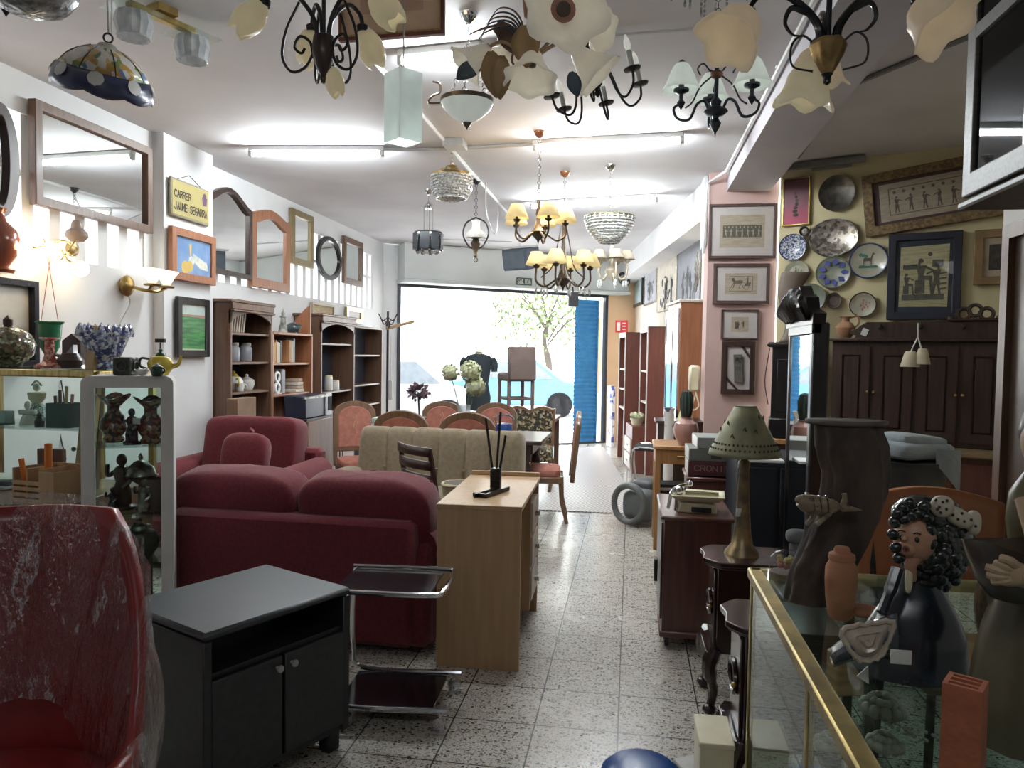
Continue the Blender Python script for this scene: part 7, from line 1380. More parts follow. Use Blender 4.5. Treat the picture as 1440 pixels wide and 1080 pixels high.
for s in (-1, 1):
    o = B().box((s*(W/4-.012), .012, .285), (W/2-.036, .02, .35), 0, .003).obj('door', BLACKP, t); b = B(); b.lathe([(0, 0), (.006, 0), (.006, .012), (.012, .016), (.012, .024), (0, .026)], (s*.03, .002, .425), 14, (0, -1, 0)); b.obj('knob', M('grey_knob', (.42, .42, .40), .4), o)
    for y in (.06, D-.06): B().box((s*(W/2-.05), y, .042), (.06, .06, .084), 0, .008).obj('foot', BLACKP, t)
# trolley with chrome tube frame
t = thing('serving_trolley', 'black two-tier serving trolley with a bent chrome tube frame', 'trolley', (-.96, 2.98, 0), R_(4))
zt_ = .545; w, d = .46, .36
for z in (zt_, .085): B().box((-.02 if z > .3 else .0, 0, z-.012), (w-.06, d-.03, .012), 0, .004).obj('tray', M('black_glass_tray', (.012, .012, .015), .12, coat=.6), t)
b = B(); b.tube(bez([(-w/2, -d/2, zt_), (w/2-.06, -d/2, zt_), (w/2, -d/2+.06, zt_+.004), (w/2, d/2-.06, zt_+.004), (w/2-.06, d/2, zt_), (-w/2, d/2, zt_)], 6), .0115, 8); b.obj('top_rail', CHROME, t)
for s in (-1, 1):
    b = B(); b.tube(bez([(-w/2+.02, s*d/2, zt_), (-w/2+.0, s*d/2, zt_-.06), (-w/2, s*d/2, .18), (-w/2+.06, s*d/2, .085), (w/2+.03, s*d/2, .085)], 7), .0115, 8); b.obj('side_frame', CHROME, t)
    for x in (-w/2+.08, w/2): o = b2 = B(); b2.lathe([(.018, -.01), (.03, -.008), (.03, .008), (.018, .01)], (x, s*d/2, .03), 14, (0, 1, 0)); b2.cyl((x, s*d/2, .04), (x, s*d/2, .08), .008, n=8); b2.obj('caster', CHROME, t)
# red chair wrapped in plastic
t = thing('red_chair', 'red moulded tub chair wrapped in clear plastic film, lower left', 'chair', (-1.47, 1.44, 0), R_(14), s=1.0)
REDV = M('red_vinyl', (.27, .02, .02), .38, 0, (.21, .016, .016), 5, coat=.3)
def shell(u, v, off=0):
    a = -pi*.62+pi*1.24*u+pi/2                       # wraps round the back, open to the front (-y)
    hgt = .34+(.22+.50*min(1, max(0, (sin(a)-.12)/.75))**.9)*v
    r = .30+.09*v-.05*v*v+off; lean = .10*v
    return V((r*1.02*cos(a), r*sin(a)*.92+lean*max(0, sin(a)), hgt))
b = B(); b.surf(shell, 30, 14); b.obj('back_shell', REDV, t, sol=.03)
b = B(); pillow(b, (0, -.04, .40), (.30, .32, .085), .6, .75, 26, 14); b.obj('seat', REDV, t)
b = B(); b.lathe([(0, .32), (.1, .3), (.24, .34), (.3, .38)], n=28); b.obj('under_shell', REDV, t)
b = B(); b.lathe([(0, 0), (.24, 0), (.23, .015), (.04, .035), (.03, .05), (.03, .32), (0, .33)], n=26); b.obj('pedestal', IRON, t)
def plastic():
    m, nt, bs = _nt('clear_plastic_film'); nt.nodes.remove(bs); tr = nt.nodes.new('ShaderNodeBsdfTransparent'); tr.inputs[0].default_value = (.93, .93, .93, 1); g = nt.nodes.new('ShaderNodeBsdfGlossy'); g.inputs['Roughness'].default_value = .12; g.inputs[0].default_value = (1, 1, 1, 1)
    df = nt.nodes.new('ShaderNodeBsdfDiffuse'); df.inputs[0].default_value = (.8, .82, .85, 1)
    v = coords(nt, (1, 1, .35)); n1 = noise(nt, v, 14, 5, .6); bp = nt.nodes.new('ShaderNodeBump'); bp.inputs['Strength'].default_value = 1; bp.inputs['Distance'].default_value = .04; nt.links.new(n1, bp.inputs['Height']); nt.links.new(bp.outputs[0], g.inputs['Normal'])
    f = nt.nodes.new('ShaderNodeLayerWeight'); nt.links.new(bp.outputs[0], f.inputs['Normal']); pw = nt.nodes.new('ShaderNodeMath'); pw.operation = 'POWER'; pw.inputs[1].default_value = 3; nt.links.new(f.outputs['Facing'], pw.inputs[0]); ad = nt.nodes.new('ShaderNodeMath'); ad.operation = 'MULTIPLY_ADD'; ad.inputs[1].default_value = .6; ad.inputs[2].default_value = .09; nt.links.new(pw.outputs[0], ad.inputs[0])
    cr = ramp(nt, noise(nt, v, 9, 6, .7), ((.57, (0, 0, 0)), (.60, (.35, .35, .35)), (.63, (0, 0, 0)))); m1 = nt.nodes.new('ShaderNodeMixShader'); nt.links.new(cr, m1.inputs[0]); nt.links.new(tr.outputs[0], m1.inputs[1]); nt.links.new(df.outputs[0], m1.inputs[2])
    mx = nt.nodes.new('ShaderNodeMixShader'); nt.links.new(ad.outputs[0], mx.inputs[0]); nt.links.new(m1.outputs[0], mx.inputs[1]); nt.links.new(g.outputs[0], mx.inputs[2]); nt.links.new(mx.outputs[0], nt.nodes['Material Output'].inputs[0]); return m
b = B()
def wrap(u, v):
    a = 2*pi*u; fr = max(0, -sin(a)); zt_ = .60+.50*max(0, sin(a))**.7-.2*fr; z = .30+(zt_-.30)*v; r = .345+.03*sin(pi*v)+.010*sin(11*a+7*v)+.006*sin(23*a-5*v)
    return V((r*1.05*cos(a), r*sin(a)+.05*v*(1-fr), z))
b.surf(wrap, 96, 16, cu=True)
b.surf(lambda u, v: wrap(u, 1)*(1-.45*v)+V((0, .04*v, -.02*v)) if True else 0, 96, 4, cu=True); b.obj('plastic_film', plastic(), t, ang=180)
# floor bits at the bottom edge
q = at(902, 1085, z=.12); t = thing('blue_bucket', 'blue plastic bucket rim at the bottom edge of the aisle', 'bucket', (q.x, q.y-.02, 0)); b = B().open(); b.lathe([(.09, 0), (.10, .0), (.125, .125), (.132, .13), (.125, .135), (.1, .02), (0, .015)], n=28); b.obj('body', M('blue_plastic', (.015, .07, .26), .3), t); B().lathe([(.128, .132), (.11, .15), (.06, .16), (0, .163)], n=28).obj('lid', M('blue_plastic', (.015, .07, .26), .3), t)
q = at(1018, 1065, z=.13); t = thing('cream_crate', 'narrow cream painted wooden box by the corner of the glass counter', 'box', (.262, 2.22, 0), 0)
for s in (-1, 1): B().box((s*.04, 0, .2), (.014, .16, .40), 0, .002).obj('side', CREAM, t)
B().box((0, -.08, .2), (.094, .014, .40), 0, .002).obj('end', CREAM, t); B().box((0, 0, .40), (.1, .18, .016), 0, .003).obj('top', CREAM, t)
one(B().box((0, 0, .006), (.12, .09, .012), .5, .002), 'paper_card', PORC, 'small white card lying on the floor beside the blue bucket', 'card', at(975, 1076, z=0))
# ============================================================= hanging lamps
def hang(name, label, px, py, Y, rz=0, cat='chandelier', group=None):
    """Empty at the lamp's centre; returns it with its px scale and the drop to the ceiling."""
    p = at(px, py, y=Y); t = thing(name, label, cat, p, rz, group); return t, (p-CAMP).dot(FW)/FPX, H-p.z
def ceil_rose(t, top, m=WHITEP, r=.045): B().lathe([(0, top-.05), (.012, top-.05), (r*.8, top-.028), (r, top-.004), (r, top), (0, top)], n=18).obj('ceiling_rose', m, t)
def drop(t, z0, top, m=BRASS, kind='chain', r=.010):
    b = B()
    if kind == 'chain': chain(b, (0, 0, z0), (0, 0, top-.045), r, r*.2)
    else: b.tube([(0, 0, z0), (0, 0, top-.045)], .0035, 6)
    b.obj('chain' if kind == 'chain' else 'cord', m, t)
FROSTW = translucent('frosted_white_glass', (.82, .82, .78), .45, .25, .2); FROSTY = translucent('cream_tulip_glass', (.80, .74, .56), .5, .3, .10); FROSTG = translucent('greenish_frosted_glass', (.70, .75, .70), .45, .3, .28)  # slight glow in these frosted glasses stands in for backlight
SHADEC = translucent('lit_cream_shade', (.86, .74, .44), .5, .8, .25)
CRYS = glassm('crystal_drops', (.80, .82, .82), .9, .05)
CRYSD = M('crystal_beads', (.62, .63, .62), .08, 0, (.22, .23, .22), 60, coat=1)
def tulip(t, c, ax, L, r, m, n=3, name='glass_shade'):
    b = B().open(); b.lathe([(r*.22, 0), (r*.62, L*.14), (r*.9, L*.4), (r*.95, L*.62), (r*(.8 if n < 5 else 1.1), L*.86), (r*(.55 if n < 5 else 1.32), L)], c, 30, ax, lambda a, k: (1+.07*k*cos(n*a), L*.09*k*k*cos(n*a)))
    return b.obj(name, m, t, sol=.004)
def candle(t, c, m, r=.011, h=.08, bulb=True):
    o = B().cyl(c, V(c)+V((0, 0, h)), r, n=10).obj('candle_sleeve', m, t); b = B(); b.lathe([(r*.7, h), (r*1.25, h+.02), (r*1.1, h+.04), (r*.3, h+.062), (0, h+.066)], c, 12); b.obj('bulb', FROSTW, o)
# --- ceramic pendant shade with painted panels
t, s, top = hang('pendant_lamp', 'painted ceramic pendant shade with a blue scalloped rim at the upper left', 147, 102, 3.0, cat='lamp'); t.rotation_euler = (R_(17), R_(12), R_(20))
SC = spots('painted_majolica', (.70, .68, .60), [(.50, .30, .08), (.14, .22, .42), (.22, .30, .10), (.60, .42, .16), (.75, .72, .66)], 32, .35, .25, .5); BLU = M('dark_blue_glaze', (.025, .035, .09), .3, 0, (.04, .05, .12), 20, coat=.4)
b = B().open(); b.lathe([(57*s, 0), (48*s, 13*s), (36*s, 23*s), (20*s, 31*s), (8*s, 35*s)], n=48); b.obj('painted_dome', SC, t, sol=.006); b = B(); b.lathe([(14*s, 33*s), (10*s, 38*s), (4*s, 40*s), (0, 40*s)], n=20); b.obj('white_cap', WHG, t)
b = B().open(); b.lathe([(57*s, 0), (62*s, -9*s), (65*s, -19*s), (64*s, -26*s)], n=96, wob=lambda a, k: (1, -5*s*k*abs(sin(4*a)))); r = b.obj('blue_rim', BLU, t, sol=.005)
for k in range(8):
    a = k*pi/4+.2; b = B(); Q = Matrix.Rotation(a, 4, 'Z'); b.T = Q; b.lathe([(0, 0), (9.5*s, .0), (10*s, .002), (0, .004)], (63*s, 0, -8*s), 18, (.9, 0, .42), lambda q, j: 1+.06*cos(8*q)); b.obj('white_oval', PORC, r)
for k in range(8): a = (k+.5)*pi/4+.2; b = B(); b.T = Matrix.Rotation(a, 4, 'Z'); b.tube(bez([(57.5*s, 0, 0), (48.5*s, 0, 13.5*s), (36.5*s, 0, 23.5*s), (20*s, 0, 32*s)], 5), .003, 5); b.obj('panel_line', IRON, t)
b = B(); b.tor((0, 0, 46*s), 6*s, 1.4*s, (0, 1, 0), 16, 6); b.obj('hook_ring', IRON, t); b = B(); b.tube([(0, 0, 52*s), (-.04, .02, top)], .004, 6); b.tube([(.012, 0, 52*s), (-.02, .02, top)], .003, 6); b.obj('cord', WHITEP, t)
# --- brass rail light with two glass cups on the ceiling
t, s, top = hang('rail_light', 'brass ceiling rail light with two clear ribbed glass cups on square plates', 240, 30, 2.75, cat='ceiling light'); t.location.z = H-.07; a0 = at(180, 5, z=H-.05); a1 = at(272, 45, z=H-.05); d = (a1-a0); t.location = (a0+a1)/2; t.rotation_euler.z = math.atan2(d.y, d.x); L = d.length
B().box((0, 0, 0), (L, .045, .03), 0, .004).obj('rail', BRASS, t); B().box((0, 0, .032), (.1, .1, .034)).obj('mount', BRASS, t)
for x in (-L*.42, L*.48):
    o = B().box((x, 0, -.025), (.2, .2, .006), 0, .002).obj('glass_plate', GLASS, t); b = B().open(); b.lathe([(.02, -.02), (.07, -.035), (.08, -.08), (.066, -.13), (.07, -.145)], (x, 0, 0), 28, wob=lambda a, k: 1+.03*cos(14*a)); b.obj('glass_cup', M('ribbed_cup_glass', (.62, .64, .66), .08, 0, (.5, .52, .55), 20, alpha=.55), o, sol=.004); b = B(); b.lathe([(0, -.03), (.014, -.04), (.02, -.075), (0, -.095)], (x, 0, 0), 12); b.obj('bulb', FROSTW, o)
# --- flush crystal fitting cut by the top edge
t, s, top = hang('ceiling_bowl_light', 'cut crystal bowl ceiling light at the top left corner', 40, -4, 2.35, cat='ceiling light'); b = B().open(); b.lathe([(62*s, 14*s), (58*s, 2*s), (46*s, -12*s), (26*s, -20*s), (0, -23*s)], n=40, wob=lambda a, k: 1+.015*cos(20*a)); b.obj('crystal_bowl', M('cut_crystal', (.40, .40, .40), .12, 0, (.14, .14, .14), 34, bmp=.5, bs=50), t, sol=.006); b = B(); b.lathe([(0, 14*s), (62*s, 14*s), (62*s, 20*s), (0, top)], n=30); b.obj('mount', IRON, t); b = B(); b.lathe([(4*s, -20*s), (6*s, -26*s), (2*s, -32*s), (0, -36*s)], (-36*s, 0, 10*s), 10); b.obj('finial', IRON, t)
# --- dark scroll-arm chandelier with tulip glasses
t, s, top = hang('chandelier', 'dark wrought iron chandelier with scrolls and cream tulip glasses, top left of centre', 455, 72, 2.5)
WD = wood('chandelier_wood', (.06, .035, .03), (.035, .02, .018), .35, coat=.3)
b = B(); b.lathe([(3*s, -44*s), (5*s, -38*s), (4*s, -34*s), (9*s, -26*s), (15*s, -8*s), (16*s, 6*s), (14*s, 20*s), (10*s, 22*s), (0, 22*s)], n=22); b.lathe([(0, -46*s), (5*s, -38*s), (2*s, -32*s)], n=12); b.obj('body', WD, t)
for k, a in enumerate((R_(192), R_(-14), R_(70), R_(125))):
    cc = lambda r, z: V((r*cos(a)*s, r*sin(a)*s, z*s))
    b = B(); b.tube(bez([cc(8, 14), cc(14, 45), cc(34, 72), cc(56, 86), cc(76, 80), cc(82, 68)], 7), 3.2*s, 8); o = b.obj('arm', IRON, t)
    if k < 4: b = B(); b.tube(bez([cc(12, 2), cc(24, -22), cc(44, -30), cc(57, -10), cc(52, 26), cc(34, 66)], 7), 2.1*s, 6); b.tube(bez([cc(14, -8), cc(19, 12), cc(33, 19), cc(40, 4), cc(31, -4), cc(26, 3)], 7), 2.1*s, 6); b.obj('scroll', IRON, o)
    b = B(); b.lathe([(3*s, 6*s), (9*s, 2*s), (8*s, -6*s)], cc(82, 64), 12); b.obj('socket', IRON, o); tulip(o, cc(82, 62), (cos(a)*.75, sin(a)*.75, -.8), 54*s, 21*s, FROSTY)
tulip(t, (9*s, 8*s, -20*s), (.15, .1, -1), 38*s, 14*s, FROSTY); b = B(); b.tube([(0, 0, 20*s), (0, 0, 100*s)], 3*s, 8); b.obj('stem', IRON, t); drop(t, 100*s, top, IRON); ceil_rose(t, top, IRON)
# --- framed picture hung flat near the ceiling
p0, p1 = at(478, 10, y=3.1), at(625, 52, y=3.1); w = p1.x-p0.x
t = thing('framed_print', 'framed tan picture hung high behind the dark scroll chandelier', 'picture', ((p0.x+p1.x)/2, 3.1, p1.z+.28), 0, ry=-R_(1)); b = B(); b.ring(rect(w, .56), rect(w-.03, .53), -.025, 'xz'); b.obj('frame', M('mahogany_gilt_frame', (.20, .06, .04), .4), t); b = B(); b.put([(p[0], -.008, p[1]) for p in rect(w-.03, .53)], [(0, 1, 2, 3)]); b.obj('mount', M('tan_mount', (.80, .58, .40), .7), t); b = B(); pol(b, rect(w*.6, .34), -.01); b.obj('print', M('pink_tan_print', (.66, .43, .32), .7), t); b = B(); b.ring(rect(w-.03, .53), rect(w-.045, .515), -.006, 'xz', (0, -.02, 0)); b.obj('gold_trim', GOLDF, t)
b = B(); [b.tube([(x, 0, .28), (x, 0, H-p1.z-.28)], .002, 4) for x in (-w*.4, w*.4)]; b.obj('hanging_wire', IRON, t)
# --- square frosted pendant
t, s, top = hang('pendant_lamp', 'tall square frosted white glass pendant lamp on a thin cord', 567, 152, 2.95, R_(52), cat='lamp'); w = 38*s; h0, h1 = -48*s, 48*s
B().ring(rect(w, w), rect(w-.01, w-.01), h1-h0, 'xy', (0, 0, h0)).obj('glass_shade', translucent('white_opal_glass', (.80, .85, .83), .5, .2, .12), t); b = B(); b.box((0, 0, h0+.004), (w-.012, w-.012, .006)); b.obj('bottom_panel', emit('opal_bottom', (.92, 1, .98), 1.0), t)
B().cyl((0, 0, h1-.04), (0, 0, h1+.02), .012, n=10).obj('lamp_holder', WHITEP, t); B().box((0, 0, h1-.005), (w*1.2, .006, .006), pi/4).obj('cross_bar', CHROME, t); drop(t, h1, top, PIPE, 'cord'); ceil_rose(t, top)
# --- bowl pendant with brass scroll
t, s, top = hang('bowl_pendant', 'frosted glass bowl pendant with a dark brass rim on chains', 657, 145, 3.5, cat='lamp')
b = B().open(); b.lathe([(37*s, 0), (33*s, -8*s), (20*s, -20*s), (8*s, -27*s), (0, -29*s)], n=32); b.obj('glass_bowl', FROSTG, t); b = B(); b.lathe([(34*s, 2*s), (38*s, -1*s), (38*s, 5*s), (34*s, 6*s), (34*s, 2*s)], n=32); b.obj('rim', M('dark_brass', (.20, .17, .12), .3, .9), t); b = B(); b.lathe([(0, -38*s), (2*s, -34*s), (6*s, -30*s), (7*s, -25*s), (0, -24*s)], n=14); b.obj('finial', M('dark_brass', (.20, .17, .12), .3, .9), t)
for k in range(3): a = .6+k*2.1; b = B(); chain(b, (33*s*cos(a), 33*s*sin(a), 5*s), (2*s*cos(a), 2*s*sin(a), 80*s), 3*s, .8*s); b.obj('chain', CHROME, t)
b = B(); b.tube(bez([(-36*s, 0, 2*s), (-56*s, 0, 3*s), (-50*s, 0, 12*s), (-40*s, 0, 16*s), (-40*s, 0, 28*s), (-50*s, 0, 32*s)], 6), 1.6*s, 6); b.obj('scroll', M('dark_brass', (.20, .17, .12), .3, .9), t); drop(t, 80*s, top, CHROME, r=.009); ceil_rose(t, top, CHROME)
# --- Florentine flower chandelier
t, s, top = hang('flower_chandelier', 'painted metal flower chandelier with large frosted blossom shades and leaves', 745, 85, 2.5)
LFA = M('ochre_leaf_metal', (.42, .28, .13), .55, .2, (.34, .22, .11), 9); LFB = M('brown_leaf_metal', (.20, .12, .09), .5, .3); LFC = M('blue_grey_leaf_metal', (.07, .10, .13), .5, .3); PKM = M('salmon_metal', (.48, .24, .18), .5)
def leaf(c, d, up, L, w, m, curl=.25):
    c, d, up = V(c)*s, V(d).normalized(), V(up).normalized(); sd = d.cross(up).normalized(); up = sd.cross(d)
    b = B(); b.surf(lambda u, v: c+d*(L*s*u)+sd*((2*v-1)*w*s*(sin(pi*min(1, u*.93+.05))**.8))+up*(-curl*L*s*u*u+.12*w*s*abs(2*v-1)), 10, 4); return b.obj('leaf', m, t, sol=.002)
def blossom(c, ax, L, r):
    b = B().open(); b.lathe([(r*.2*s, 0), (r*.42*s, L*.2*s), (r*.62*s, L*.5*s), (r*.9*s, L*.82*s), (r*1.22*s, L*s)], V(c)*s, 36, ax, lambda a, k: (1+.10*k*k*cos(6*a), 0)); o = b.obj('blossom_shade', translucent('ivory_blossom_glass', (.84, .80, .70), .5, .35, .10), t, sol=.003)  # blossom glass glows a little in place of backlight
    b = B(); b.lathe([(0, -4*s), (r*.2*s, -2*s), (r*.32*s, 9*s), (r*.36*s, 13*s)], V(c)*s, 16, ax); b.obj('salmon_cup', PKM, o); b = B(); b.lathe([(0, 4*s), (r*.22*s, 8*s), (r*.2*s, L*.5*s), (0, L*.55*s)], V(c)*s, 12, ax); b.obj('bulb', M('brown_lampholder', (.12, .09, .07), .5), o)
    b = B(); p = bez([V(c)*s, V(c)*s*.6+V((0, 0, 14*s)), V((0, 0, -2*s))], 6); b.tube(p, 2.6*s, 7); b.obj('arm', M('pale_stem_metal', (.40, .29, .20), .5, .3), t)
blossom((46, -30, 50), (.3, -.9, -.1), 34, 48); blossom((-58, -8, 18), (-.8, -.25, -.75), 44, 24); blossom((62, 6, 14), (.75, .1, -.75), 52, 30); blossom((72, 40, 60), (.7, .6, .0), 36, 26); blossom((-30, 36, 30), (-.4, .8, -.2), 36, 26); blossom((8, -20, 6), (-.05, -.3, -.95), 50, 30)
for c, d, up, L, w, m in (((-2, -34, 34), (.05, -.2, -1), (0, -1, 0), 55, 20, LFA), ((-52, -22, 6), (.15, -.2, -1), (0, -1, 0), 62, 17, LFA), ((-35, -26, -2), (-.05, -.1, -1), (0, -1, 0), 56, 15, LFA), ((-30, -20, 40), (-1, -.1, .05), (0, -.6, 1), 52, 11, LFB), ((-66, -14, -8), (-.7, -.3, -.35), (0, -.8, .5), 40, 18, LFC), ((14, 0, 40), (.35, .1, 1), (0, -1, 0), 70, 9, LFC), ((-20, 0, 10), (-.5, 0, 1), (0, -1, .2), 60, 14, LFB), ((-8, 0, 26), (-.9, -.1, .5), (0, -1, .3), 50, 12, LFB), ((50, -20, 26), (-.1, -.3, 1), (0, -1, 0), 30, 9, LFC), ((60, -20, -26), (.3, -.2, -1), (0, -1, 0), 34, 10, LFC)): leaf(c, d, up, L, w, m)
for k in range(6): a = 1.75+.12*k; b = B(); b.tube(bez([(0, 0, 8*s), (-16*s-3*k*s, -.01, 60*s-3*k*s), (-42*s-5*k*s, -.015, 72*s-7*k*s), (-62*s-2*k*s, -.02, 48*s-6*k*s)], 6), [2.2*s*(1-i/20) for i in range(19)], 6); b.obj('grass_blade', LFC if k % 2 else LFB, t)
b = B(); b.tube([(0, 0, -6*s), (0, 0, 56*s)], 3.4*s, 8); b.lathe([(0, 56*s), (9*s, 60*s), (12*s, 84*s), (0, 86*s)], n=18); b.obj('stem', PKM, t)
b = B(); b.tube(bez([(0, 0, 0), (-.03, 0, -.03), (-.06, 0, 0), (-.05, 0, .035), (-.02, 0, .03)], 6), .004, 6); b.obj('tendril', LFB, t); drop(t, 84*s, top, BRASS); ceil_rose(t, top, BRASS)
# --- iron candle chandelier
t, s, top = hang('candle_chandelier', 'dark iron chandelier with white candle bulbs right of the flower chandelier', 838, 122, 3.1); t.rotation_euler = (0, -R_(13), 0)
b = B(); b.lathe([(0, -16*s), (5*s, -10*s), (3*s, -5*s), (10*s, 2*s), (5*s, 10*s), (3*s, 14*s), (3*s, 70*s), (0, 72*s)], n=16); b.obj('stem', IRON, t)
for k in range(6):
    a = R_(20)+k*pi/3; cc = lambda r, z: V((r*cos(a)*s, r*sin(a)*s, z*s)); b = B(); b.tube(bez([cc(3, 4), cc(12, 26), cc(24, 20), cc(34, -20), cc(46, -34), cc(62, -24), cc(66, -8)], 7), 1.7*s, 7); b.lathe([(0, -8*s), (11*s, -6*s), (12*s, -4*s), (3*s, -5*s)], cc(66, 0), 16); o = b.obj('arm', IRON, t); candle(o, cc(66, -4), WHITEP, 3.8*s, 24*s)
b = B(); [b.tube(bez([(0, 0, 30*s), (q*10*s, 0, 40*s), (q*18*s, 0, 30*s), (q*12*s, 0, 22*s)], 5), 1.2*s, 5) for q in (-1, 1)]; b.obj('scroll', IRON, t); drop(t, 70*s, top, IRON); ceil_rose(t, top, IRON)
# --- crystal strand fitting at the top edge
t, s, top = hang('crystal_light', 'ceiling light with hanging crystal strands at the top edge', 1005, -20, 2.5, cat='ceiling light'); B().lathe([(0, 20*s), (70*s, 20*s), (72*s, 28*s), (20*s, 34*s), (10*s, top), (0, top)], n=28).obj('mount', CHROME, t)
b = B(); rl = random.Random(4)
for k in range(26):
    a = k*2*pi/26; r = (66 if k % 2 else 42)*s; L = rl.uniform(26, 58)*s; n = int(L/(7*s)); st = B()
    for i in range(n): st.sph((r*cos(a), r*sin(a)*.9, 20*s-7*s*i), (2.0*s, 2.0*s, 3.0*s if i < n-1 else 5*s), 6, 4)
    st.obj('crystal_strand', CRYSD, t)
b.bm.free()
# --- blue-grey chandelier with three bell glasses
t, s, top = hang('chandelier', 'small blue-grey chandelier with frosted bell shades beside the ceiling beam', 1007, 135, 3.2, R_(-6))
WR = M('warm_copper_ball', (.30, .15, .10), .35, .6)
b = B(); b.lathe([(0, -58*s), (2*s, -50*s), (5*s, -46*s), (8*s, -38*s), (4*s, -32*s), (5*s, -28*s), (12*s, -26*s), (17*s, -22*s), (16*s, -20*s), (6*s, -14*s), (8*s, -8*s), (3*s, -2*s), (3*s, 36*s), (5*s, 56*s), (10*s, 62*s), (12*s, 66*s), (3*s, 70*s)], n=20); b.obj('stem', BLUEMET, t); B().sph((0, 0, 30*s), (9*s, 9*s, 6*s)).obj('copper_ball', WR, t)
for k, a in enumerate((R_(180), R_(0), R_(100))):
    cc = lambda r, z: V((r*cos(a)*s, r*sin(a)*s, z*s)); b = B(); b.tube(bez([cc(10, -18), cc(16, -6), cc(26, -10), cc(36, -30), cc(52, -28), cc(58, -14), cc(48, -6)], 7), 2*s, 7); b.tube(bez([cc(4, 30), cc(22, 14), cc(32, -6), cc(42, -14)], 6), 1.2*s, 6); b.lathe([(0, -16*s), (3*s, -12*s), (6*s, -6*s), (3*s, -2*s), (3*s, 6*s), (11*s, 10*s), (11*s, 13*s), (0, 13*s)], cc(48, 0), 14); o = b.obj('arm', BLUEMET, t)
    B().cyl(cc(48, 12), cc(48, 26), 4*s, n=10).obj('lamp_holder', W_DARK, o); b = B().open(); b.lathe([(27*s, 11*s), (22*s, 18*s), (17*s, 32*s), (12*s, 43*s), (8*s, 48*s)], cc(48, 0), 32, wob=lambda q, j: 1+.03*cos(16*q)); b.obj('glass_shade', FROSTG, o, sol=.003); b = B(); b.lathe([(8*s, 48*s), (4*s, 52*s), (0, 55*s)], cc(48, 0), 12); b.obj('shade_cap', BLUEMET, o)
b = B(); [b.tube(bez([(q*8*s, 0, 34*s), (q*18*s, 0, 46*s), (q*26*s, 0, 40*s), (q*22*s, 0, 30*s)], 5), 1.1*s, 5) for q in (-1, 1)]; b.obj('scroll', BLUEMET, t); drop(t, 70*s, top, IRON, r=.009); ceil_rose(t, top, IRON)
# --- black and gold chandelier with tulip glasses (right)
t, s, top = hang('chandelier', 'black and gold chandelier with curling leaf arms and cream tulip shades, upper right', 1164, 78, 2.15)
BLM = M('black_lacquer_metal', (.03, .032, .04), .18, .6, (.06, .06, .065), 20)
b = B(); b.lathe([(6*s, -26*s), (10*s, -20*s), (20*s, 0), (24*s, 14*s), (21*s, 20*s), (0, 20*s)], n=26, wob=lambda a, k: 1+.07*cos(6*a)); b.obj('gold_bowl', M('gilt_acanthus', (.48, .33, .14), .4, .7, (.26, .17, .07), 18, bmp=.3, bs=30), t); b = B(); b.lathe([(0, -42*s), (5*s, -38*s), (5*s, -30*s), (8*s, -26*s), (0, -24*s)], n=14); b.obj('finial', BLM, t)
for k, (a, tw) in enumerate(((R_(185), 1), (R_(-10), 1), (R_(85), .9))):
    cc = lambda r, z: V((r*cos(a)*s, r*sin(a)*s, z*s)); b = B(); pts = bez([cc(10, 16), cc(14, 40), cc(34, 66), cc(66, 86), cc(96, 84), cc(112, 64)], 7); n = len(pts); b.tube(pts, [(7-4*i/n)*s for i in range(n)], 8); o = b.obj('arm', BLM, t)
    b = B(); pts = bez([cc(30, 60), cc(52, 66), cc(60, 46), cc(50, 30), cc(40, 28)], 6); b.tube(pts, [5*s*(1-i/(len(pts)+4)) for i in range(len(pts))], 7); b.obj('leaf_scroll', BLM, o); b = B(); b.tube(bez([cc(18, 16), cc(36, 28), cc(50, 14), cc(48, -14), cc(20, -22)], 6), 1.6*s, 6); b.obj('wire_loop', IRON, o)
    b = B(); b.lathe([(4*s, 10*s), (11*s, 4*s), (10*s, -2*s)], cc(112, 60), 12); b.obj('socket', BLM, o); tulip(o, cc(112, 58), (cos(a)*.5, sin(a)*.5-.3, -.75), 58*s, 36*s, translucent('peach_tulip_glass', (.78, .68, .52), .5, .3, .10), 5)  # peach glass self-lit for the light shining through it
tulip(t, (-14*s, 30*s, 6*s), (-.15, .2, -1), 62*s, 32*s, FROSTY, 5); b = B(); b.tube([(0, 0, 16*s), (0, 0, 120*s)], 4*s, 8); b.obj('stem', BLM, t); drop(t, 120*s, max(top, 125*s+.06), BRASS); ceil_rose(t, top, BRASS)
# --- middle distance
t, s, top = hang('crystal_drum_light', 'drum shaped crystal bead pendant light at the centre of the ceiling', 635, 258, 5.6, cat='lamp')
for k in range(8): r = (29-.25*k*k*.6)*s; b = B(); b.tor((0, 0, (8-4*k)*s), r, 1.7*s, (0, 0, 1), 40, 6); b.obj('bead_ring', CRYSD, t)
b = B(); b.lathe([(27*s, 10*s), (28*s, 13*s), (10*s, 20*s), (8*s, 24*s), (2*s, 26*s), (0, 28*s)], n=26); b.obj('top_frame', BRASS, t); b = B(); [b.sph((16*s*cos(k*.785), 16*s*sin(k*.785), 16*s), 3*s, 7, 5) for k in range(8)]; b.obj('crystal_balls', CRYSD, t)
for k in range(20): a = k*pi/10; b = B(); b.tube([(27*s*cos(a), 27*s*sin(a), 10*s), (29*s*cos(a), 29*s*sin(a), -6*s), (22*s*cos(a), 22*s*sin(a), -22*s)], .8*s, 4); b.obj('bead_strand', CRYSD, t)
drop(t, 26*s, top, BRASS, r=.012); ceil_rose(t, top, BRASS)
t, s, top = hang('smoked_glass_light', 'pendant light of dark smoked glass panels around chrome rods', 602, 340, 7.2, cat='lamp')
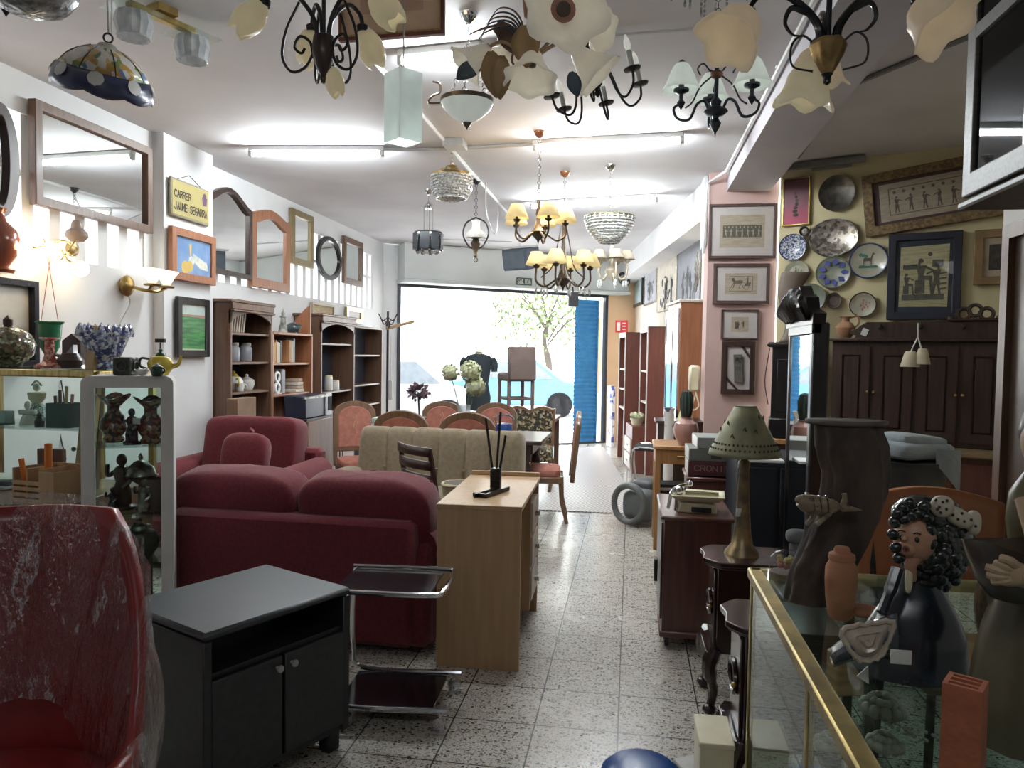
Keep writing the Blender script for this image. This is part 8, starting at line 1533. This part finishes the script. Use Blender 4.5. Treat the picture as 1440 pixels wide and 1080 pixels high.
for k in range(8): a = k*pi/4; b = B(); b.T = Matrix.Rotation(a, 4, 'Z'); b.box((20*s, 0, 0), (1.2*s, 13*s, 24*s), 0, 2*s); b.obj('smoked_panel', M('smoked_glass', (.03, .04, .05), .08, coat=1), t)
b = B(); [b.tube([(6*s*cos(k*1.57), 6*s*sin(k*1.57), -6*s), (6*s*cos(k*1.57), 6*s*sin(k*1.57), 48*s)], 1.1*s, 6) for k in range(4)]; b.lathe([(7*s, 46*s), (8*s, 49*s), (2*s, 54*s), (0, 60*s)], n=14); b.tor((0, 0, -13*s), 17*s, 1.5*s, (0, 0, 1), 24, 5); b.tor((0, 0, 13*s), 19*s, 1.2*s, (0, 0, 1), 24, 5); [b.tube([(0, 0, q), (18*s*cos(k*1.57), 18*s*sin(k*1.57), q)], s, 4) for k in range(4) for q in (-13*s, 13*s)]; b.obj('chrome_frame', CHROME, t); b = B(); [b.sph((14*s*cos(k*.8), 14*s*sin(k*.8), -14*s), 3.4*s, 7, 5) for k in range(8)]; b.obj('bulbs', CRYSD, t); drop(t, 58*s, top, CHROME, 'cord'); ceil_rose(t, top, CHROME)
t, s, top = hang('oil_lamp_pendant', 'hanging oil lamp style pendant with a white glass shade and iron hoop', 669, 332, 6.8, cat='lamp')
b = B(); b.tube(bez([(0, 0, 26*s), (-14*s, 0, 18*s), (-18*s, 0, 2*s), (-10*s, 0, -14*s), (0, 0, -18*s)], 6), 1.2*s, 6); b.tube(bez([(0, 0, 26*s), (14*s, 0, 18*s), (18*s, 0, 2*s), (10*s, 0, -14*s), (0, 0, -18*s)], 6), 1.2*s, 6); b.obj('hoop', IRON, t); b = B().open(); b.lathe([(14*s, -3*s), (13*s, 4*s), (6*s, 10*s), (5*s, 16*s), (6*s, 22*s)], n=24); b.obj('glass_shade', FROSTW, t, sol=.004); b = B(); b.lathe([(14*s, -4*s), (14*s, -2*s), (4*s, -5*s), (7*s, -10*s), (5*s, -16*s), (2*s, -24*s), (3*s, -28*s), (0, -30*s)], n=16); b.tor((0, 0, -33*s), 3*s, .9*s, (0, 1, 0), 12, 5); b.obj('oil_font', M('bronze_font', (.12, .09, .06), .4, .7), t); drop(t, 28*s, top, IRON, r=.014); ceil_rose(t, top, IRON)
def shade_chand(name, label, px, py, Y, R, n, mat, sh, rz, crystal=False, stemh=60, rise=18, shs=1.0, low=0):
    t, s, top = hang(name, label, px, py, Y, rz)
    b = B(); b.lathe([(0, -22*s), (2*s, -16*s), (8*s, -10*s), (10*s, -4*s), (5*s, 2*s), (3*s, 10*s), (4*s, 22*s), (2.5*s, 30*s), (2.5*s, stemh*s)], n=16); b.obj('stem', mat, t)
    for k in range(n):
        a = 2*pi*k/n; cc = lambda r, z: V((r*cos(a)*s, r*sin(a)*s, z*s)); b = B(); b.tube(bez([cc(6, -4), cc(R*.35, -8), cc(R*.7, -16), cc(R*1.0, -8), cc(R, rise-6)], 6), 1.5*s, 6); b.lathe([(0, -2*s), (4*s, 0), (5*s, 3*s), (2*s, 4*s), (2*s, 10*s)], cc(R, rise-6), 12); o = b.obj('arm', mat, t)
        b = B().open(); q = shs; b.lathe([(18*q*s, 4*s), (9*q*s, 26*q*s)], cc(R, rise-6), 22); b.obj('lamp_shade', sh, o, sol=.003)
        if crystal:
            for d in (0, .18): b = B(); b.tube([cc(R*(1-d), -8 if not d else -14), cc(R*(1-d), -16)], .3*s, 4); b.sph(cc(R*(1-d), -22), (2*s, 2*s, 5*s), 8, 6); b.obj('crystal_drop', CRYSD, o)
    drop(t, stemh*s, top, mat, r=.012); ceil_rose(t, top, M('copper_rose', (.42, .18, .10), .35, .8)); return t
light('chandelier_glow', 'POINT', at(757, 300, y=5.4), (0, 0, 0), 4, (1, .72, .40), shadow_soft_size=.08)
DBR = M('dark_bronze_metal', (.10, .075, .055), .4, .6)
shade_chand('chandelier', 'dark bronze chandelier with pleated cream fabric shades, nearer of the two shaded ones', 757, 322, 5.4, 38, 5, DBR, SHADEC, R_(10), False, 40, 12, .9)
t = shade_chand('chandelier', 'chandelier with cream shades and crystal drops hanging just below the bronze one', 792, 388, 6.6, 39, 6, DBR, SHADEC, R_(20), True, 90, 16, .85)
s = .0065
b = B(); [b.tube(bez([(.0, 0, .55), (.05*cos(a), .05*sin(a), .3), (.10*cos(a), .10*sin(a), .08), (.2*cos(a), .2*sin(a), -.02)], 5), .006, 5) for a in (0, 1.57, 3.14, 4.71)]; b.obj('curved_stays', DBR, t)
shade_chand('chandelier', 'small pale chandelier with beige shades and crystal drops near the shop front', 860, 377, 8.6, 21, 5, M('pale_gilt', (.48, .42, .32), .4, .4), translucent('beige_shade', (.60, .52, .40), .4, .8), R_(0), True, 34, 14, .62)
t, s, top = hang('crystal_basket_light', 'basket shaped crystal chandelier light at the right of the ceiling', 857, 322, 6.4, cat='lamp')
for k in range(9): r = (34-(0 if k < 2 else (k-1)**1.55*.95))*s; b = B(); b.tor((0, 0, (14-4*k)*s), max(r, 4*s), 1.6*s, (0, 0, 1), 44, 5); b.obj('bead_ring', CRYSD, t)
for k in range(26): a = k*2*pi/26; b = B(); b.lathe([(0, 0), (2*s, 3*s), (2.4*s, 7*s), (0, 11*s)], (34*s*cos(a), 34*s*sin(a), 8*s), 6); b.obj('crystal_drop', CRYSD, t)
b = B(); b.tor((0, 0, 16*s), 34*s, 2*s, (0, 0, 1), 40, 6); b.tube([(0, 0, 16*s), (0, 0, 22*s)], 2*s, 6); [b.tube([(0, 0, 20*s), (34*s*cos(k*1.57), 34*s*sin(k*1.57), 16*s)], s, 4) for k in range(4)]; b.obj('frame', M('green_gilt', (.20, .19, .10), .4, .6), t); drop(t, 20*s, top, CHROME, r=.012); ceil_rose(t, top, CHROME)
# speakers, exit sign, cables
q = at(733, 364, y=9.6); t = thing('loudspeaker', 'grey loudspeaker hung on a bracket above the shop entrance', 'loudspeaker', q, R_(-28), rx=R_(12)); B().box((0, 0, 0), (.40, .28, .27), 0, .012).obj('cabinet', M('slate_speaker', (.07, .085, .11), .6), t); B().box((-.02, -.145, 0), (.34, .012, .22), 0, .004).obj('grille', M('slate_speaker_grille', (.10, .12, .145), .8), t)
b = B(); b.box((0, .0, .15), (.5, .1, .02), .1, .004); b.tube([(0, 0, .15), (0, .02, H-q.z)], .014, 6); b.obj('bracket', PIPE, t)
q = at(806, 421, y=11.6); t = thing('loudspeaker', 'small dark grey box loudspeaker hanging below the lintel', 'loudspeaker', q, R_(10)); B().box((0, 0, 0), (.15, .14, .22), 0, .008).obj('cabinet', M('slate_speaker_dark', (.06, .06, .07), .6), t); B().box((0, -.074, 0), (.12, .008, .18), 0, .003).obj('grille', M('slate_speaker_dark2', (.08, .08, .09), .8), t); b = B(); b.tube([(0, .0, .1), (0, .1, .2)], .012, 6); b.obj('bracket', IRON, t)
mm = FA+FD*2.25+FN*.335; n_ = FN; q = at(737, 396, pl=(mm, n_)); t = thing('exit_sign', 'small green exit sign reading SALIDA on the shutter box', 'sign', q, math.atan2(FD.y, FD.x)); B().box((0, -.004, 0), (.27, .012, .12), 0, .003).obj('plate', M('exit_dark_green', (.05, .10, .06), .5), t); b = B(); text(b, 'SALIDA', -.115, -.035, .07, .028, .4, .011, -.0115); b.obj('lettering', PORC, t)
b = B(); b.tube([at(680, 258, z=3.07), at(683, 300, y=6.4), at(690, 326, y=6.4), at(700, 290, y=6.3), at(702, 285, z=3.07)], .006, 5); 
b.bm.free()
b = B(); b.tube(bez([at(683, 257, z=3.08), at(684, 300, y=7.0), at(697, 329, y=7.0), at(701, 290, z=3.08)], 6), .007, 5); one(b, 'hanging_cable', PIPE, 'loose cable looping down from the ceiling beside the oil lamp pendant', 'cable')
b = B(); b.tube([at(605, 336, y=10.2), at(720, 340, y=10.4)], .008, 5); one(b, 'wall_cable', PIPE, 'thin cable running along the top of the shutter box', 'cable')
b = B(); b.tor((0, 0, 0), .08, .012, (0, 1, 0), 14, 6); b.tor((.03, 0, -.05), .07, .012, (0, 1, .2), 14, 6); b.tor((-.02, .01, .04), .06, .012, (.2, 1, .2), 14, 6); one(b, 'cable_bundle', IRON, 'coiled dark cable bundle at the right end of the shutter box', 'cable', at(877, 392, y=12.5))
